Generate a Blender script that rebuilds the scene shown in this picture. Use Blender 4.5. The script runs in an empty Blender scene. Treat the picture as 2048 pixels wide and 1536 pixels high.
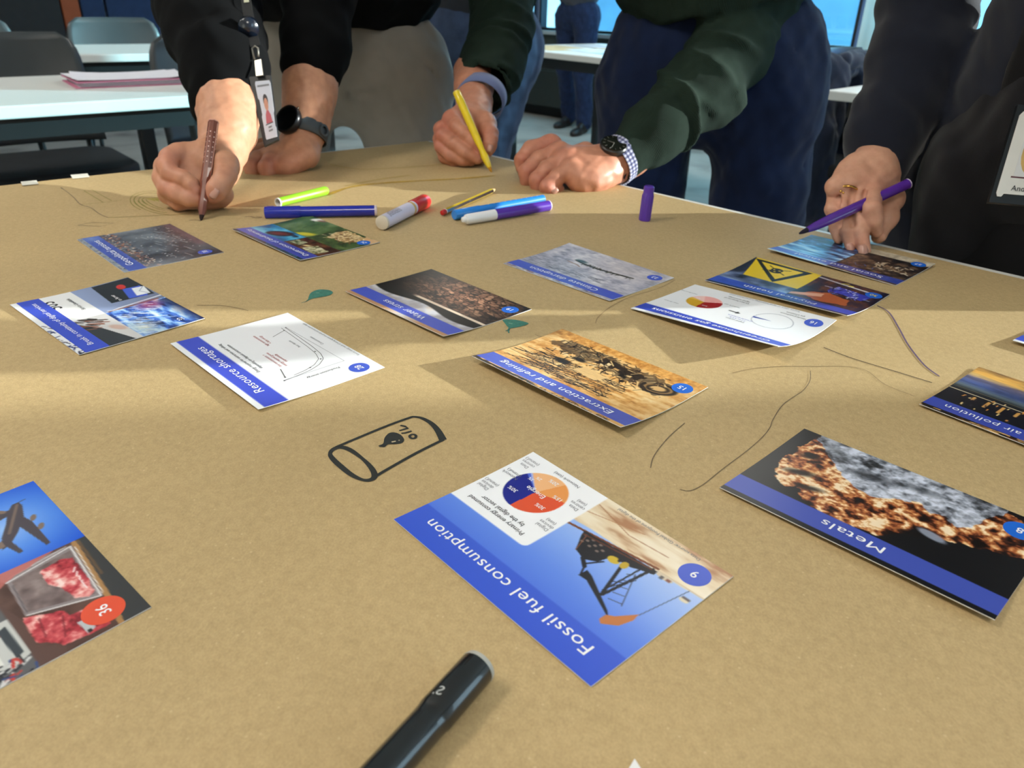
import bpy, bmesh, math, random
import numpy as np
from mathutils import Vector, Matrix

scene = bpy.context.scene
COL = scene.collection
random.seed(7)
RNG = np.random.default_rng(11)
PI = math.pi
T = 0.74                                   # table height

# ---------------------------------------------------------------- camera
FPX, PITCH, ROLL, HC = 1507.58, 0.47704, 0.02553, T + 0.26022
_cp, _sp, _cr, _sr = math.cos(PITCH), math.sin(PITCH), math.cos(ROLL), math.sin(ROLL)
CR = Vector((_cr, _sr * _sp, _sr * _cp))
CU = Vector((-_sr, _cr * _sp, _cr * _cp))
CF = Vector((0, _cp, -_sp))
CAM = Vector((0, 0, HC))
cam_d = bpy.data.cameras.new('camera')
cam = bpy.data.objects.new('camera', cam_d)
COL.objects.link(cam)
cam.matrix_world = Matrix(((CR.x, CU.x, -CF.x, 0), (CR.y, CU.y, -CF.y, 0), (CR.z, CU.z, -CF.z, HC), (0, 0, 0, 1)))
cam_d.sensor_width = 36
cam_d.lens = FPX / 2048 * 36
cam_d.clip_start = 0.02
cam_d.clip_end = 300
cam_d.dof.use_dof = True
cam_d.dof.focus_distance = 0.55
cam_d.dof.aperture_fstop = 14.0
scene.camera = cam
scene.cycles.max_bounces = 6
scene.cycles.diffuse_bounces = 3
scene.cycles.glossy_bounces = 2
scene.cycles.transmission_bounces = 2
scene.cycles.transparent_max_bounces = 6
scene.cycles.caustics_reflective = False
scene.cycles.caustics_refractive = False

# ---------------------------------------------------------------- light and exposure
scene.view_settings.view_transform = 'Standard'
scene.view_settings.look = 'None'
scene.view_settings.gamma = 1.0
scene.view_settings.exposure = 0.55
scene.view_settings.use_curve_mapping = False
world = bpy.data.worlds.new('sky')
scene.world = world
world.use_nodes = True
wn = world.node_tree
wn.nodes['Background'].inputs[0].default_value = (0.62, 0.84, 1.0, 1)
wn.nodes['Background'].inputs[1].default_value = 3.0
SUN_EL, SUN_AZ = math.radians(10.0), math.radians(5.5)      # sun stands to the right, low
sun_d = bpy.data.lights.new('sun', 'SUN')
sun_d.energy = 7.2
sun_d.angle = math.radians(0.6)
sun_d.color = (1.0, 0.98, 0.92)
sun = bpy.data.objects.new('sun', sun_d)
COL.objects.link(sun)
_sd = Vector((-math.cos(SUN_EL) * math.cos(SUN_AZ), -math.cos(SUN_EL) * math.sin(SUN_AZ), -math.sin(SUN_EL)))
sun.rotation_euler = _sd.to_track_quat('-Z', 'Y').to_euler()
sun.location = (6, 0, 4)
PANEL_EMIT = 16.5
PANEL_COL = (1.0, 0.93, 0.83)

# ---------------------------------------------------------------- measuring: photo pixel -> point of the place
def ray(px, py):
    return (CF + CR * ((px - 1024) / FPX) + CU * (-(py - 768) / FPX))
def onz(px, py, z=T):
    d = ray(px, py); return CAM + d * ((z - HC) / d.z)
def aty(px, py, Y):
    d = ray(px, py); return CAM + d * (Y / d.y)

# ---------------------------------------------------------------- materials
def s2l(c):
    c = np.asarray(c, float) / 255.0
    return np.where(c <= 0.04045, c / 12.92, ((c + 0.055) / 1.055) ** 2.4)
def lin(r, g, b):
    v = s2l((r, g, b)); return (float(v[0]), float(v[1]), float(v[2]), 1.0)
MATS = {}
def mat(name, rgb, rough=0.5, metal=0.0, spec=0.5, var=0.06, scale=40.0, bump=0.0, bscale=200.0, emit=None, estr=0.0, sss=0.0, coat=0.0, sheen=0.0):
    """procedural material: base colour (sRGB) broken up by noise, optional fine relief"""
    if name in MATS: return MATS[name]
    m = bpy.data.materials.new(name); m.use_nodes = True
    nt = m.node_tree; b = nt.nodes['Principled BSDF']
    L = nt.links.new
    b.inputs['Roughness'].default_value = rough
    b.inputs['Metallic'].default_value = metal
    b.inputs['Specular IOR Level'].default_value = spec
    if coat: b.inputs['Coat Weight'].default_value = coat
    if sheen: b.inputs['Sheen Weight'].default_value = sheen
    if sss:
        b.inputs['Subsurface Weight'].default_value = sss
        b.inputs['Subsurface Radius'].default_value = (0.012, 0.005, 0.003)
        b.inputs['Subsurface Scale'].default_value = 0.6
    tc = nt.nodes.new('ShaderNodeTexCoord')
    n = nt.nodes.new('ShaderNodeTexNoise'); n.inputs['Scale'].default_value = scale; n.inputs['Detail'].default_value = 4
    L(tc.outputs['Object'], n.inputs['Vector'])
    r = nt.nodes.new('ShaderNodeValToRGB')
    c = lin(*rgb)
    r.color_ramp.elements[0].position = 0.3; r.color_ramp.elements[1].position = 0.7
    r.color_ramp.elements[0].color = tuple(x * (1 - var) for x in c[:3]) + (1,)
    r.color_ramp.elements[1].color = tuple(min(1, x * (1 + var)) for x in c[:3]) + (1,)
    L(n.outputs['Fac'], r.inputs['Fac']); L(r.outputs['Color'], b.inputs['Base Color'])
    if bump:
        n2 = nt.nodes.new('ShaderNodeTexNoise'); n2.inputs['Scale'].default_value = bscale; n2.inputs['Detail'].default_value = 3
        L(tc.outputs['Object'], n2.inputs['Vector'])
        bp = nt.nodes.new('ShaderNodeBump'); bp.inputs['Strength'].default_value = bump; bp.inputs['Distance'].default_value = 0.002
        L(n2.outputs['Fac'], bp.inputs['Height']); L(bp.outputs['Normal'], b.inputs['Normal'])
    if emit:
        b.inputs['Emission Color'].default_value = emit + (1,)
        b.inputs['Emission Strength'].default_value = estr
    MATS[name] = m
    return m

def attr_mat(name, rough=0.4, spec=0.5, coat=0.0):
    """printed matter: the colours come from the mesh's own colour attribute"""
    if name in MATS: return MATS[name]
    m = bpy.data.materials.new(name); m.use_nodes = True
    nt = m.node_tree; b = nt.nodes['Principled BSDF']
    a = nt.nodes.new('ShaderNodeAttribute'); a.attribute_name = 'Col'
    nt.links.new(a.outputs['Color'], b.inputs['Base Color'])
    b.inputs['Roughness'].default_value = rough; b.inputs['Specular IOR Level'].default_value = spec
    b.inputs['Coat Weight'].default_value = coat
    MATS[name] = m
    return m

# ---------------------------------------------------------------- objects
def link(name, mesh, m=None, parent=None, smooth=False):
    o = bpy.data.objects.new(name, mesh)
    COL.objects.link(o)
    if m is not None: mesh.materials.append(m)
    if parent is not None: o.parent = parent
    if smooth and len(mesh.polygons): mesh.polygons.foreach_set('use_smooth', np.ones(len(mesh.polygons), bool))
    return o
def tag(o, label=None, cat=None, group=None, kind=None):
    if label: o['label'] = label
    if cat: o['category'] = cat
    if group: o['group'] = group
    if kind: o['kind'] = kind
    return o
def empty(name, loc=(0, 0, 0), rz=0.0):
    o = bpy.data.objects.new(name, None); COL.objects.link(o)
    o.empty_display_size = 0.05
    o.location = loc; o.rotation_euler = (0, 0, rz)
    return o
def thing(name, label, cat, loc=(0, 0, 0), rz=0.0, group=None):
    return tag(empty(name, loc, rz), label, cat, group)
def pyd(name, v, f, m=None, parent=None, smooth=False):
    me = bpy.data.meshes.new(name); me.from_pydata([tuple(x) for x in v], [], f); me.update()
    return link(name, me, m, parent, smooth)
def np_mesh(name, V, Q, m=None, parent=None, smooth=True, col=None):
    """quads from arrays, fast; col = linear RGB for each vertex"""
    V = np.ascontiguousarray(V, np.float32); Q = np.ascontiguousarray(Q, np.int32)
    me = bpy.data.meshes.new(name)
    me.vertices.add(len(V)); me.vertices.foreach_set('co', V.ravel())
    k = Q.shape[1]
    me.loops.add(Q.size); me.loops.foreach_set('vertex_index', Q.ravel())
    me.polygons.add(len(Q))
    me.polygons.foreach_set('loop_start', np.arange(0, Q.size, k, dtype=np.int32))
    try: me.polygons.foreach_set('loop_total', np.full(len(Q), k, np.int32))
    except Exception: pass
    if col is not None:
        a = me.color_attributes.new('Col', 'FLOAT_COLOR', 'POINT')
        c4 = np.ones((len(V), 4), np.float32); c4[:, :3] = col
        a.data.foreach_set('color', c4.ravel())
    me.update(calc_edges=True); me.validate()
    return link(name, me, m, parent, smooth)
def to_mesh(bm, name, m=None, parent=None, smooth=False):
    me = bpy.data.meshes.new(name); bm.to_mesh(me); bm.free()
    return link(name, me, m, parent, smooth)
def bm_box(bm, x0, x1, y0, y1, z0, z1, bev=0.0):
    vs = [bm.verts.new(p) for p in ((x0, y0, z0), (x1, y0, z0), (x1, y1, z0), (x0, y1, z0), (x0, y0, z1), (x1, y0, z1), (x1, y1, z1), (x0, y1, z1))]
    fs = [bm.faces.new([vs[i] for i in q]) for q in ((0, 3, 2, 1), (4, 5, 6, 7), (0, 1, 5, 4), (1, 2, 6, 5), (2, 3, 7, 6), (3, 0, 4, 7))]
    if bev:
        es = list({e for f in fs for e in f.edges})
        bmesh.ops.bevel(bm, geom=es, offset=bev, segments=2, profile=0.5, affect='EDGES')
def box(name, b, m, parent=None, bev=0.0):
    bm = bmesh.new(); bm_box(bm, *b, bev); return to_mesh(bm, name, m, parent)
def tube(name, pts, r, m, parent=None, n=10, closed=False, caps=True):
    """round bar along a polyline; r a number or one for each point"""
    P = [Vector(p) for p in pts]; N = len(P)
    R = [r] * N if not hasattr(r, '__len__') else r
    V, F = [], []
    t0 = (P[1] - P[0]).normalized()
    up = Vector((0, 0, 1)) if abs(t0.z) < 0.9 else Vector((1, 0, 0))
    x = t0.cross(up).normalized()
    for i in range(N):
        if closed: t = (P[(i + 1) % N] - P[i - 1]).normalized()
        else: t = (P[min(i + 1, N - 1)] - P[max(i - 1, 0)]).normalized()
        x = (x - t * x.dot(t)).normalized(); y = t.cross(x)
        for k in range(n):
            a = 2 * PI * k / n
            V.append(P[i] + (x * math.cos(a) + y * math.sin(a)) * R[i])
    for i in range(N if closed else N - 1):
        j = (i + 1) % N
        for k in range(n):
            k2 = (k + 1) % n
            F.append((i * n + k, i * n + k2, j * n + k2, j * n + k))
    if caps and not closed:
        F.append(tuple(range(n - 1, -1, -1))); F.append(tuple((N - 1) * n + k for k in range(n)))
    return pyd(name, V, F, m, parent, True)
def lathe(name, prof, m, parent=None, n=24, flat=(), caps=(True, True)):
    """surface of revolution about +X: prof = [(x, r), ...]"""
    V, F = [], []
    for x, r in prof:
        for k in range(n):
            a = 2 * PI * k / n
            V.append((x, r * math.cos(a), r * math.sin(a)))
    for i in range(len(prof) - 1):
        for k in range(n):
            k2 = (k + 1) % n
            F.append((i * n + k, (i + 1) * n + k, (i + 1) * n + k2, i * n + k2))
    if caps[0]: F.append(tuple(range(n)))
    if caps[1]: F.append(tuple((len(prof) - 1) * n + k for k in range(n - 1, -1, -1)))
    o = pyd(name, V, F, m, parent, True)
    me = o.data
    for i, p in enumerate(me.polygons):
        if len(p.vertices) > 4: p.use_smooth = False
    es = bpy.data.meshes  # keep sharp rims crisp
    try: me.set_sharp_from_angle(angle=math.radians(38))
    except Exception: pass
    return o
def aim(o, A, B, spin=0.0):
    """put a thing modelled along +X so that it runs from A towards B"""
    A, B = Vector(A), Vector(B)
    d = (B - A).normalized()
    o.rotation_mode = 'QUATERNION'
    q = d.to_track_quat('X', 'Z')
    o.rotation_quaternion = q @ Matrix.Rotation(spin, 3, 'X').to_quaternion()
    o.location = A
def text_mesh(txt, size=1.0, align='CENTER', space=1.0, bold=0.0, shear=0.0):
    """outline of lettering as (verts, faces) in the XY plane"""
    cu = bpy.data.curves.new('lettering', 'FONT')
    cu.body = txt; cu.size = size; cu.align_x = align; cu.align_y = 'BOTTOM_BASELINE'; cu.space_character = space
    cu.offset = bold; cu.resolution_u = 3; cu.shear = shear
    o = bpy.data.objects.new('lettering', cu); COL.objects.link(o)
    dg = bpy.context.evaluated_depsgraph_get(); dg.update()
    me = o.evaluated_get(dg).to_mesh()
    v = [tuple(x.co) for x in me.vertices]; f = [tuple(p.vertices) for p in me.polygons]
    o.evaluated_get(dg).to_mesh_clear()
    bpy.data.objects.remove(o); bpy.data.curves.remove(cu)
    return np.array(v).reshape(-1, 3), f

# ---------------------------------------------------------------- solid modelling of soft shapes: signed distances -> surface
class Field:
    def __init__(self, lo, hi, vox):
        self.lo = np.array(lo, float); self.vox = vox
        self.n = (np.ceil((np.array(hi) - self.lo) / vox).astype(int) + 1)
        self.D = np.full(self.n, 0.5, np.float32)
    def _sl(self, lo, hi):
        a = np.clip(np.floor((np.array(lo) - self.lo) / self.vox).astype(int), 0, self.n)
        b = np.clip(np.ceil((np.array(hi) - self.lo) / self.vox).astype(int) + 1, 0, self.n)
        if np.any(b <= a): return None, None
        s = tuple(slice(x, y) for x, y in zip(a, b))
        g = np.meshgrid(*[np.float32(self.lo[i]) + np.float32(self.vox) * np.arange(a[i], b[i], dtype=np.float32) for i in range(3)], indexing='ij', sparse=True)
        return s, g
    def add(self, s, d, k, sub=False):
        A = self.D[s]
        if sub:
            h = np.maximum(k - np.abs(A + d), 0) / max(k, 1e-9)
            self.D[s] = np.maximum(A, -d) + h * h * k * 0.25
        else:
            h = np.maximum(k - np.abs(A - d), 0) / max(k, 1e-9)
            self.D[s] = np.minimum(A, d) - h * h * k * 0.25
    def cone(self, a, b, ra, rb, k=0.004, sub=False):
        a, b = np.array(a, float), np.array(b, float)
        m = max(ra, rb) + k + 3 * self.vox
        s, g = self._sl(np.minimum(a, b) - m, np.maximum(a, b) + m)
        if s is None: return
        ab = b - a; l2 = float(ab @ ab) + 1e-12
        t = ((g[0] - a[0]) * ab[0] + (g[1] - a[1]) * ab[1] + (g[2] - a[2]) * ab[2]) / l2
        t = np.clip(t, 0, 1).astype(np.float32)
        d = np.sqrt((g[0] - a[0] - t * ab[0]) ** 2 + (g[1] - a[1] - t * ab[1]) ** 2 + (g[2] - a[2] - t * ab[2]) ** 2) - (ra + (rb - ra) * t)
        self.add(s, d.astype(np.float32), k, sub)
    def chain(self, pts, rads, k=0.004):
        for i in range(len(pts) - 1): self.cone(pts[i], pts[i + 1], rads[i], rads[i + 1], k)
    def ell(self, c, ax, rad, k=0.006, sub=False):
        """ellipsoid; ax = 3 axis vectors (rows) or None"""
        c = np.array(c, float); rad = np.array(rad, float)
        A = np.eye(3) if ax is None else np.array(ax, float)
        m = float(rad.max()) + k + 3 * self.vox
        s, g = self._sl(c - m, c + m)
        if s is None: return
        x = [g[i] - c[i] for i in range(3)]
        q = [(A[i][0] * x[0] + A[i][1] * x[1] + A[i][2] * x[2]) for i in range(3)]
        k0 = np.sqrt(sum((q[i] / rad[i]) ** 2 for i in range(3)))
        k1 = np.sqrt(sum((q[i] / rad[i] ** 2) ** 2 for i in range(3))) + 1e-6
        self.add(s, (k0 * (k0 - 1) / k1).astype(np.float32), k, sub)
    def plane_cut(self, p, n):
        """take away everything on the side n points to"""
        p, n = np.array(p, float), np.array(n, float); n = n / np.linalg.norm(n)
        s, g = self._sl(self.lo, self.lo + self.n * self.vox)
        d = (g[0] - p[0]) * n[0] + (g[1] - p[1]) * n[1] + (g[2] - p[2]) * n[2]
        self.D = np.maximum(self.D, d.astype(np.float32))
    def noise(self, amp, freq, seed=0, stretch=(1, 1, 1)):
        """soft bumps"""
        r = np.random.default_rng(seed)
        X = [np.float32(self.lo[i]) + np.float32(self.vox) * np.arange(self.n[i], dtype=np.float32) for i in range(3)]
        X = np.meshgrid(*X, indexing='ij', sparse=True)
        acc = np.zeros(self.n, np.float32)
        for j in range(5):
            w = r.normal(size=3); w = w / np.linalg.norm(w) * freq * (0.6 + 0.9 * r.random()) * np.array(stretch)
            acc += np.sin(w[0] * X[0] + w[1] * X[1] + w[2] * X[2] + r.random() * 7 + 1.3 * np.sin(0.6 * (w[1] * X[0] - w[2] * X[1] + w[0] * X[2])))
        self.D += acc * np.float32(amp / 2.2)
    def mesh(self):
        D = self.D; n = self.n
        I = D < 0
        c = [I[i:n[0] - 1 + i, j:n[1] - 1 + j, k:n[2] - 1 + k] for i in (0, 1) for j in (0, 1) for k in (0, 1)]
        cnt = sum(x.astype(np.int8) for x in c)
        idx = np.argwhere((cnt > 0) & (cnt < 8))
        vid = np.full(n - 1, -1, np.int32); vid[tuple(idx.T)] = np.arange(len(idx))
        cor = [(i, j, k) for i in (0, 1) for j in (0, 1) for k in (0, 1)]
        vals = np.stack([D[idx[:, 0] + i, idx[:, 1] + j, idx[:, 2] + k] for i, j, k in cor], 1)
        acc = np.zeros((len(idx), 3), np.float64); w = np.zeros(len(idx))
        for a in range(8):
            for b in range(a + 1, 8):
                dif = [cor[b][t] - cor[a][t] for t in range(3)]
                if sum(abs(x) for x in dif) != 1: continue
                va, vb = vals[:, a], vals[:, b]
                m = (va < 0) != (vb < 0)
                t = np.where(m, va / np.where(m, va - vb, 1), 0)
                for q in range(3): acc[:, q] += np.where(m, cor[a][q] + t * dif[q], 0)
                w += m
        V = self.lo + (idx + acc / w[:, None]) * self.vox
        F = []
        for ax in range(3):
            s0 = [slice(None)] * 3; s1 = [slice(None)] * 3
            s0[ax] = slice(0, n[ax] - 1); s1[ax] = slice(1, n[ax])
            A, B = I[tuple(s0)], I[tuple(s1)]
            e = np.argwhere(A != B)
            o1, o2 = [(1, 2), (2, 0), (0, 1)][ax]
            e = e[(e[:, o1] > 0) & (e[:, o2] > 0) & (e[:, o1] < n[o1] - 1) & (e[:, o2] < n[o2] - 1)]
            def at(d1, d2):
                x = e.copy(); x[:, o1] -= d1; x[:, o2] -= d2
                return vid[x[:, 0], x[:, 1], x[:, 2]]
            q = np.stack([at(1, 1), at(0, 1), at(0, 0), at(1, 0)], 1)
            fl = ~A[tuple(e.T)]
            q[fl] = q[fl][:, ::-1]
            F.append(q)
        return V, np.concatenate(F)
def join_arrays(parts):
    V, F, o = [], [], 0
    for v, f in parts:
        V.append(v); F.append(f + o); o += len(v)
    return np.concatenate(V), np.concatenate(F)

# ================================================================ the room (its axes lie at 45 degrees to the view)
RZ = -PI / 4
def room(o): o.rotation_euler = (0, 0, RZ); return o
def rpt(a, b, z=0.0): return Vector(((a + b) / math.sqrt(2), (b - a) / math.sqrt(2), z))
def struct(name, boxes, m, bev=0.0):
    bm = bmesh.new()
    for b in boxes: bm_box(bm, *b, bev)
    return room(tag(to_mesh(bm, name, m), kind='structure'))
A0, A1, B0, B1, HZ = -6.4, 2.475, -2.1, 5.45, 2.75
M_wall = mat('painted wall', (205, 203, 196), 0.85, var=0.03, scale=6)
M_dado = mat('dark grey green wall panel', (74, 80, 74), 0.7, var=0.06, scale=8)
M_navy = mat('navy acoustic panel', (30, 50, 84), 0.9, var=0.1, scale=20, bump=0.2, bscale=300)
M_grey = mat('charcoal acoustic panel', (40, 41, 42), 0.9, var=0.08, scale=20, bump=0.2, bscale=300)
M_orange = mat('terracotta acoustic panel', (150, 78, 46), 0.9, var=0.08, scale=20)
M_frame = mat('black window frame', (28, 30, 32), 0.4, var=0.05)
M_ceil = mat('ceiling tile white', (225, 224, 220), 0.9, var=0.03, scale=60, bump=0.15, bscale=150)

# carpet floor
def carpet():
    m = bpy.data.materials.new('grey carpet'); m.use_nodes = True
    nt = m.node_tree; b = nt.nodes['Principled BSDF']; L = nt.links.new
    tc = nt.nodes.new('ShaderNodeTexCoord')
    n1 = nt.nodes.new('ShaderNodeTexNoise'); n1.inputs['Scale'].default_value = 260; n1.inputs['Detail'].default_value = 3
    n2 = nt.nodes.new('ShaderNodeTexNoise'); n2.inputs['Scale'].default_value = 3
    L(tc.outputs['Object'], n1.inputs['Vector']); L(tc.outputs['Object'], n2.inputs['Vector'])
    mx = nt.nodes.new('ShaderNodeMath'); mx.operation = 'ADD'; L(n1.outputs['Fac'], mx.inputs[0]); L(n2.outputs['Fac'], mx.inputs[1])
    r = nt.nodes.new('ShaderNodeValToRGB'); r.color_ramp.elements[0].position = 0.7; r.color_ramp.elements[1].position = 1.3
    r.color_ramp.elements[0].color = lin(120, 116, 110); r.color_ramp.elements[1].color = lin(176, 172, 164)
    L(mx.outputs[0], r.inputs['Fac']); L(r.outputs['Color'], b.inputs['Base Color'])
    b.inputs['Roughness'].default_value = 0.95; b.inputs['Specular IOR Level'].default_value = 0.1
    bp = nt.nodes.new('ShaderNodeBump'); bp.inputs['Strength'].default_value = 0.4; bp.inputs['Distance'].default_value = 0.004
    L(n1.outputs['Fac'], bp.inputs['Height']); L(bp.outputs['Normal'], b.inputs['Normal'])
    return m
struct('floor', [(A0, A1, B0, B1, -0.1, 0.0)], carpet())
struct('ceiling', [(A0, A1, B0, B1, HZ, HZ + 0.1)], M_ceil)
ZS, ZH = 0.72, 2.45                      # window sill and head
# back right wall: windows above a dark dado
struct('wall_back', [(A0, A1, B1, B1 + 0.2, 0, ZS), (A0, A1, B1, B1 + 0.2, ZH, HZ), (A0, A0 + 0.25, B1, B1 + 0.2, ZS, ZH), (0.64, 1.50, B1, B1 + 0.2, ZS, ZH), (A1 - 0.03, A1 + 0.2, B1, B1 + 0.2, ZS, ZH)], M_dado)  # unseen pier between the right bays, added to shade a chair and a bystander
# unseen front right wall: two window openings shaped to admit the sun bands
WB = [(1.0, 2.52), (3.75, 5.25)]
struct('wall_right', [(A1, A1 + 0.2, B0, B1 + 0.2, 0, ZS), (A1, A1 + 0.2, B0, B1 + 0.2, ZH, HZ), (A1, A1 + 0.2, B0, WB[0][0], ZS, ZH), (A1, A1 + 0.2, WB[0][1], WB[1][0], ZS, ZH), (A1, A1 + 0.2, WB[1][1], B1, ZS, ZH)], M_wall)
struct('wall_left', [(A0 - 0.2, A0, B0, B1 + 0.2, 0, HZ)], M_wall)
struct('wall_front', [(A0 - 0.2, A1 + 0.2, B0 - 0.2, B0, 0, HZ)], M_wall)
# upholstered panels on the left wall
pn = 0
for b0, b1, m, nm in ((-0.6, 0.40, M_grey, 0), (0.42, 1.42, M_navy, 0), (1.44, 1.84, M_grey, 0), (1.85, 1.965, M_orange, 0), (1.975, 2.13, M_navy, 0), (2.145, 2.50, M_navy, 0), (2.52, 3.4, M_grey, 0), (3.42, 4.3, M_grey, 0), (4.32, 5.3, M_navy, 0)):
    pn += 1
    o = box('trim_%d' % pn, (A0, A0 + 0.05, b0, b1, 0.06, 2.3), m, bev=0.008)
    room(tag(o, kind='structure'))
# glazing: thin clear panes that let daylight through
def glass(name, tint):
    m = bpy.data.materials.new(name); m.use_nodes = True
    nt = m.node_tree; nt.nodes.remove(nt.nodes['Principled BSDF'])
    out = nt.nodes['Material Output']
    tr = nt.nodes.new('ShaderNodeBsdfTransparent'); tr.inputs[0].default_value = tint
    gl = nt.nodes.new('ShaderNodeBsdfGlossy'); gl.inputs['Roughness'].default_value = 0.02
    mx = nt.nodes.new('ShaderNodeMixShader')
    mx.inputs[0].default_value = 0.05
    nt.links.new(tr.outputs[0], mx.inputs[1]); nt.links.new(gl.outputs[0], mx.inputs[2])
    nt.links.new(mx.outputs[0], out.inputs[0])
    return m
M_glass = glass('clear window glass', (0.95, 0.98, 0.98, 1)); M_glassb = glass('blue tinted window glass', (0.60, 0.89, 0.97, 1))
M_sill = mat('pale window sill', (196, 204, 206), 0.3, var=0.03)
wi = 0
def window(along_a, p0, p1):
    """one glazed bay with its own frame; along_a: in the back wall, else in the right wall"""
    global wi
    wi += 1
    def bx(u0, u1, z0, z1, t0, t1):
        return (u0, u1, B1 + t0, B1 + t1, z0, z1) if along_a else (A1 + t0, A1 + t1, u0, u1, z0, z1)
    f = 0.022
    bm = bmesh.new()
    for b in (bx(p0, p1, ZS, ZS + f, 0.03, 0.11), bx(p0, p1, ZH - f, ZH, 0.03, 0.11), bx(p0, p0 + f, ZS + f, ZH - f, 0.03, 0.11), bx(p1 - f, p1, ZS + f, ZH - f, 0.03, 0.11)):
        bm_box(bm, *b)
    w = room(tag(to_mesh(bm, 'window_%d' % wi, M_frame), kind='structure'))
    box('pane', bx(p0 + f, p1 - f, ZS + f, ZH - f, 0.066, 0.072), M_glassb if along_a else M_glass, w)
    box('window_sill', bx(p0, p1, ZS - 0.03, ZS, -0.05, 0.03), M_sill, w)
    return w
for p0, p1 in ((-6.15, -5.30), (-5.25, -2.34), (-2.29, 0.0), (0.05, 0.64), (1.50, 2.44)): window(True, p0, p1)
window(False, 1.0, 2.52); window(False, 3.75, 5.25)
# pulled back vertical blind beside the mullion
def blind_mat():
    m = bpy.data.materials.new('blind fabric'); m.use_nodes = True; nt = m.node_tree; b = nt.nodes['Principled BSDF']; out = nt.nodes['Material Output']
    b.inputs['Base Color'].default_value = lin(228, 230, 224); b.inputs['Roughness'].default_value = .8
    tl_ = nt.nodes.new('ShaderNodeBsdfTranslucent'); tl_.inputs[0].default_value = lin(236, 240, 232); mx = nt.nodes.new('ShaderNodeMixShader'); mx.inputs[0].default_value = .6
    nt.links.new(b.outputs[0], mx.inputs[1]); nt.links.new(tl_.outputs[0], mx.inputs[2]); nt.links.new(mx.outputs[0], out.inputs[0]); return m
vb = tag(empty('vertical_blind', rpt(-2.18, B1 - .03, 0), RZ), 'pale vertical blind drawn aside next to the window mullion', 'blind'); M_blind = blind_mat()
box('head_rail', (-.13, .13, -.03, .03, ZH - .02, ZH + .02), M_sill, vb)
for k in range(5):
    o = box('slat', (-.022, .022, -.001, .001, ZS + .01, ZH - .02), M_blind, vb); o.location = (-.09 + .045 * k, 0, 0); o.rotation_euler = (0, 0, .25)
# convector casing below the back windows
o = room(tag(box('trim_20', (-6.2, 2.3, B1 - 0.14, B1, 0.10, 0.40), mat('convector casing', (52, 56, 52), 0.5), bev=0.006), kind='structure'))
o = room(tag(box('baseboard_back', (A0, A1, B1 - 0.015, B1, 0.0, 0.09), mat('black skirting', (24, 24, 24), 0.5)), kind='structure'))
# daylight openings guide the sampling of the sky
def portal(loc, rz, sx, sy):
    d = bpy.data.lights.new('daylight_opening', 'AREA'); d.shape = 'RECTANGLE'; d.size = sx; d.size_y = sy
    d.cycles.is_portal = True
    o = bpy.data.objects.new('daylight_opening', d); COL.objects.link(o)
    o.location = loc; o.rotation_euler = (PI / 2, 0, rz)
    return o
zc = (ZS + ZH) / 2
portal(rpt((-6.15 + 2.44) / 2, B1 + 0.12, zc), RZ + 0, 8.59, ZH - ZS)
portal(rpt(A1 + 0.12, 1.76, zc), RZ - PI / 2, 1.52, ZH - ZS)
portal(rpt(A1 + 0.12, 4.5, zc), RZ - PI / 2, 1.5, ZH - ZS)
# ceiling lights
M_panel = mat('luminous panel', (250, 248, 240), 0.6, emit=PANEL_COL, estr=PANEL_EMIT)
M_pframe = mat('white lamp frame', (230, 230, 228), 0.5)
for i, (a, b, lab) in enumerate([(-3.5, -0.7, 'square ceiling light above the white tables on the left'), (-3.5, 3.0, 'square ceiling light above the window table'), (-1.3, -0.7, 'square ceiling light left of the work table'), (-1.3, 3.0, 'square ceiling light above the table with the coat'), (0.9, -0.7, 'square ceiling light behind the photographer'), (0.9, 3.0, 'square ceiling light in the corner where both window walls meet')]):
    t = tag(empty('ceiling_light', rpt(a, b, HZ - 0.03), RZ), lab, 'ceiling light', 'ceiling lights')
    bm = bmesh.new()
    for q in ((-.32, .32, -.32, -.29), (-.32, .32, .29, .32), (-.32, -.29, -.29, .29), (.29, .32, -.29, .29)): bm_box(bm, *q, -0.012, 0.03)
    to_mesh(bm, 'frame', M_pframe, t)
    box('diffuser', (-.29, .29, -.29, .29, 0.0, 0.028), M_panel, t)
# the town beyond the glass
M_fac = mat('blue glazed facade', (70, 120, 190), 0.3, var=0.2, scale=0.5)
M_fac2 = mat('pale facade', (190, 186, 190), 0.8, var=0.1, scale=0.5)
def tower(label, a0, a1, b0, b1, h, m, m2, cat='building'):
    t = tag(empty('office_building', rpt((a0 + a1) / 2, (b0 + b1) / 2, -9), RZ), label, cat)
    w, d = (a1 - a0) / 2, (b1 - b0) / 2
    box('wall', (-w, w, -d, d, 0, h + 9), m, t)
    for k in range(int((h + 9) / 3.2)):
        bm = bmesh.new(); bm_box(bm, -w + .4, w - .4, -d - .12, -d, k * 3.2 + 0.5, k * 3.2 + 1.3); to_mesh(bm, 'window_band', m2, t)
    return t
M_band = mat('pale spandrel', (170, 196, 214), 0.5, var=0.1, scale=0.3)
M_band2 = mat('dark glazing band', (60, 80, 100), 0.3, var=0.1, scale=0.3)
tower('blue glazed office block behind the right window', 2, 22, 34, 50, 20, M_fac, M_band)
tower('low slate blue block beyond the middle window', -34, -12, 40, 52, 1.5, mat('slate facade', (86, 116, 140), 0.6, var=0.2, scale=0.4), M_band2)
tower('pale rendered office block at the far left outside', -64, -42, 44, 60, 14, M_fac2, M_band2)

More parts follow.
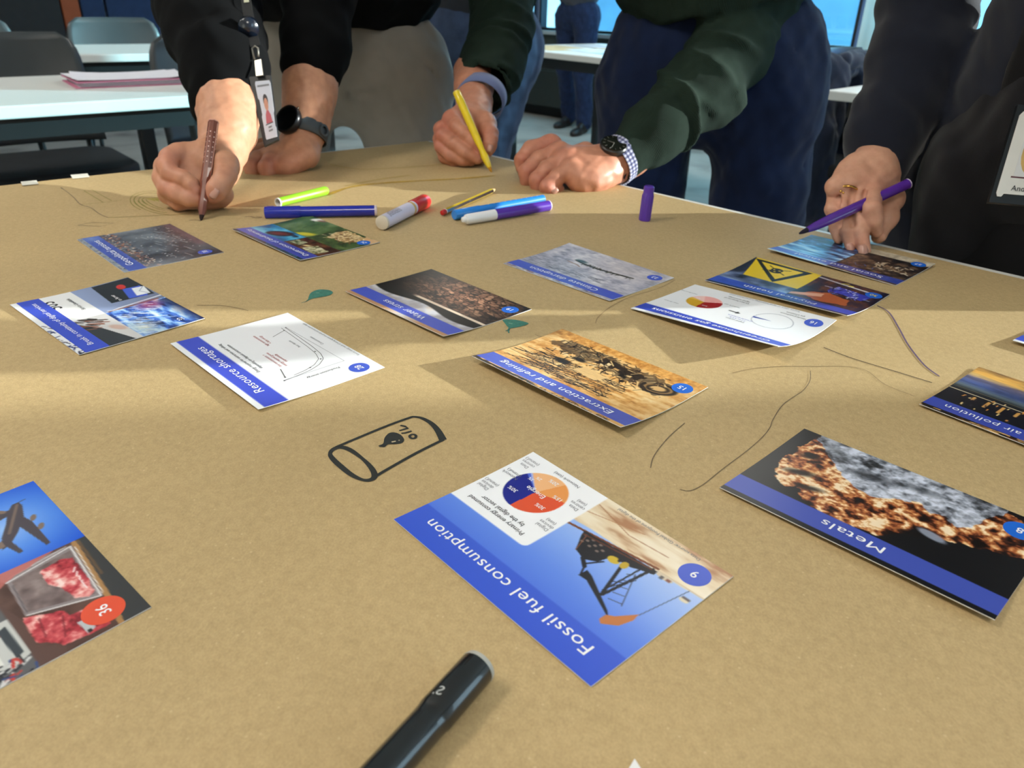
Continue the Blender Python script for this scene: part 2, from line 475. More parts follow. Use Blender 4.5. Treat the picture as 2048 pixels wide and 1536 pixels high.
# ================================================================ the work table and its kraft paper
K = Vector((-0.180, 1.526)); E1 = Vector((-0.779, -0.627)).normalized(); E2 = Vector((0.696, -0.718)).normalized()
def tp(a, b, z=0.0):
    p = K + E1 * a + E2 * b; return Vector((p.x, p.y, z))
M_white = mat('white laminate', (226, 226, 222), 0.35, var=0.015, scale=12)
M_black = mat('black powder coated steel', (24, 25, 26), 0.4, var=0.08)
tab = thing('work_table', 'large white table covered in brown paper where people draw', 'table', tp(0.6, 0.8, 0))
def local(o, pts): return [p - o.location for p in pts]
def prism(name, pts, z0, z1, m, parent, off=Vector((0, 0, 0))):
    n = len(pts)
    V = [(p.x - off.x, p.y - off.y, z0 - off.z) for p in pts] + [(p.x - off.x, p.y - off.y, z1 - off.z) for p in pts]
    F = [tuple(range(n - 1, -1, -1)), tuple(range(n, 2 * n))] + [(i, (i + 1) % n, n + (i + 1) % n, n + i) for i in range(n)]
    return pyd(name, V, F, m, parent)
prism('tabletop', [tp(-0.013, -0.006), tp(1.2, -0.006), tp(1.2, 1.6), tp(-0.015, 1.6)][::-1], T - 0.028, T - 0.0004, M_white, tab, tab.location)
for a, b in ((0.12, 0.12), (1.08, 0.12), (1.08, 1.48), (0.12, 1.48)):
    c = tp(a, b) - tab.location
    tube('leg', [(c.x, c.y, 0), (c.x, c.y, T - 0.028)], 0.02, M_black, tab, n=12)
for (a, b), (c, d) in (((0.12, 0.12), (1.08, 0.12)), ((0.12, 1.48), (1.08, 1.48))):
    p, q = tp(a, b) - tab.location, tp(c, d) - tab.location
    tube('apron_rail', [(p.x, p.y, T - 0.05), (q.x, q.y, T - 0.05)], 0.016, M_black, tab, n=8)

def kraft():
    m = bpy.data.materials.new('brown kraft paper'); m.use_nodes = True
    nt = m.node_tree; b = nt.nodes['Principled BSDF']; L = nt.links.new
    tc = nt.nodes.new('ShaderNodeTexCoord')
    def noise(scale, detail=4, stretch=None, rough=0.5):
        n = nt.nodes.new('ShaderNodeTexNoise'); n.inputs['Scale'].default_value = scale; n.inputs['Detail'].default_value = detail; n.inputs['Roughness'].default_value = rough
        if stretch:
            mp = nt.nodes.new('ShaderNodeMapping'); mp.inputs['Scale'].default_value = stretch; mp.inputs['Rotation'].default_value = (0, 0, 0.3)
            L(tc.outputs['Object'], mp.inputs['Vector']); L(mp.outputs[0], n.inputs['Vector'])
        else: L(tc.outputs['Object'], n.inputs['Vector'])
        return n
    big = noise(7, 3); mid = noise(230, 4, (1, 0.8, 1), 0.6); fine = noise(900, 3, (1, 0.7, 1), 0.7)
    r1 = nt.nodes.new('ShaderNodeValToRGB')
    r1.color_ramp.elements[0].position = 0.25; r1.color_ramp.elements[1].position = 0.8
    r1.color_ramp.elements[0].color = lin(182, 158, 115); r1.color_ramp.elements[1].color = lin(200, 175, 130)
    L(mid.outputs['Fac'], r1.inputs['Fac'])
    mix = nt.nodes.new('ShaderNodeMix'); mix.data_type = 'RGBA'; mix.blend_type = 'MULTIPLY'; mix.inputs['Factor'].default_value = 1
    r2 = nt.nodes.new('ShaderNodeValToRGB'); r2.color_ramp.elements[0].position = 0.3; r2.color_ramp.elements[1].position = 0.7
    r2.color_ramp.elements[0].color = (0.93, 0.92, 0.90, 1); r2.color_ramp.elements[1].color = (1.03, 1.02, 1.0, 1)
    L(big.outputs['Fac'], r2.inputs['Fac']); L(r1.outputs['Color'], mix.inputs['A']); L(r2.outputs['Color'], mix.inputs['B'])
    mix2 = nt.nodes.new('ShaderNodeMix'); mix2.data_type = 'RGBA'; mix2.blend_type = 'MULTIPLY'; mix2.inputs['Factor'].default_value = 1
    r3 = nt.nodes.new('ShaderNodeValToRGB'); r3.color_ramp.elements[0].position = 0.25; r3.color_ramp.elements[1].position = 0.75
    r3.color_ramp.elements[0].color = (0.84, 0.83, 0.80, 1); r3.color_ramp.elements[1].color = (1.1, 1.1, 1.1, 1)
    L(fine.outputs['Fac'], r3.inputs['Fac']); L(mix.outputs['Result'], mix2.inputs['A']); L(r3.outputs['Color'], mix2.inputs['B'])
    # pale and dark flecks of fibre
    vo = nt.nodes.new('ShaderNodeTexVoronoi'); vo.inputs['Scale'].default_value = 150; L(tc.outputs['Object'], vo.inputs['Vector'])
    r4 = nt.nodes.new('ShaderNodeValToRGB'); r4.color_ramp.elements[0].position = 0.04; r4.color_ramp.elements[1].position = 0.12
    r4.color_ramp.elements[0].color = (0.5, 0.5, 0.5, 1); r4.color_ramp.elements[1].color = (0, 0, 0, 1)
    L(vo.outputs['Distance'], r4.inputs['Fac'])
    mix3 = nt.nodes.new('ShaderNodeMix'); mix3.data_type = 'RGBA'
    mix3.inputs['B'].default_value = lin(222, 200, 156)
    L(r4.outputs['Color'], mix3.inputs['Factor']); L(mix2.outputs['Result'], mix3.inputs['A'])
    L(mix3.outputs['Result'], b.inputs['Base Color'])
    b.inputs['Roughness'].default_value = 0.62; b.inputs['Specular IOR Level'].default_value = 0.35
    bp = nt.nodes.new('ShaderNodeBump'); bp.inputs['Strength'].default_value = 0.22; bp.inputs['Distance'].default_value = 0.0006
    L(fine.outputs['Fac'], bp.inputs['Height']); L(bp.outputs['Normal'], b.inputs['Normal'])
    return m
def paper_z(x, y):
    """height of the slightly cockled sheet"""
    return T + 0.0004 + 0.00045 * (np.sin(9 * x + 4 * y + 1) * np.sin(7 * y - 3 * x) + 0.6 * np.sin(17 * x - 6 * y) + 1.0)
paper = thing('kraft_paper', 'brown kraft paper sheet taped over the work table', 'paper', tp(0.6, 0.8, T))
def build_paper():
    na, nb = 90, 120
    a = np.linspace(-0.002, 1.19, na); b = np.linspace(0.0, 1.59, nb)
    Ag, Bg = np.meshgrid(a, b, indexing='ij')
    # the left edge is cut a little wavy
    Ag = Ag; Bg = Bg + (1 - np.clip(Bg / 0.08, 0, 1)) * 0.004 * np.sin(9 * Ag)
    X = K.x + E1.x * Ag + E2.x * Bg; Y = K.y + E1.y * Ag + E2.y * Bg
    Z = paper_z(X, Y)
    V = np.stack([X, Y, Z], -1).reshape(-1, 3) - np.array(paper.location)
    i, j = np.meshgrid(np.arange(na - 1), np.arange(nb - 1), indexing='ij')
    q = np.stack([i * nb + j, i * nb + j + 1, (i + 1) * nb + j + 1, (i + 1) * nb + j], -1).reshape(-1, 4)
    o = np_mesh('sheet', V, q, kraft(), paper, True)
    return o
build_paper()

# ================================================================ printed cards
def vnoise(shape, cell, seed, octaves=3, ax=(1.0, 1.0)):
    """fractal value noise 0..1 on a grid"""
    r = np.random.default_rng(seed); out = np.zeros(shape); amp = 1.0; tot = 0
    for o in range(octaves):
        c0, c1 = max(1.0, cell * ax[0] / 2 ** o), max(1.0, cell * ax[1] / 2 ** o)
        n0, n1 = int(shape[0] / c0) + 3, int(shape[1] / c1) + 3
        G = r.random((n0, n1))
        y = np.arange(shape[0]) / c0; x = np.arange(shape[1]) / c1
        iy, ix = y.astype(int), x.astype(int); fy, fx = y - iy, x - ix
        fy, fx = fy * fy * (3 - 2 * fy), fx * fx * (3 - 2 * fx)
        a = G[np.ix_(iy, ix)]; b = G[np.ix_(iy, ix + 1)]; c = G[np.ix_(iy + 1, ix)]; d = G[np.ix_(iy + 1, ix + 1)]
        out += amp * ((a * (1 - fx) + b * fx) * (1 - fy)[:, None] + (c * (1 - fx) + d * fx) * fy[:, None])
        tot += amp; amp *= 0.55
    return out / tot
class Print:
    """a sheet of print painted in millimetres, u to the right, v up"""
    def __init__(s, step, bg=(255, 255, 255), W=148.0, H=105.0):
        s.W, s.H = W, H
        s.nu, s.nv = int(round(W / step)) + 1, int(round(H / step)) + 1
        s.step = step
        s.u = np.linspace(0, W, s.nu)[None, :]; s.v = np.linspace(0, H, s.nv)[:, None]
        s.I = np.zeros((s.nv, s.nu, 3)); s.I[:] = bg
        s.aa = step * 0.7
    def put(s, mask, rgb, al=1.0):
        m = (np.clip(mask, 0, 1) * al)[..., None]
        s.I = s.I * (1 - m) + np.asarray(rgb, float) * m
    def rect(s, u0, u1, v0, v1, rgb, al=1.0):
        m = np.clip((s.u - u0) / s.aa + .5, 0, 1) * np.clip((u1 - s.u) / s.aa + .5, 0, 1) * np.clip((s.v - v0) / s.aa + .5, 0, 1) * np.clip((v1 - s.v) / s.aa + .5, 0, 1)
        s.put(m, rgb, al)
    def ell(s, cu, cv, ru, rv, rgb, al=1.0, soft=None, rot=0.0):
        c, n = math.cos(rot), math.sin(rot)
        x = (s.u - cu) * c + (s.v - cv) * n; y = -(s.u - cu) * n + (s.v - cv) * c
        d = (np.sqrt((x / ru) ** 2 + (y / rv) ** 2) - 1) * min(ru, rv)
        s.put(np.clip(.5 - d / (soft or s.aa), 0, 1), rgb, al)
    def poly(s, pts, rgb, al=1.0, rough=0.0, seed=0):
        P = np.array(pts, float)
        uu, vv = np.broadcast_arrays(s.u, s.v)
        if rough:
            uu = uu + (vnoise(uu.shape, 5 / s.step, seed, 3) - .5) * rough * 2; vv = vv + (vnoise(uu.shape, 5 / s.step, seed + 1, 3) - .5) * rough * 2
        ins = np.zeros(uu.shape, bool); dmin = np.full(uu.shape, 1e9)
        for i in range(len(P)):
            a, b = P[i - 1], P[i]
            cnd = (a[1] > vv) != (b[1] > vv)
            xi = (b[0] - a[0]) * (vv - a[1]) / ((b[1] - a[1]) if b[1] != a[1] else 1e-9) + a[0]
            ins ^= cnd & (uu < xi)
            ab = b - a; t = np.clip(((uu - a[0]) * ab[0] + (vv - a[1]) * ab[1]) / (ab @ ab + 1e-9), 0, 1)
            dmin = np.minimum(dmin, np.hypot(uu - a[0] - t * ab[0], vv - a[1] - t * ab[1]))
        d = np.where(ins, -dmin, dmin)
        m = np.clip(.5 - d / s.aa, 0, 1)
        if callable(rgb): rgb = rgb()
        s.put(m, rgb, al); return m
    def line(s, pts, w, rgb, al=1.0):
        dmin = np.full((s.nv, s.nu), 1e9); P = np.array(pts, float)
        for a, b in zip(P[:-1], P[1:]):
            ab = b - a; t = np.clip(((s.u - a[0]) * ab[0] + (s.v - a[1]) * ab[1]) / (ab @ ab + 1e-9), 0, 1)
            dmin = np.minimum(dmin, np.hypot(s.u - a[0] - t * ab[0], s.v - a[1] - t * ab[1]))
        s.put(np.clip(.5 - (dmin - w / 2) / s.aa, 0, 1), rgb, al)
    def noise(s, cell, seed, octv=3, ax=(1, 1)): return vnoise((s.nv, s.nu), cell / s.step, seed, octv, ax)
    def ramp(s, x, stops):
        """colour ramp of a 0..1 field"""
        xs = [a for a, _ in stops]; cs = np.array([c for _, c in stops], float)
        return np.stack([np.interp(x, xs, cs[:, k]) for k in range(3)], -1)
    def vgrad(s, stops, mask=1.0):
        g = s.ramp(np.broadcast_to(s.v, (s.nv, s.nu)), stops); s.put(np.broadcast_to(mask, (s.nv, s.nu)), g)
    def box_mask(s, u0, u1, v0, v1): return ((s.u >= u0) & (s.u < u1) & (s.v >= v0) & (s.v < v1)).astype(float)
    def strokes(s, n, u0, u1, v0, v1, L, w, cols, seed, ang=None, al=1.0):
        r = random.Random(seed)
        for _ in range(n):
            a = r.uniform(0, PI) if ang is None else ang + r.uniform(-.25, .25)
            x, y = r.uniform(u0, u1), r.uniform(v0, v1); l = L * r.uniform(.4, 1)
            i0, i1 = max(0, int((min(x, x + l * math.cos(a)) - 2) / s.step)), int((max(x, x + l * math.cos(a)) + 2) / s.step) + 1
            j0, j1 = max(0, int((min(y, y + l * math.sin(a)) - 2) / s.step)), int((max(y, y + l * math.sin(a)) + 2) / s.step) + 1
            U = s.u[:, i0:i1]; Vv = s.v[j0:j1]
            if U.size == 0 or Vv.size == 0: continue
            t = np.clip(((U - x) * math.cos(a) + (Vv - y) * math.sin(a)), 0, l)
            d = np.hypot(U - x - t * math.cos(a), Vv - y - t * math.sin(a))
            m = (np.clip(.5 - (d - w * r.uniform(.5, 1) / 2) / s.aa, 0, 1) * al)[..., None]
            s.I[j0:j1, i0:i1] = s.I[j0:j1, i0:i1] * (1 - m) + np.array(r.choice(cols), float) * m

M_stock = mat('white card stock', (236, 236, 236), 0.6, var=0.01)
M_print = attr_mat('printed card face', 0.34, 0.45)
M_tw = mat('white print ink', (246, 247, 252), 0.45, var=0.01)
M_tk = mat('black print ink', (34, 34, 40), 0.5, var=0.05)
M_tr = mat('red print ink', (176, 70, 74), 0.5, var=0.05)
M_tg = mat('grey print ink', (120, 122, 130), 0.5, var=0.05)
M_tb = mat('blue print ink', (60, 80, 190), 0.5, var=0.05)
M_disc = mat('blue number disc ink', (22, 104, 214), 0.4, var=0.02)
M_disc2 = mat('soft blue number disc ink', (74, 98, 208), 0.4, var=0.02)
M_discr = mat('red number disc ink', (226, 82, 52), 0.4, var=0.02)
BLUE = (66, 84, 196)
TITLE_W = {'Fossil fuel consumption': 121, 'Metals': 34.5, 'Resource shortages': 102, 'Extraction and refining': 111, 'Water stress': 61, 'Climate disruption': 94, 'Greenhouse gas emissions': 119, 'Physical health': 76, 'Social and ethical': 100, 'Break in continuity of digital services': 123, 'Geopolitical tensions': 110, 'Destruction of biodiversity': 131, 'air pollution': 50}
class Card:
    def __init__(s, label, c, th, lift=(0, 0, 0, 0), z0=0.0016, knee=0.35, W=148.0, H=105.0):
        """lift: height in mm of the corners TL TR BR BL"""
        s.W, s.H = W, H
        s.lift = lift; s.knee = knee
        s.t = thing('printed_card', label, 'card', (c[0], c[1], T + z0), math.radians(th), 'printed workshop cards')
    def z(s, u, v):
        """height of the curling card above its base"""
        fu, fv = u / s.W, v / s.H
        tl, tr, br, bl = [x / 1000 for x in s.lift]
        k = s.knee
        wt = np.clip((fv - k) / (1 - k), 0, 1) ** 2; wb = np.clip((1 - k - fv) / (1 - k), 0, 1) ** 2
        return wt * (tl * (1 - fu) + tr * fu) + wb * (bl * (1 - fu) + br * fu)
    def P(s, u, v, h): return np.stack([(u - s.W / 2) / 1000, (v - s.H / 2) / 1000, s.z(u, v) + h], -1)
    def sheet(s):
        nu, nv = 20, 14
        u, v = np.meshgrid(np.linspace(0, s.W, nu), np.linspace(0, s.H, nv)); u, v = u.ravel(), v.ravel()
        top, bot = s.P(u, v, 0.0), s.P(u, v, -0.00045)
        F = []
        id_ = lambda i, j: j * nu + i
        n = nu * nv
        for j in range(nv - 1):
            for i in range(nu - 1):
                F.append((id_(i, j), id_(i + 1, j), id_(i + 1, j + 1), id_(i, j + 1)))
                F.append((n + id_(i, j), n + id_(i, j + 1), n + id_(i + 1, j + 1), n + id_(i + 1, j)))
        ring = [id_(i, 0) for i in range(nu)] + [id_(nu - 1, j) for j in range(1, nv)] + [id_(i, nv - 1) for i in range(nu - 2, -1, -1)] + [id_(0, j) for j in range(nv - 2, 0, -1)]
        for a, b in zip(ring, ring[1:] + ring[:1]): F.append((a, n + a, n + b, b))
        pyd('sheet', np.concatenate([top, bot]), F, M_stock, s.t, False)
        return s
    def face(s, p):
        """lay the print on the card"""
        u, v = np.meshgrid(p.u.ravel(), p.v.ravel())
        V = s.P(u.ravel(), v.ravel(), 0.00006)
        i, j = np.meshgrid(np.arange(p.nu - 1), np.arange(p.nv - 1))
        q = np.stack([j * p.nu + i, j * p.nu + i + 1, (j + 1) * p.nu + i + 1, (j + 1) * p.nu + i], -1).reshape(-1, 4)
        np_mesh('printed_picture', V, q, M_print, s.t, True, s2l(np.clip(p.I, 0, 255)).reshape(-1, 3))
        return s
    def text(s, name, txt, u, v, size, m, align='CENTER', bold=0.0, rot=0.0, space=1.0, h=0.00022, sx=1.0):
        V, F = text_mesh(txt, size, align, space, bold)
        if not len(V): return
        if name == 'title' and txt in TITLE_W: sx = TITLE_W[txt] / (V[:, 0].max() - V[:, 0].min())
        c, n = math.cos(rot), math.sin(rot)
        x, y = V[:, 0] * sx, V[:, 1]
        W = s.P(u + c * x - n * y, v + n * x + c * y, h)
        return pyd(name, W, F, m, s.t)
    def line(s, pts, w, m, h=.0002):
        V, F = [], []; n = len(pts)
        for i in range(n):
            t = np.array(pts[min(i + 1, n - 1)], float) - np.array(pts[max(i - 1, 0)], float); t /= np.linalg.norm(t); o = np.array((-t[1], t[0])) * w / 2
            for q in (np.array(pts[i]) + o, np.array(pts[i]) - o): V.append(s.P(np.float64(q[0]), np.float64(q[1]), h))
        for i in range(n - 1): F.append((2 * i, 2 * i + 1, 2 * i + 3, 2 * i + 2))
        return pyd('chart_line', V, F, m, s.t)
    def disc(s, u, v, r, m, num, tm=None, size=7.5):
        n = 40
        a = np.arange(n) * 2 * PI / n
        W = s.P(u + r * np.cos(a), v + r * np.sin(a), 0.00015)
        d = pyd('number_disc', W, [tuple(range(n))], m, s.t)
        if num:
            t = s.text('number', num, u, v - size * 0.34, size, tm or M_tw, bold=.06, h=0.0003)
        return d
def blue_band(p, al=0.86, v0=82.0, v1=100.0, rgb=BLUE): p.rect(-1, 149, v0, v1, rgb, al)

# ---- 9 fossil fuel consumption
c = Card('card 9 titled Fossil fuel consumption with an oil pump and pie chart', (0.0255, 0.3141), 132.32, (0.3, 0.6, 1.8, 0.4)).sheet()
p = Print(0.5)
p.vgrad([(20, (172, 200, 250)), (40, (140, 176, 246)), (66, (100, 140, 236)), (105, (62, 96, 214))])
p.put(np.clip(1 - p.u / 60, 0, 1) * np.clip(1 - p.v / 75, 0, 1) + 0 * p.v, (205, 216, 244), .55)
n1 = p.noise(22, 3, 4, (0.35, 1.4))
gmask = np.clip(((26 + p.u * 0.035 + 1.5 * (p.noise(14, 5) - .5)) - p.v) / .8, 0, 1)
p.put(gmask, p.ramp(n1, [(0.25, (176, 128, 92)), (0.42, (226, 204, 170)), (0.6, (240, 226, 200)), (1, (250, 240, 222))]))
p.line([(28, 25), (86, 33)], 1.6, (120, 66, 40))
p.line([(0, 25), (28, 26)], .9, (214, 196, 168))
p.line([(30, 14), (55, 16), (84, 8)], .7, (160, 104, 66), .7); p.line([(50, 9), (86, 18)], .8, (176, 120, 80), .6)
DK = (34, 33, 38)
p.poly([(25.2, 66.5), (21.5, 70), (46, 58.8), (51.5, 59), (51, 53), (46.5, 54.4)], DK)                 # walking beam
p.poly([(14, 57), (13.2, 62), (15.5, 69.8), (21.8, 75.2), (24.2, 73.5), (24, 69), (20.6, 66.5)], (196, 122, 70))
p.line([(13.6, 57.2), (8, 26)], .45, (70, 76, 110))
p.line([(34.6, 60.5), (43.5, 31.5)], 1.9, DK); p.line([(34.2, 60), (29.6, 27)], 1.7, DK); p.line([(36, 58), (33.5, 28)], 1.0, DK)
p.line([(36.5, 56), (30, 40)], .5, DK); p.line([(38, 50), (31.3, 45)], .6, DK)
for k in range(5): p.line([(24 + k * 2.4, 58 - k * 5), (30.5 + k * 1.4, 60 - k * 5)], .45, (60, 62, 80))
p.line([(23, 59), (33, 37)], .5, (60, 62, 80))
p.line([(51, 58), (55, 50), (50, 42)], 1.1, DK); p.line([(54, 52), (59, 48)], 2.4, DK)
p.poly([(73, 33), (71, 37.5), (66, 46), (58, 48.5), (52, 44), (50, 36), (38, 34.5), (27, 30), (27, 26.5), (74, 31.4)], DK, 1, .5, 3)
p.ell(47.5, 37, 3.6, 2.6, (206, 178, 58)); p.ell(41.2, 36, 2.2, 2.9, (196, 166, 50)); p.ell(45, 35, 1.0, 1.4, DK)
for k in range(9): p.ell(56 + 1.8 * k, 36 + 3 * math.sin(k * 2.1), 1.1, .8, (150, 130, 118), .8)
p.line([(70, 33.5), (66, 46)], .5, (150, 90, 60)); p.line([(30, 27.6), (72, 33.6)], 1.0, (96, 52, 34))
p.ell(6, 33, 2.6, 1.5, (226, 214, 190)); p.rect(3.5, 8, 30.6, 32.4, (90, 74, 70), .8); p.ell(22, 27.6, 5, 1.6, (216, 200, 176)); p.rect(18, 20.5, 27, 29, (120, 60, 50), .8); p.rect(22, 24, 27.4, 30, (50, 50, 60), .7)
# white chart box with a rounded corner
uu, vv = p.u, p.v
rad = 4.0
dx = np.maximum(84.5 + rad - uu, 0); dy = np.maximum(vv - (65.5 - rad), 0)
p.put(np.clip(.5 - (np.hypot(dx, dy) - rad) / p.aa, 0, 1), (246, 247, 251))
th = (np.degrees(np.arctan2(vv - 27.5, uu - 116.4)) + 360) % 360
phi = (315 - th) % 360
pc = np.zeros((p.nv, p.nu, 3))
for a0, a1, col in ((0, 65, (244, 186, 132)), (65, 118, (236, 156, 84)), (118, 228, (226, 86, 50)), (228, 343, (28, 36, 140)), (343, 349, (84, 110, 214)), (349, 353, (176, 186, 236)), (353, 360, (244, 186, 132))):
    pc[(phi >= a0) & (phi < a1)] = col
p.put(np.clip(.5 - (np.hypot(uu - 116.4, vv - 27.5) - 19.3) / p.aa, 0, 1), pc)
p.rect(-1, 149, 82, 106, (58, 88, 208), .74)
c.face(p)
c.text('title', 'Fossil fuel consumption', 74, 88.0, 10.4, M_tw, bold=.012, space=1.06, sx=1.02)
c.disc(13.4, 14.2, 8.4, M_disc2, '9')
ro = 0
c.text('caption', 'Primary energy consumed', 116, 57.5, 4.4, M_tk, bold=.02)
c.text('caption', 'by the digital sector', 116, 52.4, 4.4, M_tk, bold=.02)
c.text('caption', 'Energie', 116.4, 26, 5.0, M_tw, bold=.02)
for tx, u_, v_ in (('30%', 104.8, 33.6), ('30%', 127.4, 34.2), ('15%', 103.4, 21.0), ('20%', 116, 11.8), ('3%', 127.6, 19.6), ('2%', 124.6, 16.0)): c.text('caption', tx, u_, v_, 4.2 if len(tx) == 3 else 3.4, M_tw, bold=.02)
for tx, u_, v_ in (('Digital', 91, 45.6), ('devices', 91, 42.2), ('(use)', 91, 38.8), ('Digital', 141, 46), ('devices', 141, 42.6), ('(manuf.)', 141, 39.2), ('Data', 91.6, 20.4), ('centres', 91.6, 17), ('(use)', 91.6, 13.6), ('Network (use)', 113, 4.2), ('Network', 139.4, 26.2), ('(manuf.)', 139.4, 22.8), ('Data', 140.6, 13.4), ('centres', 140.6, 10), ('(manuf.)', 140.6, 6.6)):
    c.text('caption', tx, u_, v_, 3.5, M_tg)
c.text('caption', 'Data source: Global Footprint of the digital', 46, 2.2, 3.2, M_tg)

# ---- 8 metals
c = Card('black card 8 titled Metals showing copper ore', (0.2142, 0.3548), 134.48, (4, 1.5, 0.5, 1.5)).sheet()
p = Print(0.55, (15, 15, 18))
f1 = p.noise(9, 21, 5, (1, 1.3)); f2 = p.noise(3.2, 22, 3); f3 = p.noise(14, 23, 2); rdg = 1 - np.abs(2 * f1 - 1)
cop = p.ramp(np.clip((rdg - .55) * 1.5 + (f2 - .5) * 1.1 + (f3 - .5) * 1.3 + .17, 0, 1), [(0, (18, 8, 6)), (.28, (70, 34, 20)), (.45, (140, 74, 42)), (.64, (190, 116, 66)), (.82, (232, 184, 128)), (1, (250, 226, 190))])
p.poly([(137, 2), (138, 36), (140, 45), (132, 69), (122, 72), (118, 66), (110, 79), (96, 83), (80, 82), (66, 79.5), (58, 70), (55, 56), (46, 56), (34.8, 54), (20, 46), (-2, 37), (-2, 10), (25, 3), (63, -6), (112, -6)], cop, 1, 3.0, 4)
for cu, cv, ru, rv in ((124, 52, 9, 3), (112, 64, 7, 2.4), (128, 30, 6, 2.6), (52, 62, 7, 2.5)): p.ell(cu, cv, ru, rv, (14, 10, 9), .85, 3, .4)
gr = p.ramp(np.clip((f2 - .5) * .9 + (rdg - .6) * .9 + (f3 - .5) * .8 + .42, 0, 1), [(0, (40, 42, 46)), (.35, (104, 108, 118)), (.6, (158, 164, 178)), (1, (214, 220, 236))])
p.poly([(136, -4), (135, 8), (128, 14), (114, 27), (104, 36), (96, 41), (83, 45), (74, 38), (62, 29), (54, 36), (47, 32), (38, 37), (32, 31), (28, 16), (24, 8), (24, -6)], gr, 1, 2.5, 9)
p.ell(92, 24, 12, 4, (30, 32, 36), .7, 5, .2); p.ell(66, 16, 10, 3, (36, 40, 44), .6, 5, .1); p.ell(118, 12, 8, 2.5, (60, 64, 66), .5, 4, -.4)
p.ell(45, 56, 8, 3.4, (150, 158, 176), .9, 1.5, -.2)
p.poly([(140, 105), (140, 82), (60, 78), (30, 60), (0, 48), (0, 105)], (14, 14, 16), .0)
p.rect(-1, 149, 100.5, 106, (14, 14, 17)); blue_band(p, 1.0, 82, 100.5, (66, 84, 178))
c.face(p); c.text('title', 'Metals', 74, 88, 10.2, M_tw, bold=.012, space=1.08); c.disc(12.8, 15.6, 8.2, M_disc, '8')

# ---- 36 aeroplane, meat and traffic
c = Card('card 36 with a red number disc showing aeroplane and packed meat', (-0.2562, 0.2726), 138.78, (0.5, 0.5, 0.6, 0.4)).sheet()
p = Print(0.6, (60, 40, 34))
# meat tray
mn = p.noise(8, 31, 4, (1, 1.6)); mn2 = p.noise(2.6, 32, 3)
uu, vv = np.broadcast_arrays(p.u, p.v)
p.put(p.box_mask(0, 75.2, 0, 52), p.ramp(p.noise(10, 33, 3), [(.2, (70, 46, 40)), (.8, (104, 76, 68))]))
p.poly([(74.7, 6), (76, -2), (-2, -2), (-2, 13), (24, 9.5)], (58, 58, 60)); p.line([(74, 6), (24, 10.4), (-2, 14)], 2.6, (170, 128, 82)); p.line([(74, 4), (40, 6)], 1.4, (110, 84, 60), .8)
meat = p.ramp(np.clip((mn - .5) * 1.6 + (mn2 - .5) * .9 + .5, 0, 1), [(0, (110, 26, 36)), (.3, (176, 50, 62)), (.55, (206, 86, 92)), (.75, (232, 150, 146)), (1, (250, 220, 214))])
p.poly([(76, 46), (72.7, 7.6), (24, 12), (36.3, 41.6), (66, 40)], (142, 132, 134)); p.poly([(65, 37.9), (69, 9.7), (27.6, 13.9), (37.9, 39.8)], p.ramp(p.noise(6, 35, 3), [(.2, (96, 80, 80)), (.8, (150, 134, 132))]))
p.poly([(62.5, 26.8), (64.6, 21.2), (65.6, 16), (61.9, 11), (47.8, 11.4), (31.2, 13.2), (27.6, 16.7), (31.6, 21.9), (41.5, 22.8), (50.4, 27)], meat, 1, 1.2, 3)
for k in range(5): p.line([(54 - 4 * k, 13.2 + .5 * k), (51 - 4 * k, 15)], .9, (252, 238, 238), .85)
p.line([(66, 40), (72, 8.6), (24.5, 12.6), (36, 41)], .8, (232, 230, 232), .9); p.line([(69, 38), (73.5, 10)], .6, (240, 238, 240), .7); p.line([(70, 7), (26, 11.2)], .6, (236, 234, 236), .8); p.line([(62, 38.6), (38, 40.4)], .7, (96, 88, 92), .9)
p.poly([(67, 40), (76, 12), (76, 52), (56, 52)], (196, 110, 104), .85, 1, 4)
p.poly([(34.8, 43.3), (31.4, 35), (27, 28.2), (22.1, 27.5), (21.5, 19.1), (10.7, 15.5), (3.1, 17.3), (3.5, 26.3), (4.3, 35.5), (15.6, 43.7), (27.9, 44.4)], meat, 1, 1.4, 6)
for a_, b_ in (((24, 30), (10, 34)), ((30, 38), (16, 40)), ((20, 24), (8, 27))): p.line([a_, b_], .9, (120, 34, 44), .7)
p.poly([(15, 27.3), (13.7, 22.2), (6.1, 22.7), (4.1, 26.4)], (184, 190, 194)); p.rect(4.6, 7, 24.4, 26, (40, 40, 40))
p.poly([(52.6, 47), (34.3, 43.4), (13.2, 44.4), (3.8, 36), (-2, 38), (-2, 52), (60, 54)], (92, 66, 60), .95)
# traffic
p.rect(-1, 149, 48, 106, (92, 92, 96)); p.poly([(40, 48), (11, 47.8), (6, 58), (10, 70), (40, 70)], (196, 198, 196)); p.poly([(36, 50), (14, 49.6), (12, 53), (34, 54)], (54, 62, 70)); p.poly([(30, 58), (12, 58), (12, 66), (30, 66)], (226, 226, 222))
p.strokes(90, 0, 148, 52, 105, 8, 1.4, [(40, 44, 52), (196, 200, 206), (150, 60, 50), (60, 90, 150), (30, 32, 40)], 5); p.strokes(30, 0, 14, 48, 62, 6, 1.6, [(40, 70, 130), (190, 60, 50), (210, 210, 210), (30, 32, 40)], 6)
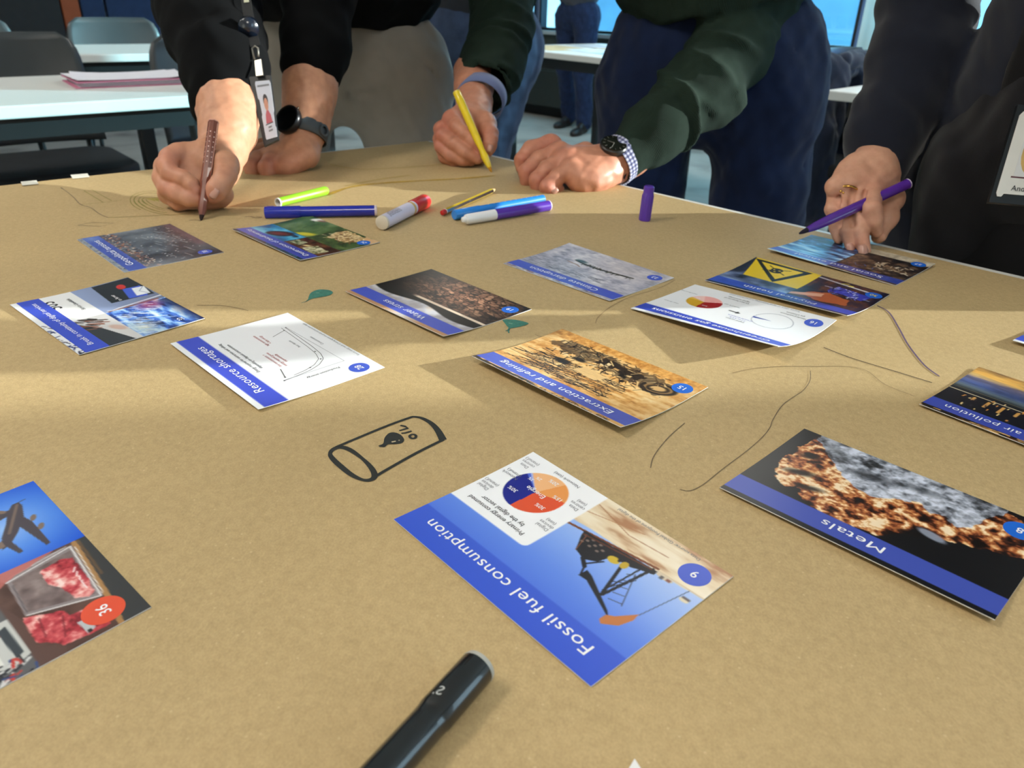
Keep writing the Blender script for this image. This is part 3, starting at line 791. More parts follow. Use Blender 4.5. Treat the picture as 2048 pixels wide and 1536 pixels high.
# sky with the aeroplane seen from below
p.put(p.box_mask(75.2, 149, 0, 53), p.ramp(np.clip(np.hypot(p.u - 112, p.v - 28) / 46, 0, 1), [(0, (150, 192, 250)), (.5, (84, 142, 238)), (1, (28, 86, 214))]))
AP = (78, 70, 78); AP2 = (132, 112, 100)
p.poly([(132.2, 13), (127.7, 12.6), (116, 15.6), (103.8, 22.6), (96, 28.6), (94, 33), (104.7, 30), (115.4, 24.6), (125.6, 20.8), (132, 16.4)], AP); p.line([(130, 14.6), (106, 26)], 1.6, AP2, .8)
p.poly([(117.8, 16.2), (108.8, 14.2), (83, 14), (82, 16.2), (108, 20.2)], AP); p.poly([(123, 19.6), (121, 27), (118, 46), (122, 47), (129, 24), (127.7, 18.6)], AP)
p.poly([(99.1, 27.6), (85.5, 26), (85, 28), (96.7, 31)], AP); p.poly([(96, 31), (94, 42), (97, 42), (102, 31)], AP2)
for e, rr_ in (((111.4, 12.6), .1), ((100.7, 12.4), .1), ((129, 23), 1.2), ((127, 34), 1.2)): p.ell(e[0], e[1], 3.0, 1.5, AP2, 1, None, rr_ - .5)
p.line([(131.9, 13.1), (132.5, 9.5)], .6, AP)
c.face(p); c.disc(14, 16, 9.4, M_discr, '36', size=7.6)

# ---- 28 resource shortages
c = Card('white card 28 titled Resource shortages with a line chart', (-0.1882, 0.5386), 134.66, (2.2, 1.2, 0.2, 0.2)).sheet()
p = Print(0.7, (240, 241, 245)); blue_band(p, 1, 82, 100.2, (72, 88, 206))
BK = (36, 36, 42)
cv = [(29.3, 68.5), (31, 56), (33, 45), (37, 35), (44, 27), (54, 23.6), (70, 21.6), (95, 20), (118, 18.6)]
c.face(p)
sp_ = lambda P_: [tuple(x) for x in np.stack([np.interp(np.linspace(0, len(P_) - 1, 30), range(len(P_)), [q[k] for q in P_]) for k in (0, 1)], -1)]
c.line(sp_(cv), .45, M_tk); c.line(sp_([(a + 2.2, b + 3) for a, b in cv[1:]]), .4, M_tk); c.line([(30, 17), (30, 68)], .28, M_tg); c.line([(30, 17), (118, 18)], .28, M_tg)
c.line([(49, 61.5), (34, 65.8)], .6, M_tk); c.line([(108, 36), (114, 22.6)], .4, M_tk)
for k in ((34, 65.8), (114, 22.4), (29.4, 69), (118.6, 18.4), (37, 43), (45, 29), (60, 25)): c.line([(k[0] - .7, k[1]), (k[0] + .7, k[1])], 1.3, M_tk)
if 1: c.text('title', 'Resource shortages', 74, 88, 10.2, M_tw, bold=.012, space=1.04); c.disc(12.4, 15, 8.0, M_disc2, '28')
c.text('caption', 'Energy required for extraction and refining', 88, 75.2, 3.9, M_tk); c.text('caption', 'depending on deposit concentration', 88, 70.4, 3.9, M_tk)
for tx, u_, v_ in (('low concentration =', 67, 58), ('energy required grows', 67, 54.2), ('exponentially', 67, 50.4), ('high concentration', 107, 46.4), ('= little energy', 107, 42.6)): c.text('caption', tx, u_, v_, 3.4, M_tr)
c.text('caption', 'Production energy', 24, 40, 3.8, M_tk, rot=PI / 2); c.text('caption', 'Concentration', 78, 11.8, 3.4, M_tg); c.text('caption', 'best deposits', 84, 29, 3.2, M_tg)
c.text('caption', 'Source: energy needs of mining against ore grade and extraction depth', 74, 1.8, 3.0, M_tg)

# ---- 15 extraction and refining
c = Card('ochre card 15 titled Extraction and refining with curled blue edge', (0.0575, 0.5178), 134.70, (7.6, 6.8, 0.2, 0.8), knee=0.3).sheet()
p = Print(0.6, (228, 190, 130))
g1 = p.noise(9, 41, 4, (.5, 2)); g2 = p.noise(3, 42, 3)
p.I = p.ramp(np.clip(g1 * .8 + g2 * .3, 0, 1), [(.2, (160, 104, 50)), (.45, (214, 158, 88)), (.65, (234, 192, 128)), (.9, (244, 216, 164))])
p.put(np.clip((14 - p.v) / 4, 0, 1) + 0 * p.u, p.ramp(g2, [(.2, (178, 118, 54)), (.8, (236, 180, 100))]))
p.poly([(20, 16), (128, 12), (138, 26), (120, 32), (60, 36), (24, 40), (12, 30)], (52, 42, 34), .6, 6, 3)
p.poly([(40, 22), (84, 18), (86, 30), (44, 32)], (44, 34, 28), .95, 2, 5)
for k in range(26):
    r_ = random.Random(k); a, b = r_.uniform(24, 130), r_.uniform(14, 40); w_, h_ = r_.uniform(3, 9), r_.uniform(1.5, 4)
    p.poly([(a, b), (a + w_, b + r_.uniform(-1, 1)), (a + w_, b + h_), (a, b + h_)], r_.choice([(226, 190, 132), (30, 26, 24), (200, 156, 98), (84, 64, 48), (232, 204, 154)]), .95)
for k, (rr, col) in enumerate(((15, (28, 24, 24)), (11, (206, 160, 100)), (9.4, (40, 34, 30)), (6, (226, 182, 120)))): p.ell(24, 30, rr, rr * .62, col, .9, 1.4, .3)
p.strokes(170, 24, 126, 10, 40, 9, 1.0, [(26, 22, 22), (30, 26, 24), (70, 52, 38), (226, 190, 132)], 14); p.strokes(190, 36, 128, 44, 76, 20, .8, [(28, 26, 26), (60, 48, 40), (30, 28, 30)], 4, .12); p.strokes(110, 40, 128, 42, 74, 10, .7, [(28, 26, 26), (70, 54, 42)], 5)
p.poly([(60, 44), (84, 42), (88, 54), (64, 56)], (222, 184, 126), .95, 1.5, 7); p.ell(104, 48, 8, 4, (36, 30, 28), .9, 2); p.ell(96, 36, 6, 3, (28, 24, 24), .9, 2)
p.strokes(60, 10, 140, 101, 105, 8, 1.1, [(26, 24, 26), (90, 70, 52)], 6)
p.poly([(148, 101), (100, 101), (70, 105), (148, 105)], (40, 34, 34), .85, 2, 2)
blue_band(p, .9, 82, 100.5, (72, 90, 196)); c.face(p)
c.text('title', 'Extraction and refining', 74, 88, 10.2, M_tw, bold=.012, space=1.05); c.disc(12, 16, 8, M_disc, '15')

# ---- 19 water stress
c = Card('dark card 19 titled Water stress showing cracked dry earth', (-0.0730, 0.6674), 134.63, (3.5, 1.5, 0.8, 0.3)).sheet()
p = Print(0.7, (20, 16, 14))
r_ = np.random.default_rng(8)
pts = r_.random((420, 2)) * np.array([160, 62]) - np.array([6, 4])
uu, vv = np.broadcast_arrays(p.u, p.v)
sc = 0.55 + vv / 50
d1 = np.full(uu.shape, 9e9); d2 = d1.copy(); cid = np.zeros(uu.shape, int)
for i, (a, b) in enumerate(pts):
    d = np.hypot((uu - a) * .75, (vv - b) * 1.5)
    m = d < d1; d2 = np.where(m, d1, np.minimum(d2, d)); d1 = np.where(m, d, d1); cid = np.where(m, i, cid)
tone = r_.random(420)[cid]
soil = p.ramp(np.clip(tone * .6 + p.noise(3, 5) * .5, 0, 1), [(.1, (58, 38, 30)), (.5, (112, 78, 60)), (.9, (172, 132, 104))])
soil = soil * np.clip((d2 - d1) * .9, .08, 1)[..., None]
lit = np.clip(1.9 - 1.6 * np.hypot((uu - 62) / 82, (vv - 26) / 46), .14, 1.5)
p.put(np.clip((59 - vv) / .8, 0, 1), soil * lit[..., None])
p.put(np.clip((vv - 56.5) / .8, 0, 1) * np.clip((62.5 - vv) / .8, 0, 1) * np.clip((104 - uu) / 10, 0, 1), (236, 214, 190))
p.put(np.clip((vv - 60.5) / .6, 0, 1), (18, 18, 16))
p.put(np.clip((vv - (70 + 4 * np.sin(uu / 16) - np.clip(uu - 90, 0, 60) * .02)) / 2, 0, 1), p.ramp(np.clip(p.noise(12, 9) * .8 + (vv - 70) / 60, 0, 1), [(.1, (240, 214, 186)), (.4, (206, 206, 214)), (.7, (166, 158, 160)), (1, (240, 232, 226))]))
p.rect(-1, 149, 99.5, 106, (196, 150, 112)); p.put(np.clip(1 - np.abs(uu - 62) / 26, 0, 1) * (vv > 99), (252, 248, 244))
blue_band(p, .94, 82, 100, (70, 88, 200)); c.face(p)
c.text('title', 'Water stress', 74, 88, 10.2, M_tw, bold=.012, space=1.05); c.disc(12, 16, 8, M_disc, '19')

# ---- 23 climate disruption
c = Card('pale card 23 titled Climate disruption showing a snowy coast', (0.0766, 0.7660), 134.44, (1.2, 0.6, 3.2, 0.4)).sheet()
p = Print(0.8, (206, 204, 212))
p.I = p.ramp(np.clip(p.noise(14, 51, 4) * .7 + p.noise(4, 52, 3, (.6, 1.6)) * .45 - .05, 0, 1), [(.2, (120, 124, 142)), (.45, (176, 174, 190)), (.65, (208, 204, 212)), (.9, (238, 236, 240))])
p.put(np.clip(1 - np.hypot((p.u - 40) / 60, (p.v - 22) / 30), 0, 1), (220, 208, 206), .6)
p.put(np.clip((p.v - 44) / 10, 0, 1) * np.clip((p.u - 60) / 60, 0, 1), p.ramp(p.noise(3, 55, 3, (.4, 2)), [(.2, (96, 98, 116)), (.8, (196, 194, 206))]), .7)
p.line([(104, 36), (90, 39), (70, 40), (50, 38), (27, 35)], 3.2, (56, 54, 50)); p.strokes(60, 26, 96, 35, 41, 3, 1.2, [(34, 44, 46), (96, 88, 76), (60, 52, 46)], 3, PI / 2)
p.ell(98, 34, 8, 3, (58, 84, 92), .9, 2); p.line([(110, 44), (94, 46), (88, 49)], 1.4, (150, 108, 84))
p.strokes(40, 30, 110, 62, 78, 16, 1.0, [(84, 84, 100), (110, 110, 126)], 7, .05)
p.strokes(50, 10, 140, 100, 105, 10, 1.4, [(150, 110, 100), (90, 92, 120), (236, 232, 232)], 8, .0)
blue_band(p, .94, 82, 100, (70, 88, 200)); c.face(p)
c.text('title', 'Climate disruption', 74, 88, 10.2, M_tw, bold=.012, space=1.05); c.disc(13, 16, 8, M_disc2, '23')

# ---- 16 greenhouse gas emissions
c = Card('white card 16 titled Greenhouse gas emissions with two pie charts, one corner raised', (0.1980, 0.6415), 134.27, (13.4, 1.4, 0.3, 8.0), knee=0.1).sheet()
p = Print(0.7, (240, 241, 245)); blue_band(p, 1, 82, 100, (62, 82, 196))
th = (np.degrees(np.arctan2(p.v - 38, p.u - 112)) + 360) % 360
pc = np.zeros((p.nv, p.nu, 3))
for a0, a1, col in ((0, 95, (214, 166, 44)), (95, 215, (170, 32, 36)), (215, 300, (246, 176, 172)), (300, 345, (250, 206, 200)), (345, 360, (236, 190, 80))): pc[(th >= a0) & (th < a1)] = col
p.put(np.clip(.5 - (np.hypot(p.u - 112, p.v - 38) - 17) / p.aa, 0, 1), pc)
d = np.abs(np.hypot(p.u - 42, p.v - 36) - 18); p.put(np.clip(.5 - (d - .25) / p.aa, 0, 1), (120, 124, 140))
p.poly([(42, 36), (60, 40), (60.3, 36.2)], (52, 70, 160)); p.poly([(72, 40), (76, 43), (76, 41), (84, 41), (84, 39), (76, 39), (76, 37)], (30, 30, 36))
c.face(p); c.text('title', 'Greenhouse gas emissions', 74, 88, 10.2, M_tw, bold=.012, space=1.02); c.disc(13, 16, 8, M_disc2, '16')
for tx, u_, v_, m_ in (('Digital carbon', 66, 58, M_tk), ('2.1 to 3.9 %', 66, 53.6, M_tb), ('of world emissions', 66, 49.2, M_tb), ('Carbon footprint of', 92, 12.5, M_tk), ('digital technology', 92, 8.4, M_tk), ('World greenhouse', 34, 12.5, M_tk), ('gas emissions', 34, 8.4, M_tk), ('54%', 106, 45.5, M_tw), ('40%', 122, 32, M_tw), ('manufacturing', 138, 24, M_tg), ('network use', 88, 27, M_tg), ('user devices', 134, 60, M_tg), ('Source: share of digital technology in greenhouse gases', 70, 1.8, M_tg)): c.text('caption', tx, u_, v_, 3.3, m_)

# ---- 30 physical health
c = Card('card titled physical health with a yellow warning triangle', (0.2862, 0.7294), 135.97, (6.5, 0.9, 3.4, 0.6)).sheet()
p = Print(0.7, (24, 30, 60))
uu, vv = np.broadcast_arrays(p.u, p.v)
p.put(p.box_mask(0, 71, 0, 106), p.ramp(np.clip(p.noise(9, 61, 4), 0, 1), [(.2, (14, 12, 26)), (.5, (40, 34, 56)), (.75, (96, 56, 40)), (1, (40, 70, 160))]))
p.poly([(8, 24), (44, 18), (48, 36), (12, 40)], (44, 62, 190), .95, 2, 3); p.strokes(40, 8, 50, 18, 40, 8, 1.2, [(90, 120, 230), (200, 210, 240), (20, 24, 60)], 3)
p.line([(4, 14), (70, 6)], 3, (176, 176, 186)); p.line([(8, 12), (40, 9)], 1.2, (240, 240, 240)); p.line([(40, 4), (46, 8)], 1.5, (230, 210, 70)); p.ell(36, 8, 3, 1.6, (228, 206, 60))
p.poly([(20, 50), (44, 42), (58, 52), (64, 66), (40, 76), (16, 68)], (186, 92, 44), .95, 2, 5); p.poly([(46, 48), (74, 70), (70, 76), (44, 60)], (226, 170, 140), .95, 1, 6)
p.put(p.box_mask(71, 149, 0, 106), p.ramp(np.clip(p.noise(16, 62, 3) * .9 + (vv - 60) / 120, 0, 1), [(.2, (40, 44, 60)), (.5, (92, 104, 140)), (.75, (150, 176, 214)), (1, (80, 130, 220))]))
p.poly([(71, -2), (147, -2), (132, 56), (71, 56)], (232, 198, 30)); 
p.poly([(146, 3), (80, 2), (99, 55)], (24, 22, 22)); p.poly([(136.5, 7.5), (88, 7), (101, 45)], (236, 202, 34))
for k in ((112, 19), (112, 24)): p.ell(k[0], k[1], 6.5, 5, (24, 22, 22))
p.ell(109.4, 19.5, 1.6, 1.5, (236, 202, 34)); p.ell(114.6, 19.5, 1.6, 1.5, (236, 202, 34)); p.ell(112, 25, 1.4, 1, (236, 202, 34))
p.line([(100, 12), (124, 28)], 1.3, (24, 22, 22)); p.line([(124, 12), (100, 28)], 1.3, (24, 22, 22))
blue_band(p, .78, 80, 100, (44, 76, 200)); p.rect(-1, 149, 100, 106, (30, 40, 70), .8); c.face(p)
c.text('title', 'Physical health', 74, 87, 9.8, M_tw, bold=.012, space=1.08); c.disc(10, 16, 8, M_disc, '30', mat('yellow print ink', (240, 214, 60), .5))

# ---- 27 social and ethical
c = Card('card 27 titled Social and ethical under the pointing fingers', (0.3808, 0.8336), 133.47, (0.3, 4.0, 1.2, 2.0)).sheet()
p = Print(0.75, (30, 30, 44))
p.put(p.box_mask(0, 76, 0, 106), p.ramp(np.clip(p.noise(8, 71, 4), 0, 1), [(.2, (20, 18, 22)), (.45, (54, 44, 42)), (.65, (110, 86, 66)), (.9, (178, 150, 122))]))
p.put(p.box_mask(0, 90, 0, 16), p.ramp(p.noise(5, 72), [(.2, (170, 156, 132)), (.8, (222, 212, 190))])); p.put(p.box_mask(14, 76, 16, 26), (24, 22, 26), .8)
p.strokes(70, 8, 46, 34, 62, 7, 1.6, [(150, 120, 92), (206, 180, 146), (70, 54, 44), (230, 214, 190)], 3); p.strokes(30, 30, 76, 60, 80, 10, 1.5, [(70, 96, 150), (120, 60, 60), (40, 44, 60)], 4)
p.put(p.box_mask(76, 149, 0, 106), p.ramp(np.clip(p.noise(12, 73, 3, (.5, 1.6)) * .9 + (p.v - 40) / 160, 0, 1), [(.15, (22, 26, 40)), (.4, (56, 96, 160)), (.6, (110, 180, 236)), (.85, (206, 234, 252))]))
p.strokes(60, 80, 148, 2, 40, 14, 1.4, [(20, 24, 40), (70, 80, 110), (40, 60, 110)], 5, .2)
blue_band(p, .72, 82, 100, (56, 84, 206)); c.face(p)
c.text('title', 'Social and ethical', 70, 88, 10.2, M_tw, bold=.012, space=1.05); c.disc(12, 16, 8, M_disc, '27')

# ---- 32 break in continuity of digital services
c = Card('card 32 titled Break in continuity of digital services with 503 error page', (-0.3612, 0.6188), 139.29, (0.4, 1.5, 1.2, 0.4)).sheet()
p = Print(0.7, (232, 234, 238))
uu, vv = np.broadcast_arrays(p.u, p.v)
p.put(p.box_mask(72, 149, 0, 54), p.ramp(vv / 54, [(0, (120, 130, 160)), (1, (150, 166, 206))]))
p.poly([(88, 2), (147, -2), (146, 36), (92, 40)], (40, 42, 48)); p.poly([(88, 8), (118, 2), (120, 18), (92, 24)], (70, 98, 214)); p.poly([(92, 4), (114, 0), (116, 11), (94, 16)], (236, 240, 246))
p.line([(93, 5), (104, 9), (114, 1)], .8, (150, 160, 190)); p.ell(127, 16, 7, 4, (206, 56, 52), 1, None, -.2)
p.line([(80, -2), (76, 40), (71, 54)], 3, (206, 212, 226)); p.line([(74, 6), (73, 50)], 2.4, (150, 100, 84))
p.put(p.box_mask(72, 149, 54, 82), (240, 240, 241)); 
p.put(p.box_mask(0, 72, 0, 54), p.ramp(np.clip(p.noise(10, 81, 4, (.5, 1.8)), 0, 1), [(.15, (24, 30, 70)), (.4, (66, 110, 206)), (.6, (150, 196, 246)), (.85, (240, 246, 252))]))
p.put(np.clip(1 - np.hypot((uu - 64) / 16, (vv - 18) / 16), 0, 1), (190, 60, 110), .9); p.put(np.clip(1 - np.hypot((uu - 18) / 30, (vv - 44) / 14), 0, 1), (240, 240, 214), .9); p.put(np.clip((12 - vv) / 12, 0, 1) * (uu < 70), (20, 22, 60), .85)
p.strokes(60, 2, 70, 14, 50, 16, 1.0, [(236, 244, 252), (110, 170, 240), (214, 230, 250)], 6, .9)
p.put(p.box_mask(0, 72, 54, 82), (214, 212, 212)); p.poly([(0, 82), (0, 60), (40, 70), (62, 82)], (56, 58, 62)); p.strokes(26, 40, 66, 58, 78, 16, 2.2, [(30, 28, 30), (150, 96, 76), (60, 50, 46)], 3, .9); p.ell(34, 60, 9, 4, (214, 180, 166), .9, 2, .4)
p.rect(-1, 149, 99.5, 106, (238, 240, 244)); p.strokes(40, 0, 80, 98, 106, 6, 2, [(40, 50, 110), (120, 110, 120), (236, 236, 240), (30, 34, 60)], 9)
c.face(p)
c.text('caption', 'Service Unavailable', 112, 62, 4.8, M_tk); c.text('error_number', '503', 122, 75, 17, M_tk, bold=.2, h=.00012)
p2 = Print(1.5, (62, 84, 204), 148, 18); c2 = c
u_, v_ = np.meshgrid(np.linspace(0, 148, 30), np.linspace(81.5, 100, 6)); W_ = c.P(u_.ravel(), v_.ravel(), .00022)
i_, j_ = np.meshgrid(np.arange(29), np.arange(5)); q_ = np.stack([j_ * 30 + i_, j_ * 30 + i_ + 1, (j_ + 1) * 30 + i_ + 1, (j_ + 1) * 30 + i_], -1).reshape(-1, 4)
np_mesh('title_band', W_, q_, mat('blue title band ink', (62, 84, 204), .4, var=.02), c.t)
c.text('title', 'Break in continuity of digital services', 74, 88.5, 6.6, M_tw, bold=.012, h=.0004); c.text('caption', 'to Server', 102, 30, 5, M_tw, h=.0002); c.text('number', '32', 13, 13, 7, M_tw, bold=.012)

# ---- geopolitical tensions
c = Card('grey card titled Geopolitical tensions beside the brown marker', (-0.4088, 0.8134), 134.26, (0.3, 0.3, 0.3, 0.3)).sheet()
p = Print(0.8, (84, 88, 96))
uu, vv = np.broadcast_arrays(p.u, p.v)
p.I = p.ramp(np.clip(p.noise(26, 91, 3) * .8 + (uu - 60) / 300, 0, 1), [(.2, (58, 58, 66)), (.5, (98, 104, 114)), (.8, (136, 142, 150))])
p.put(np.clip((30 - vv) / 26, 0, 1) * np.clip((uu - 40) / 60, 0, 1), (52, 36, 40), .9); p.put(np.clip((12 - vv) / 6, 0, 1) * np.clip((uu - 30) / 20, 0, 1), (120, 96, 104), .8)
p.strokes(90, 60, 144, 6, 34, 2.2, 1.4, [(30, 22, 26), (150, 130, 130), (70, 50, 56), (200, 190, 190)], 5); p.strokes(50, 6, 120, 10, 70, 2.2, 1.3, [(220, 222, 226), (180, 186, 194)], 6)
for k in range(14): p.line([(12 + k * 8, 30 + 16 * math.sin(k * 1.9)), (24 + k * 8, 33 + 16 * math.sin(k * 1.9))], .9, (190, 194, 200), .7)
p.strokes(420, 0, 148, 66, 84, 2.4, 1.6, [(206, 130, 90), (236, 214, 190), (80, 50, 44), (150, 90, 70), (60, 60, 84), (40, 36, 44)], 7)
p.put(np.clip((40 - uu) / 40, 0, 1) * np.clip((vv - 20) / 50, 0, 1), (206, 212, 222), .6)  # whitish glare painted into the print
p.rect(-1, 149, 99.5, 106, (150, 158, 170)); p.strokes(80, 0, 148, 99, 106, 3, 1.5, [(60, 60, 80), (200, 190, 180), (120, 100, 90)], 8)
blue_band(p, .88, 82, 100, (74, 96, 196)); p.put(np.clip(1 - np.hypot((uu - 140) / 20, (vv - 92) / 14), 0, 1), (150, 180, 220), .6); c.face(p)  # pale end of the title band is painted glare
c.text('title', 'Geopolitical tensions', 74, 88, 10.2, M_tw, bold=.012); c.disc(14, 15, 7.5, M_disc2, '38')

# ---- destruction of biodiversity
c = Card('colourful card titled Destruction of biodiversity beside the blue marker', (-0.2470, 0.8622), 136.35, (1.5, 3.6, 2.4, 0.4)).sheet()
p = Print(0.75, (60, 96, 60))
uu, vv = np.broadcast_arrays(p.u, p.v)
p.put(p.box_mask(72, 149, 0, 52), p.ramp(np.clip(p.noise(18, 101, 3), 0, 1), [(.2, (44, 66, 40)), (.5, (76, 110, 62)), (.8, (118, 140, 96))])); p.ell(84, 46, 6, 14, (220, 208, 60), .9, 4, -1.1)
p.ell(122, 4, 10, 5, (238, 238, 232), 1, 2, .5); p.ell(114, 3, 7, 3, (134, 100, 80), .9, 2, .3); p.line([(124, 10), (118, 12), (120, 18)], 1.2, (20, 20, 20)); p.line([(112, 24), (106, 36)], .8, (40, 60, 34))
p.put(p.box_mask(0, 72, 0, 52), p.ramp(np.clip(p.noise(9, 102, 4), 0, 1), [(.2, (30, 50, 32)), (.5, (62, 88, 48)), (.8, (104, 124, 70))])); p.poly([(10, 4), (60, 2), (66, 18), (56, 34), (26, 30), (14, 16)], p.ramp(p.noise(3, 103), [(.2, (120, 84, 54)), (.5, (196, 164, 110)), (.8, (236, 216, 170))]), 1, 3, 4); p.poly([(0, 0), (26, 0), (16, 12), (0, 14)], (214, 172, 126), .95, 2, 3)
p.strokes(40, 20, 64, 6, 32, 9, 1.6, [(226, 204, 156), (120, 80, 50), (240, 224, 180)], 4)
p.put(p.box_mask(72, 149, 52, 106), p.ramp(np.clip(p.noise(16, 104, 3), 0, 1), [(.2, (20, 70, 120)), (.5, (38, 140, 190)), (.8, (110, 196, 226))])); p.ell(104, 68, 17, 10, (30, 22, 26), 1, 3, .5); p.ell(104, 68, 12, 6, (120, 46, 36), .9, 5, .5); p.ell(84, 60, 6, 3, (24, 40, 60), .9, 2)
p.put(p.box_mask(0, 72, 52, 106), p.ramp(np.clip(p.noise(8, 105, 4), 0, 1), [(.2, (30, 18, 14)), (.5, (74, 40, 26)), (.8, (120, 84, 54))])); p.poly([(52, 62), (70, 64), (68, 78), (50, 76)], p.ramp(p.noise(3, 106), [(.2, (50, 70, 40)), (.8, (206, 204, 170))]), 1, 2, 5); p.poly([(8, 64), (34, 62), (38, 80), (10, 82)], p.ramp(p.noise(2.5, 107), [(.2, (70, 80, 44)), (.6, (196, 190, 150)), (1, (250, 246, 226))]), 1, 2, 6); p.ell(42, 70, 6, 3, (240, 220, 160), .9, 3, .4)
p.rect(-1, 149, 99.5, 106, (40, 70, 90)); p.strokes(60, 0, 148, 99, 106, 6, 1.5, [(20, 24, 24), (60, 130, 180), (90, 60, 40)], 8)
blue_band(p, .9, 82, 100, (60, 80, 190)); c.face(p)
c.text('title', 'Destruction of biodiversity', 74, 88, 8.2, M_tw, bold=.012); c.disc(10, 15.5, 7.8, M_disc, '24')

# ---- air pollution
c = Card('dusk coloured card titled air pollution at the right edge', (0.3831, 0.4592), 130.25, (1.5, 2.0, 1.0, 0.5)).sheet()
p = Print(0.7, (40, 36, 44))
uu, vv = np.broadcast_arrays(p.u, p.v)
p.vgrad([(0, (206, 150, 76)), (14, (232, 180, 92)), (20, (120, 110, 130)), (34, (76, 98, 160)), (42, (96, 110, 120)), (48, (40, 44, 48)), (60, (28, 28, 36)), (82, (24, 26, 34)), (105, (90, 50, 30))])
p.put(np.clip(p.noise(10, 111, 4, (.5, 2)) * 1.6 - .6, 0, 1) * (vv < 40), (44, 44, 60), .8); p.put(np.clip(p.noise(8, 112, 4, (.4, 2)) * 1.6 - .7, 0, 1) * (vv < 22), (246, 206, 120), .9)
p.line([(0, 54), (148, 54)], 1.0, (222, 206, 170)); p.line([(0, 46), (148, 48)], .7, (150, 140, 110), .7)
for k in range(12): p.line([(18 + k * 10, 58), (18 + k * 10, 62 + 8 * abs(math.sin(k * 2.3)))], 2.2, (236, 176, 96), .9)
p.strokes(60, 4, 140, 50, 78, 4, 1.2, [(252, 220, 150), (230, 160, 80), (60, 50, 60)], 3, PI / 2); p.poly([(20, 66), (52, 64), (56, 80), (24, 80)], (20, 24, 44), .9, 2, 2)
p.rect(-1, 149, 99.5, 106, (30, 24, 26)); p.strokes(60, 0, 148, 99, 106, 8, 1.6, [(240, 190, 120), (120, 70, 40), (30, 24, 26)], 6, 0)
blue_band(p, .9, 82, 100, (66, 86, 196)); c.face(p)
c.text('title', 'air pollution', 111, 88, 9.4, M_tw, bold=.012, space=1.05); c.disc(13, 16, 8, M_disc, '')

# ---- card cut by the right edge of the picture
c = Card('blue edged card just showing at the far right of the table', (0.0, 0.0), 131.0, (3, 3, 0.5, 0.5))
g = onz(2022, 690); a_ = math.radians(131)
c.t.location = (g.x - math.cos(a_) * .074 + math.sin(a_) * .0525, g.y - math.sin(a_) * .074 - math.cos(a_) * .0525, T + .0016)
c.sheet(); p = Print(1.0, (228, 230, 236)); p.I = p.ramp(np.clip(p.noise(16, 131, 4), 0, 1), [(.2, (84, 96, 120)), (.5, (150, 160, 178)), (.8, (226, 230, 236))]); p.rect(-1, 149, 99.5, 106, (232, 234, 240)); blue_band(p, .95, 82, 100, (60, 80, 196)); c.face(p)

# ================================================================ drawings on the paper
def ribbon(name, px, w, m, h=0.00035, closed=False):
    """a drawn stroke: px are photo pixels on the table, w width in mm (number or per point)"""
    P = [onz(a, b) for a, b in px]
    n = len(P); Wd = [w] * n if not hasattr(w, '__len__') else list(w)
    V, F = [], []
    for i in range(n):
        if closed: t = P[(i + 1) % n] - P[i - 1]
        else: t = P[min(i + 1, n - 1)] - P[max(i - 1, 0)]
        t.z = 0; t.normalize(); s_ = Vector((-t.y, t.x, 0)) * (Wd[i] / 2000)
        for q in (P[i] + s_, P[i] - s_):
            V.append((q.x - paper.location.x, q.y - paper.location.y, float(paper_z(q.x, q.y)) + h - T))
    for i in range(n if closed else n - 1):
        j = (i + 1) % n; F.append((2 * i, 2 * i + 1, 2 * j + 1, 2 * j))
    return pyd(name, V, F, m, paper)
def fill(name, px, m, h=0.0004):
    P = [onz(a, b) for a, b in px]
    return pyd(name, [(q.x - paper.location.x, q.y - paper.location.y, float(paper_z(q.x, q.y)) + h - T) for q in P], [tuple(range(len(P)))], m, paper)
def spline(pts, k=6, closed=False):
    """smooth curve through points"""
    n = len(pts); out = []
    for i in range(n if closed else n - 1):
        g = lambda j: np.array(pts[j % n] if closed else pts[min(max(j, 0), n - 1)], float)
        p0, p1, p2, p3 = g(i - 1), g(i), g(i + 1), g(i + 2)
        for t in np.arange(k) / k:
            out.append(tuple(0.5 * ((2 * p1) + (-p0 + p2) * t + (2 * p0 - 5 * p1 + 4 * p2 - p3) * t * t + (-p0 + 3 * p1 - 3 * p2 + p3) * t ** 3)))
    if not closed: out.append(tuple(pts[-1]))
    return out
def cr(x0, y0, s_, pts): return [(x0 + a / s_, y0 + b / s_) for a, b in pts]
M_ink = mat('black marker ink', (40, 42, 40), 0.6, var=0.15, scale=300)
M_teal = mat('teal marker ink', (62, 122, 108), 0.6, var=0.2, scale=300)
M_pur = mat('purple marker ink', (92, 74, 104), 0.6, var=0.15, scale=300)
M_pen = mat('grey pencil line', (112, 96, 74), 0.7, var=0.2, scale=300)
M_pen2 = mat('faint pencil line', (140, 118, 84), 0.7, var=0.15, scale=300)
M_olive = mat('olive pencil', (138, 130, 62), 0.7, var=0.2, scale=300)
M_ochre = mat('ochre marker wash', (176, 142, 54), 0.6, var=0.2, scale=120)
M_hl = mat('uncoloured paper spot', (206, 190, 152), 0.6)
B = lambda pts: cr(640, 810, 7.314, pts)
ell = spline(B([(150, 740), (200, 672), (300, 642), (420, 672), (560, 762), (700, 885), (785, 1000), (795, 1085), (715, 1128), (600, 1115), (450, 1040), (300, 920), (190, 815)]), 5, True)
wd = [2.9 + 1.6 * abs(math.sin(i * PI / 22)) for i in range(len(ell))]
ribbon('oil_drum_outline', ell, [w * .85 for w in wd], M_ink, closed=True)
ribbon('oil_drum_outline', spline(B([(240, 640), (500, 530), (880, 370), (1150, 265), (1350, 195)]), 4), 2.3, M_ink)
ar = spline(B([(1340, 192), (1480, 212), (1620, 285), (1720, 390), (1800, 535)]), 6)
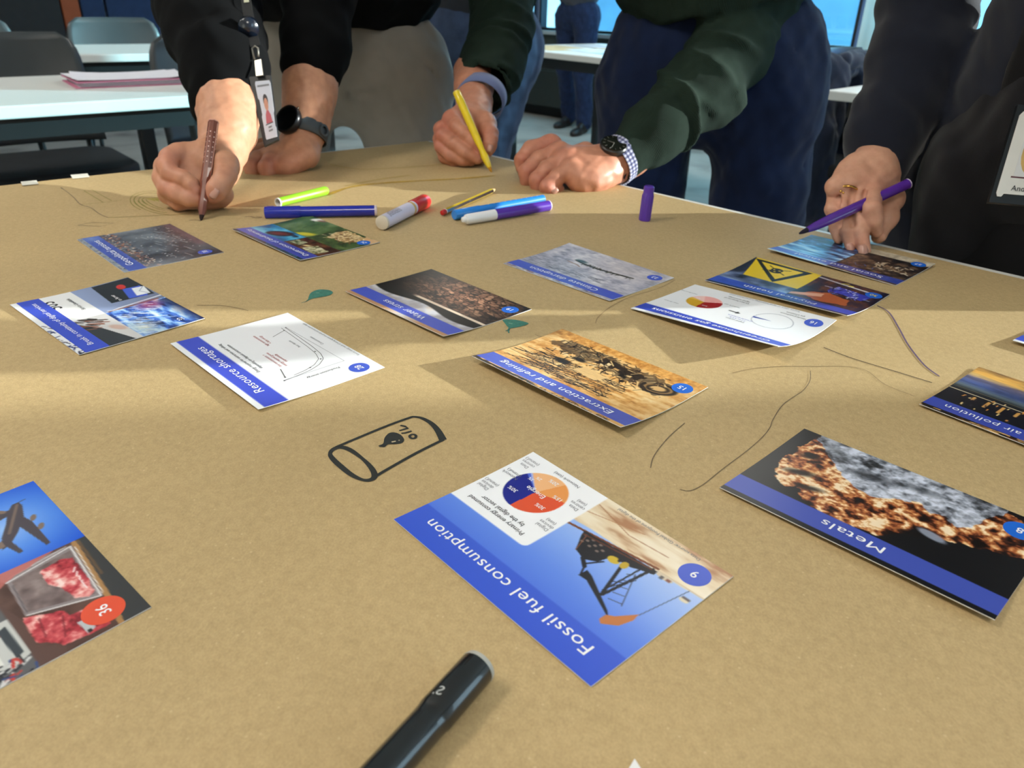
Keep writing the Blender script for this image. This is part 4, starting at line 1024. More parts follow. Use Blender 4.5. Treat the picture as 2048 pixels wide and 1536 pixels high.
ribbon('oil_drum_outline', ar, [1.8 + 3.6 * i / len(ar) for i in range(len(ar))], M_ink, .0004)
ribbon('oil_drum_outline', spline(B([(790, 1085), (1000, 960), (1350, 760), (1600, 630), (1810, 528)]), 4), 2.4, M_ink)
fill('oil_drop', spline(B([(855, 625), (925, 590), (945, 510), (1000, 445), (1080, 425), (1180, 460), (1232, 530), (1200, 580), (1100, 598), (1000, 600), (950, 640), (910, 640)]), 4, True), M_ink)
ribbon('oil_drop_glint', B([(1050, 572), (1110, 560)]), 1.3, M_hl, .0006); ribbon('oil_drop_glint', B([(1150, 548), (1168, 546)]), 1.0, M_hl, .0006)
oo = [(1360 + 47 * math.cos(a * PI / 8), 484 + 30 * math.sin(a * PI / 8)) for a in range(16)]
ribbon('oil_lettering', B(oo), 1.9, M_ink, closed=True)
ribbon('oil_lettering', B([(1192, 438), (1250, 432), (1340, 403)]), 1.6, M_ink); ribbon('oil_lettering', B([(1160, 400), (1285, 362), (1240, 335), (1175, 322)]), [1.4, 1.8, 2.0, 1.6], M_ink)
LF = lambda pts: cr(560, 540, 3.938, pts)
fill('leaf_drawing', spline(LF([(222, 240), (240, 188), (300, 160), (380, 162), (416, 180), (390, 204), (320, 218), (255, 230)]), 4, True), M_teal)
ribbon('leaf_drawing', LF([(235, 230), (205, 252), (170, 263)]), [1.6, .9, .6], M_teal); ribbon('leaf_glint', LF([(285, 187), (310, 185)]), 1.4, mat('pale teal ink', (128, 160, 136), .6), .0006)
fill('leaf_drawing', spline(LF([(1756, 404), (1850, 404), (1952, 428), (1935, 445), (1840, 468), (1800, 464), (1772, 432)]), 4, True), M_teal)
ribbon('leaf_drawing', LF([(1815, 455), (1800, 482), (1776, 492)]), [2.2, 1.6, 1.0], M_teal); ribbon('leaf_drawing', LF([(1805, 478), (1798, 495), (1803, 508)]), 1.2, M_teal); ribbon('leaf_glint', LF([(1800, 432), (1830, 438)]), 1.8, MATS['pale teal ink'], .0006)
RC = lambda pts: cr(1250, 440, 2.56, pts)
ribbon('pen_stroke', spline(RC([(1290, 444), (1350, 480), (1400, 560), (1450, 650), (1530, 750), (1607, 808)])), 1.5, M_pur)
ribbon('pen_stroke', spline(RC([(1015, 660), (1160, 715), (1340, 770), (1570, 840)])), [1.0] * 19, mat('brown black pen ink', (70, 54, 42), .6))
ribbon('pen_stroke', spline(RC([(947, 780), (945, 830), (910, 880), (850, 920), (800, 960), (755, 1030), (740, 1070), (700, 1120), (620, 1190), (500, 1280), (400, 1360), (330, 1393), (280, 1385)])), .55, M_pen)
ribbon('pen_stroke', spline(RC([(305, 1045), (230, 1110), (170, 1180), (140, 1230), (130, 1275)])), .6, M_pen)
ribbon('pen_stroke', spline(RC([(550, 790), (650, 768), (800, 757), (950, 757), (1200, 766), (1330, 850), (1480, 910)])), .5, M_pen2)
MC = lambda pts: cr(680, 340, 2.926, pts)
ribbon('pen_stroke', spline(MC([(1495, 905), (1510, 870), (1580, 810), (1700, 750), (1860, 700), (1960, 650)])), .55, M_pen2)
ribbon('pen_stroke', spline(MC([(1140, 970), (1180, 985), (1220, 980)])), .6, M_pen2)
LC = lambda pts: cr(100, 330, 2.926, pts)
ribbon('pen_stroke', spline(LC([(860, 825), (1000, 825), (1100, 840), (1160, 855)])), .8, M_pen2)
ribbon('pen_stroke', spline(LC([(815, 332), (850, 328), (885, 334)])), 1.4, M_pen)
ribbon('pen_stroke', spline(LC([(1142, 312), (1170, 308), (1205, 318), (1240, 314), (1205, 311)])), 1.3, M_pen)
ribbon('pencil_sketch', spline(LC([(65, 138), (110, 170), (140, 195), (180, 235), (240, 255), (290, 290), (340, 312)])), [1.6, 2.2, 1.2] + [1.0] * 34, M_pen)
ribbon('pencil_sketch', LC([(200, 156), (245, 150), (362, 214), (310, 222), (200, 156)]), 1.1, M_olive)
ribbon('pencil_sketch', spline(LC([(180, 238), (240, 230), (330, 222), (420, 210)])), 1.0, M_olive)
ribbon('pencil_sketch', spline(LC([(340, 312), (500, 306), (700, 298), (860, 290)])), 1.1, M_olive)
ribbon('pencil_sketch', LC([(165, 356), (245, 340), (372, 345), (300, 364), (165, 356)]), .9, M_pen)
for rx, ry, ww in ((150, 64, 1.1), (128, 52, 1.6), (100, 38, 1.0), (80, 28, 1.2)):
    ribbon('pencil_sketch', LC([(620 + rx * math.cos(t), 222 + ry * math.sin(t) + 12 * math.cos(t)) for t in np.linspace(2.2, 5.6, 18)]), ww, M_olive)
    ribbon('pencil_sketch', LC([(640 + rx * math.cos(t), 226 + ry * math.sin(t) + 26 * math.cos(t)) for t in np.linspace(1.2, 2.9, 12)]), ww, M_olive)
for k in range(7): ribbon('pencil_sketch', LC([(560 + k * 9, 200 + 3 * math.sin(k * 3)), (612 + k * 7, 212 + 5 * math.sin(k * 2))]), 1.4, mat('yellow green pencil', (164, 154, 60), .7, var=.2))
ribbon('marker_wash', spline([(655, 392), (700, 376), (760, 368), (850, 362), (920, 358), (990, 352)]), [5, 8, 9, 8, 7, 5] * 5 + [4], M_ochre)
ribbon('marker_wash', spline([(690, 374), (760, 360), (820, 352)]), 4, mat('pale ochre wash', (170, 144, 76), .6))
ribbon('marker_wash', spline([(660, 330), (720, 340), (800, 337), (890, 330)]), 3, MATS['pale ochre wash'])

# ---- tape on the paper edge
M_tape = mat('white paper tape', (226, 224, 214), .6)
for lab, (x0, y0), (x1, y1) in (('white tape on the paper edge next to the black chair seat', (144, 357), (178, 354)), ('white tape stuck on the paper edge nearest the left picture border', (44, 371), (76, 368))):
    a, b = onz(x0, y0), onz(x1, y1); d = (b - a).normalized(); n_ = Vector((-d.y, d.x, 0))
    q = [a - n_ * .012, b - n_ * .012, b + n_ * .014, a + n_ * .014]
    t = tag(empty('tape_strip', (a + b) / 2), lab, 'tape', 'tape strips')
    prism('tape', [x - Vector((0, 0, 0)) for x in q], T + .0022, T + .0028, M_tape, t, t.location)
# ---- white slip peeping in at the bottom
t = thing('paper_slip', 'white paper corner showing at the bottom picture edge', 'paper', onz(1268, 1600))
g = onz(1268, 1526); d1, d2 = (onz(1340, 1640) - g).normalized(), (onz(1200, 1640) - g).normalized()
prism('slip', [g, g + d2 * .06, g + d2 * .06 + d1 * .09, g + d1 * .09], T + .0022, T + .0026, M_stock, t, t.location)

# ================================================================ pens lying on the paper
M_wp = mat('white plastic', (232, 232, 234), .35, var=.02)
def pen_root(name, label, cat='marker', A=None, Bp=None, spin=0.0, group='marker pens'):
    t = tag(empty(name), label, cat, group); aim(t, A, Bp, spin); return t
def lie(p0, p1, r): return onz(*p0, T + r + .0013), onz(*p1, T + r + .0013)
# black marker in front
M_bk = mat('glossy black barrel', (20, 21, 23), .22, var=.1, coat=.6)
A, Bp = lie((958, 1332), (772, 1540), .0078)
t = pen_root('felt_marker', 'thick black felt marker at the bottom edge', A=A, Bp=Bp)
lathe('barrel', [(.0, .0066), (.001, .0078), (.03, .0078), (.0305, .0075), (.035, .0074), (.10, .0076), (.135, .0074)], M_bk, t, 40)
lathe('end_plug', [(-.0006, .0052), (-.0006, .0074), (.0012, .0079), (.0016, .0078)], mat('greyed white plastic', (176, 176, 168), .4), t, 40, caps=(False, False))
lathe('end_disc', [(.0004, .0001), (.0004, .0070)], M_bk, t, 40, caps=(False, False))
def wrap_text(par, txt, x, ang, size, r, m, rot=0.0, name='lettering', flip=False):
    """lettering wrapped on a barrel along X"""
    V, F = text_mesh(txt, size, 'LEFT')
    if flip: V = V * np.array([-1, -1, 1])
    c, s_ = math.cos(rot), math.sin(rot)
    X = x + c * V[:, 0] - s_ * V[:, 1]; a = ang + (s_ * V[:, 0] + c * V[:, 1]) / r
    return pyd(name, np.stack([X, -r * np.sin(a), r * np.cos(a)], -1), F, m, par)
wrap_text(t, 'S.', .026, -.05, .0065, .0079, mat('silver print', (190, 192, 190), .4), 1.4)
# green marker, open end to the left
M_gr = mat('lime green plastic', (132, 190, 38), .4, var=.05)
A, Bp = lie((556, 405), (652, 381), .0058)
t = pen_root('felt_marker', 'lime green marker barrel with an open white end', A=A, Bp=Bp); Lg = (Bp - A).length
lathe('barrel', [(0.0, .0046), (0.0, .0058), (Lg * .7, .0062), (Lg * .98, .0062), (Lg + .001, .005)], M_gr, t, 28, caps=(False, True))
lathe('open_end', [(.012, .0045), (-.0004, .0047), (-.0006, .006), (.0012, .0061), (.0014, .0059)], M_wp, t, 28, caps=(False, False)); lathe('hollow', [(.012, .0001), (.012, .0046)], mat('dark green inside', (70, 96, 40), .7), t, 28, caps=(False, False))
# dark blue marker
M_bl = mat('royal blue plastic', (26, 40, 164), .25, var=.04, coat=.5)
A, Bp = lie((529, 425), (754, 421), .0072)
t = pen_root('felt_marker', 'capped royal blue marker behind the biodiversity card', A=A, Bp=Bp); Lb = (Bp - A).length
lathe('cap', [(0, .0055), (.0008, .0074), (.043, .0077), (.0445, .0077)], M_bl, t, 32); lathe('barrel', [(.0446, .0069), (Lb - .003, .0067)], M_bl, t, 32); lathe('end_plug', [(Lb - .003, .0068), (Lb - .0012, .0068), (Lb, .006)], mat('pinkish white plastic', (226, 212, 216), .4), t, 32)
for k in range(10): lathe('cap_rib', [(.003, .00035), (.012, .00035)], M_bl, t, 5).location = (0, .0076 * math.cos(k * .63), .0076 * math.sin(k * .63))
# white marker with a red cap
A, Bp = lie((763, 446), (851, 402), .0088)
t = pen_root('glue_stick', 'white labelled stick with a red cap lying on the paper', 'glue stick', A=A, Bp=Bp, spin=.0); Lw = (Bp - A).length
M_rd = mat('red plastic', (196, 30, 30), .3, var=.04, coat=.3)
lathe('foot', [(0, .0070), (.0008, .0086), (.004, .0088), (.0044, .0086)], mat('cream plastic', (214, 204, 186), .45), t, 36); lathe('body', [(.0044, .0087), (Lw * .68, .0087)], mat('lilac white label', (212, 208, 228), .4, var=.02), t, 36)
lathe('cap', [(Lw * .68, .0094), (Lw * .97, .0098), (Lw, .0086)], M_rd, t, 36)
for k, tx in enumerate(('Do not use outside on', 'childrens drawings and', 'cards without an adult', 'keep the cap closed', 'after use')): wrap_text(t, tx, .012 + .004 * (k > 2), .62 - k * .26, .0033, .0089, M_tk)
lathe('label_spot', [(Lw * .6, .0088), (Lw * .64, .0089)], mat('gold label ring', (196, 164, 96), .4), t, 36, caps=(False, False))
# pencil
A, Bp = lie((884, 426), (992, 378), .0037); t = pen_root('pencil', 'hexagonal black and gold pencil with a red end', 'pencil', A=A, Bp=Bp, spin=.26, group='pencils'); Lp = (Bp - A).length
lathe('red_end', [(0, .0016), (.0008, .0034), (.007, .0037)], M_rd, t, 12); lathe('white_ring', [(.007, .0038), (.0088, .0038)], M_wp, t, 12, caps=(False, False))
M_gold = mat('gold lacquer', (214, 182, 52), .25, metal=.3, coat=.5)
def hexbar(name, x0, x1, r, cols, par):
    V = []
    for x in (x0, x1):
        for k in range(6): V.append((x, r * math.cos(k * PI / 3), r * math.sin(k * PI / 3)))
    F = [(k, 6 + k, 6 + (k + 1) % 6, (k + 1) % 6) for k in range(6)] + [tuple(range(5, -1, -1)), tuple(range(6, 12))]
    o = pyd(name, V, F, cols[0], par); o.data.materials.append(cols[1])
    for k in range(6): o.data.polygons[k].material_index = k % 2
    return o
hexbar('shaft', .0088, Lp - .014, .0037, (M_bk, M_gold), t); lathe('sharpened_wood', [(Lp - .014, .0034), (Lp - .003, .001)], mat('cedar wood', (206, 170, 120), .7), t, 12); lathe('lead', [(Lp - .003, .001), (Lp, .0001)], M_ink, t, 8)
# light blue marker
M_lb = mat('azure plastic', (36, 132, 222), .3, var=.04, coat=.4)
A, Bp = lie((908, 430), (1086, 398), .0062); t = pen_root('felt_marker', 'azure blue marker with white dots lying behind the purple and white one', A=A, Bp=Bp); Ll = (Bp - A).length
lathe('cap', [(.0, .0040), (0, .0058), (.002, .0065), (.040, .0067)], M_lb, t, 28); lathe('barrel', [(.0402, .0061), (Ll, .0059)], M_lb, t, 28)
def dots(par, x0, x1, n, r, angs, m, rad=.0006):
    for a in angs:
        for k in range(n):
            x = x0 + (x1 - x0) * k / (n - 1); V = []
            for j in range(8):
                dx, da = rad * math.cos(j * PI / 4), rad * math.sin(j * PI / 4) / r
                V.append((x + dx, -(r + .00012) * math.sin(a + da), (r + .00012) * math.cos(a + da)))
            pyd('white_dot', V, [tuple(range(8))], m, par)
dots(t, .055, Ll - .012, 10, .0061, (.15,), M_wp, .0007)
# purple and white marker
M_pu = mat('purple plastic', (88, 48, 168), .3, var=.04, coat=.4); A, Bp = lie((924, 440), (1099, 411), .0068)
t = pen_root('felt_marker', 'marker with purple barrel and white conical cap', A=A, Bp=Bp); Lq = (Bp - A).length
lathe('cap', [(0, .0022), (.001, .0034), (.005, .0042), (.006, .0058), (.009, .0064), (.050, .0068)], M_wp, t, 32); lathe('barrel', [(.0502, .0068), (Lq - .002, .0070)], M_pu, t, 32); lathe('end_plug', [(Lq - .002, .0071), (Lq - .0008, .0071), (Lq, .0062)], mat('pale pink plastic', (232, 220, 232), .4), t, 32)
# upright purple cap
A = onz(1289, 440, T + .0012); t = pen_root('pen_cap', 'purple marker cap standing upright near the table edge', 'cap', A=A, Bp=A + Vector((0.004, 0, .1)), group='loose caps')
lathe('shell', [(0, .0058), (.0, .0074), (.034, .0072), (.036, .0066), (.0375, .0068), (.043, .0068), (.0445, .0055)], M_pu, t, 28)
for k in range(14): lathe('rib', [(.001, .0004), (.033, .0004)], M_pu, t, 5).location = (0, .0073 * math.cos(k * PI / 7), .0073 * math.sin(k * PI / 7))

# ================================================================ furniture behind
def direct(name, label, cat, loc, d, group=None):
    """thing whose local +X runs along the plan direction d"""
    return thing(name, label, cat, loc, math.atan2(d[1], d[0]), group)
def desk(label, corner, d, length, depth, x0=0.0, inset=0.08, papers=False):
    """table: local X along the front edge, local Y to the back"""
    t = direct('folding_table', label, 'table', (corner[0], corner[1], 0), d, 'white meeting tables')
    box('tabletop', (x0, x0 + length, 0, depth, T - .03, T), M_white, t, .004)
    bm = bmesh.new()
    bm_box(bm, x0 + .06, x0 + length - .06, .06, .10, T - .085, T - .03); bm_box(bm, x0 + .06, x0 + length - .06, depth - .10, depth - .06, T - .085, T - .03)
    bm_box(bm, x0 + .06, x0 + .10, .10, depth - .10, T - .085, T - .03); bm_box(bm, x0 + length - .10, x0 + length - .06, .10, depth - .10, T - .085, T - .03)
    to_mesh(bm, 'apron', M_black, t)
    for lx in (x0 + inset, x0 + length - inset - .045):
        for ly in (.06, depth - .105):
            box('leg', (lx, lx + .045, ly, ly + .045, 0, T - .03), M_black, t, .004)
    return t
D1 = np.array((.759, .651)); N1 = np.array((-.651, .759))
desk('white table with a pink folder, front one on the left', (-1.214, 1.85), D1, 2.2, .70, -1.62)
desk('white table behind the pink folder between two rows of chairs', (-1.832, 3.318), (.83, .56), 2.2, .66, -1.0)
M_sh = mat('charcoal chair shell', (66, 69, 71), .32, var=.05, scale=15); M_seat = mat('black seat pad', (22, 23, 27), .8, var=.12, scale=200, bump=.2, bscale=600); M_navyseat = mat('navy seat pad', (30, 56, 104), .8, var=.1, scale=200)
M_tubeb = mat('black steel tube', (26, 26, 28), .35)
def chair(label, seat, front, m_shell=M_sh, m_seat=M_seat, h=.85, gname='charcoal shell chairs'):
    """shell chair: origin under the seat, local -Y is where it faces"""
    t = thing('meeting_chair', label, 'chair', (seat[0], seat[1], 0), math.atan2(front[1], front[0]) + PI / 2, gname)
    # curved back shell
    nu, nv = 17, 14; V = []
    for off in (0.0, .012):
        for j in range(nv):
            v = j / (nv - 1); z = .50 + (h - .50) * v
            hw = .225 - .012 * v
            if v > .72: hw = (hw - .055) + .055 * math.sqrt(max(0, 1 - ((v - .72) / .28) ** 2))
            for i in range(nu):
                u = i / (nu - 1) * 2 - 1
                V.append((u * hw, .205 + .075 * v - .045 * u * u * (1 - .3 * v) + off + .012 * math.sin(v * PI), z))
    F = []; n = nu * nv
    for j in range(nv - 1):
        for i in range(nu - 1):
            a = j * nu + i; F.append((a, a + 1, a + nu + 1, a + nu)); F.append((n + a, n + a + nu, n + a + nu + 1, n + a + 1))
    ring = [i for i in range(nu)] + [j * nu + nu - 1 for j in range(1, nv)] + [(nv - 1) * nu + i for i in range(nu - 2, -1, -1)] + [j * nu for j in range(nv - 2, 0, -1)]
    for a, b in zip(ring, ring[1:] + ring[:1]): F.append((a, n + a, n + b, b))
    pyd('backrest', V, F, m_shell, t, True)
    # seat with rounded corners
    bm = bmesh.new(); bm_box(bm, -.235, .235, -.24, .22, .43, .475)
    bmesh.ops.bevel(bm, geom=[e for e in bm.edges if abs(e.verts[0].co.z - e.verts[1].co.z) > .01], offset=.09, segments=6, profile=.5, affect='EDGES')
    bmesh.ops.bevel(bm, geom=[e for e in bm.edges if abs(e.verts[0].co.z - e.verts[1].co.z) < .001], offset=.012, segments=3, profile=.5, affect='EDGES')
    to_mesh(bm, 'seat', m_seat, t, True)
    for s_ in (-1, 1):
        tube('back_post', [(s_ * .17, .12, .44), (s_ * .175, .20, .45), (s_ * .18, .222, .52), (s_ * .17, .245, .66)], .011, M_tubeb, t, 8)
        tube('leg', [(s_ * .20, -.17, .435), (s_ * .225, -.21, .02), (s_ * .225, -.20, .0095)], .0095, M_tubeb, t, 8); tube('leg', [(s_ * .20, .15, .435), (s_ * .225, .22, .02), (s_ * .225, .215, .0095)], .0095, M_tubeb, t, 8)
        tube('runner', [(s_ * .225, -.21, .012), (s_ * .225, .22, .012)], .0095, M_tubeb, t, 8)
    return t
FR = (.651, -.759)
def seat_of(bk, fr, k=.25): return (bk[0] + fr[0] * k, bk[1] + fr[1] * k)
chair('charcoal shell chair at the left picture edge beside the folder table', seat_of((-1.72, 2.74), FR), FR)
chair('shell chair with navy seat behind the pink folder table', seat_of((-1.11, 2.93), FR), FR, m_seat=M_navyseat)
chair('charcoal shell chair behind the second white table', seat_of((-2.08, 4.22), (.56, -.83)), (.56, -.83))
chair('charcoal shell chair furthest left behind the second white table', seat_of((-2.62, 3.84), (.56, -.83)), (.56, -.83))
# ---- pink folder with sheets
M_pink = mat('pink card folder', (206, 128, 158), .6, var=.05); M_sheet = mat('white paper sheet', (232, 228, 236), .7, var=.02)
cF = onz(258, 165, T); t = thing('document_folder', 'pink folder full of white papers on the white table', 'folder', (cF.x, cF.y, T + .0005), math.atan2(.60, .80))
def slab(name, w, d, z0, z1, m, par, rz=0.0, off=(0, 0), nx=8, curl=0.0):
    V, F = [], []
    for zz in (z0, z1):
        for j in range(5):
            for i in range(nx):
                x, y = (i / (nx - 1) - .5) * w, (j / 4 - .5) * d
                c_, s_ = math.cos(rz), math.sin(rz)
                V.append((c_ * x - s_ * y + off[0], s_ * x + c_ * y + off[1], zz + curl * (abs(x) / (w / 2)) ** 3))
    n = nx * 5
    for j in range(4):
        for i in range(nx - 1):
            a = j * nx + i; F.append((a, a + nx, a + nx + 1, a + 1)); F.append((n + a, n + a + 1, n + a + nx + 1, n + a + nx))
    ring = list(range(nx)) + [j * nx + nx - 1 for j in range(1, 5)] + [4 * nx + i for i in range(nx - 2, -1, -1)] + [j * nx for j in range(3, 0, -1)]
    for a, b in zip(ring, ring[1:] + ring[:1]): F.append((a, b, n + b, n + a))
    return pyd(name, V, F, m, par)
slab('cover', .32, .235, 0, .002, M_pink, t); slab('cover', .315, .232, .014, .0165, M_pink, t, .03)
for k in range(4): slab('sheet', .297, .21, .0025 + k * .0028, .0045 + k * .0028, M_sheet, t, .02 * (k % 2), (.003 * k, 0))
slab('sheet', .297, .21, .0168, .0182, M_sheet, t, -.12, (.0, .012), curl=.006); slab('sheet', .297, .21, .0184, .0196, M_sheet, t, .05, (-.01, .0), curl=.003)
# ---- table by the windows, covered in maps and papers
t = desk('white table with printed sheets beside the windows', (.05, 4.36), (.62, -.78), 1.5, .85, -.35)
# cluttered sheets
rr = random.Random(4)
for k, (lx, ly, w_, d_, col, lab) in enumerate(((-.1, .25, .42, .30, (196, 168, 120), 'brown sheet on the window table'), (.18, .30, .30, .21, (206, 214, 226), 'pale blue printed sheet on the window table'), (.22, .58, .42, .30, (214, 180, 128), 'tan sheet at the back of the window table'), (.52, .28, .42, .30, (170, 196, 222), 'sky blue sheet on the window table, nearest the jeans'), (.50, .62, .30, .21, (232, 234, 236), 'white sheet at the back right of the window table'), (-.12, .60, .3, .21, (190, 190, 196), 'grey sheet at the back left of the window table'))):
    q = Vector((.05 + .62 * lx + .78 * ly, 4.36 - .78 * lx + .62 * ly, T + .0008 + .0001 * k))
    o = thing('printed_sheet', lab, 'paper', q, math.atan2(-.78, .62) + rr.uniform(-.3, .3), 'sheets on the window table')
    slab('page', w_, d_, 0, .0006, mat('sheet ink %d' % k, col, .6, var=.25, scale=14), o)
# ---- table on the right with chairs and coats
t = desk('white table corner behind the dark blazer sleeve', (1.024, 2.70), (.707, -.707), 1.4, .70)
chair('shell chair with a coat over its back near the right window', (1.377, 2.90), (.707, -.707), gname='charcoal shell chairs')
chair('shell chair pushed under the right table below the blazer sleeve', (1.80, 3.16), (-.707, -.707))

# ================================================================ people
def at(px, py, d): 
    """point seen at a photo pixel, d metres along the view axis"""
    v = CAM + ray(px, py) * d; return np.array((v.x, v.y, v.z))
def skin_mat(name):
    if name in MATS: return MATS[name]
    m = bpy.data.materials.new(name); m.use_nodes = True
    nt = m.node_tree; b = nt.nodes['Principled BSDF']; L = nt.links.new
    a = nt.nodes.new('ShaderNodeAttribute'); a.attribute_name = 'Col'
    tc = nt.nodes.new('ShaderNodeTexCoord')
    n = nt.nodes.new('ShaderNodeTexNoise'); n.inputs['Scale'].default_value = 90; n.inputs['Detail'].default_value = 5
    L(tc.outputs['Object'], n.inputs['Vector'])
    r = nt.nodes.new('ShaderNodeValToRGB'); r.color_ramp.elements[0].position = .3; r.color_ramp.elements[1].position = .7
    r.color_ramp.elements[0].color = (.88, .82, .80, 1); r.color_ramp.elements[1].color = (1.06, 1.05, 1.05, 1)
    L(n.outputs['Fac'], r.inputs['Fac'])
    mx = nt.nodes.new('ShaderNodeMix'); mx.data_type = 'RGBA'; mx.blend_type = 'MULTIPLY'; mx.inputs['Factor'].default_value = 1
    L(a.outputs['Color'], mx.inputs['A']); L(r.outputs['Color'], mx.inputs['B']); L(mx.outputs['Result'], b.inputs['Base Color'])
    b.inputs['Roughness'].default_value = .48; b.inputs['Specular IOR Level'].default_value = .4
    b.inputs['Subsurface Weight'].default_value = .12; b.inputs['Subsurface Radius'].default_value = (.012, .004, .002); b.inputs['Subsurface Scale'].default_value = .5
    v = nt.nodes.new('ShaderNodeTexVoronoi'); v.inputs['Scale'].default_value = 700; L(tc.outputs['Object'], v.inputs['Vector'])
    bp = nt.nodes.new('ShaderNodeBump'); bp.inputs['Strength'].default_value = .12; bp.inputs['Distance'].default_value = .0006
    L(v.outputs['Distance'], bp.inputs['Height']); L(bp.outputs['Normal'], b.inputs['Normal'])
    MATS[name] = m; return m
M_skin = skin_mat('skin')
def skin_cols(V, base, red, spots):
    c = np.tile(s2l(base), (len(V), 1)); rd = s2l(red)
    for p, r_, s_ in spots:
        w = (s_ * np.exp(-np.sum((V - np.array(p)) ** 2, 1) / r_ ** 2))[:, None]
        c = c * (1 - w) + rd * w
    return c
M_nail = mat('fingernail', (192, 144, 128), .32, var=.04, spec=.6)
def nail(par, c, along, nrm, w=.011, l=.013):
    """small domed fingernail"""
    along = np.array(along, float); along /= np.linalg.norm(along); nrm = np.array(nrm, float)
    nrm = nrm - along * (nrm @ along); nrm /= np.linalg.norm(nrm); sd = np.cross(along, nrm)
    V, F = [], []; n = 7
    for j in range(n):
        for i in range(n):
            u, v = i / (n - 1) * 2 - 1, j / (n - 1) * 2 - 1
            hw = w / 2 * math.sqrt(max(.12, 1 - .55 * max(0, v) ** 3 - .35 * max(0, -v) ** 4))
            V.append(np.array(c) + along * v * l / 2 + sd * u * hw + nrm * (.0012 - .0028 * u * u - .0008 * v * v))
    for j in range(n - 1):
        for i in range(n - 1): a = j * n + i; F.append((a, a + 1, a + n + 1, a + n))
    o = pyd('fingernail', V, F, M_nail, par, True)
    sm = o.modifiers.new('thickness', 'SOLIDIFY'); sm.thickness = .0006; sm.offset = 0
    return o
def cloth(name, rgb, rough=.85, weave=900.0, bump=.25, var=.12, sheen=.2, rib=None):
    """woven or knitted fabric"""
    if name in MATS: return MATS[name]
    m = mat(name, rgb, rough, var=var, scale=28, sheen=sheen, spec=.12)
    nt = m.node_tree; b = nt.nodes['Principled BSDF']; L = nt.links.new
    tc = [n for n in nt.nodes if n.type == 'TEX_COORD'][0]
    if rib:
        w1 = nt.nodes.new('ShaderNodeTexWave'); w1.inputs['Scale'].default_value = rib; w1.inputs['Distortion'].default_value = 1.2; w1.inputs['Detail'].default_value = 1
        w1.bands_direction = 'DIAGONAL'; w2 = nt.nodes.new('ShaderNodeTexWave'); w2.inputs['Scale'].default_value = rib * 1.3; w2.bands_direction = 'Z'
        ad = nt.nodes.new('ShaderNodeMath'); ad.operation = 'ADD'; L(tc.outputs['Object'], w1.inputs['Vector']); L(tc.outputs['Object'], w2.inputs['Vector'])
        L(w1.outputs['Fac'], ad.inputs[0]); L(w2.outputs['Fac'], ad.inputs[1]); h = ad.outputs[0]
    else:
        n = nt.nodes.new('ShaderNodeTexNoise'); n.inputs['Scale'].default_value = weave; n.inputs['Detail'].default_value = 2; L(tc.outputs['Object'], n.inputs['Vector']); h = n.outputs['Fac']
    bp = nt.nodes.new('ShaderNodeBump'); bp.inputs['Strength'].default_value = bump; bp.inputs['Distance'].default_value = .0015
    L(h, bp.inputs['Height']); L(bp.outputs['Normal'], b.inputs['Normal'])
    return m
def bounds(pts, m):
    P = np.array(pts); return P.min(0) - m, P.max(0) + m
def perp(d, hint=(0, 0, 1)):
    d = np.array(d, float); d /= np.linalg.norm(d); h = np.array(hint, float); h = h - d * (h @ d); return h / np.linalg.norm(h)
def frame3(x, z):
    """orthonormal rows: x along, z roughly"""
    x = np.array(x, float); x /= np.linalg.norm(x); z = np.array(z, float); z = z - x * (z @ x); z /= np.linalg.norm(z)
    return np.array((x, np.cross(z, x), z))
def coarse_body(arms, pelvis, chest, neck, head, look, female=False):
    """trunk, arms and head beneath the clothes"""
    pts = [pelvis, chest, neck, head] + [p for a in arms for p in a]
    F = Field(*bounds(pts, .16), .009)
    sh = [np.array(a[0]) for a in arms]
    side = sh[0] - sh[1]; side = side / np.linalg.norm(side)
    up = np.array(chest) - np.array(pelvis)
    F.ell(pelvis, frame3(side, up), (.10, .05, .09), .04)
    F.ell(chest, frame3(side, up), (.12, .055, .13), .04); F.cone(pelvis, chest, .055, .058, .03)
    F.cone(chest, neck, .055, .052, .03); F.cone(neck, head, .055, .05, .02)
    for a in arms: F.chain(a, [.045, .036, .026][:len(a)], .02)
    look = np.array(look, float); look /= np.linalg.norm(look)
    hx = side - look * (side @ look); hx /= np.linalg.norm(hx); hz = np.cross(look, hx) * -1
    if hz @ (np.array(head) - np.array(neck)) < 0: hz = -hz
    F2 = Field(np.array(head) - .17, np.array(head) + .17, .0045)
    h = np.array(head)
    F2.ell(h + hz * .02, (hx, look, hz), (.073, .092, .098), .01)
    F2.ell(h + look * .035 - hz * .055, (hx, look, hz), (.055, .055, .065), .03)
    F2.cone(h + look * .088 + hz * .01, h + look * .108 - hz * .028, .009, .014, .012)
    for s_ in (-1, 1):
        F2.ell(h + hx * s_ * .075 - look * .005 - hz * .005, (hx, look, hz), (.010, .020, .032), .006)
        F2.ell(h + hx * s_ * .032 + look * .090 + hz * .012, (hx, look, hz), (.018, .014, .012), .012, True)
        F2.ell(h + hx * s_ * .032 + look * .078 + hz * .012, (hx, look, hz), (.012, .012, .012), .002)
    F2.cone(h + look * .092 - hz * .062 - hx * .02, h + look * .092 - hz * .062 + hx * .02, .007, .007, .008)
    F2.cone(h + look * .103 - hz * .063 - hx * .018, h + look * .103 - hz * .063 + hx * .018, .002, .002, .002, True)
    F2.cone(h - hz * .06, neck, .05, .055, .03)
    return F.mesh(), F2.mesh(), (hx, look, hz)
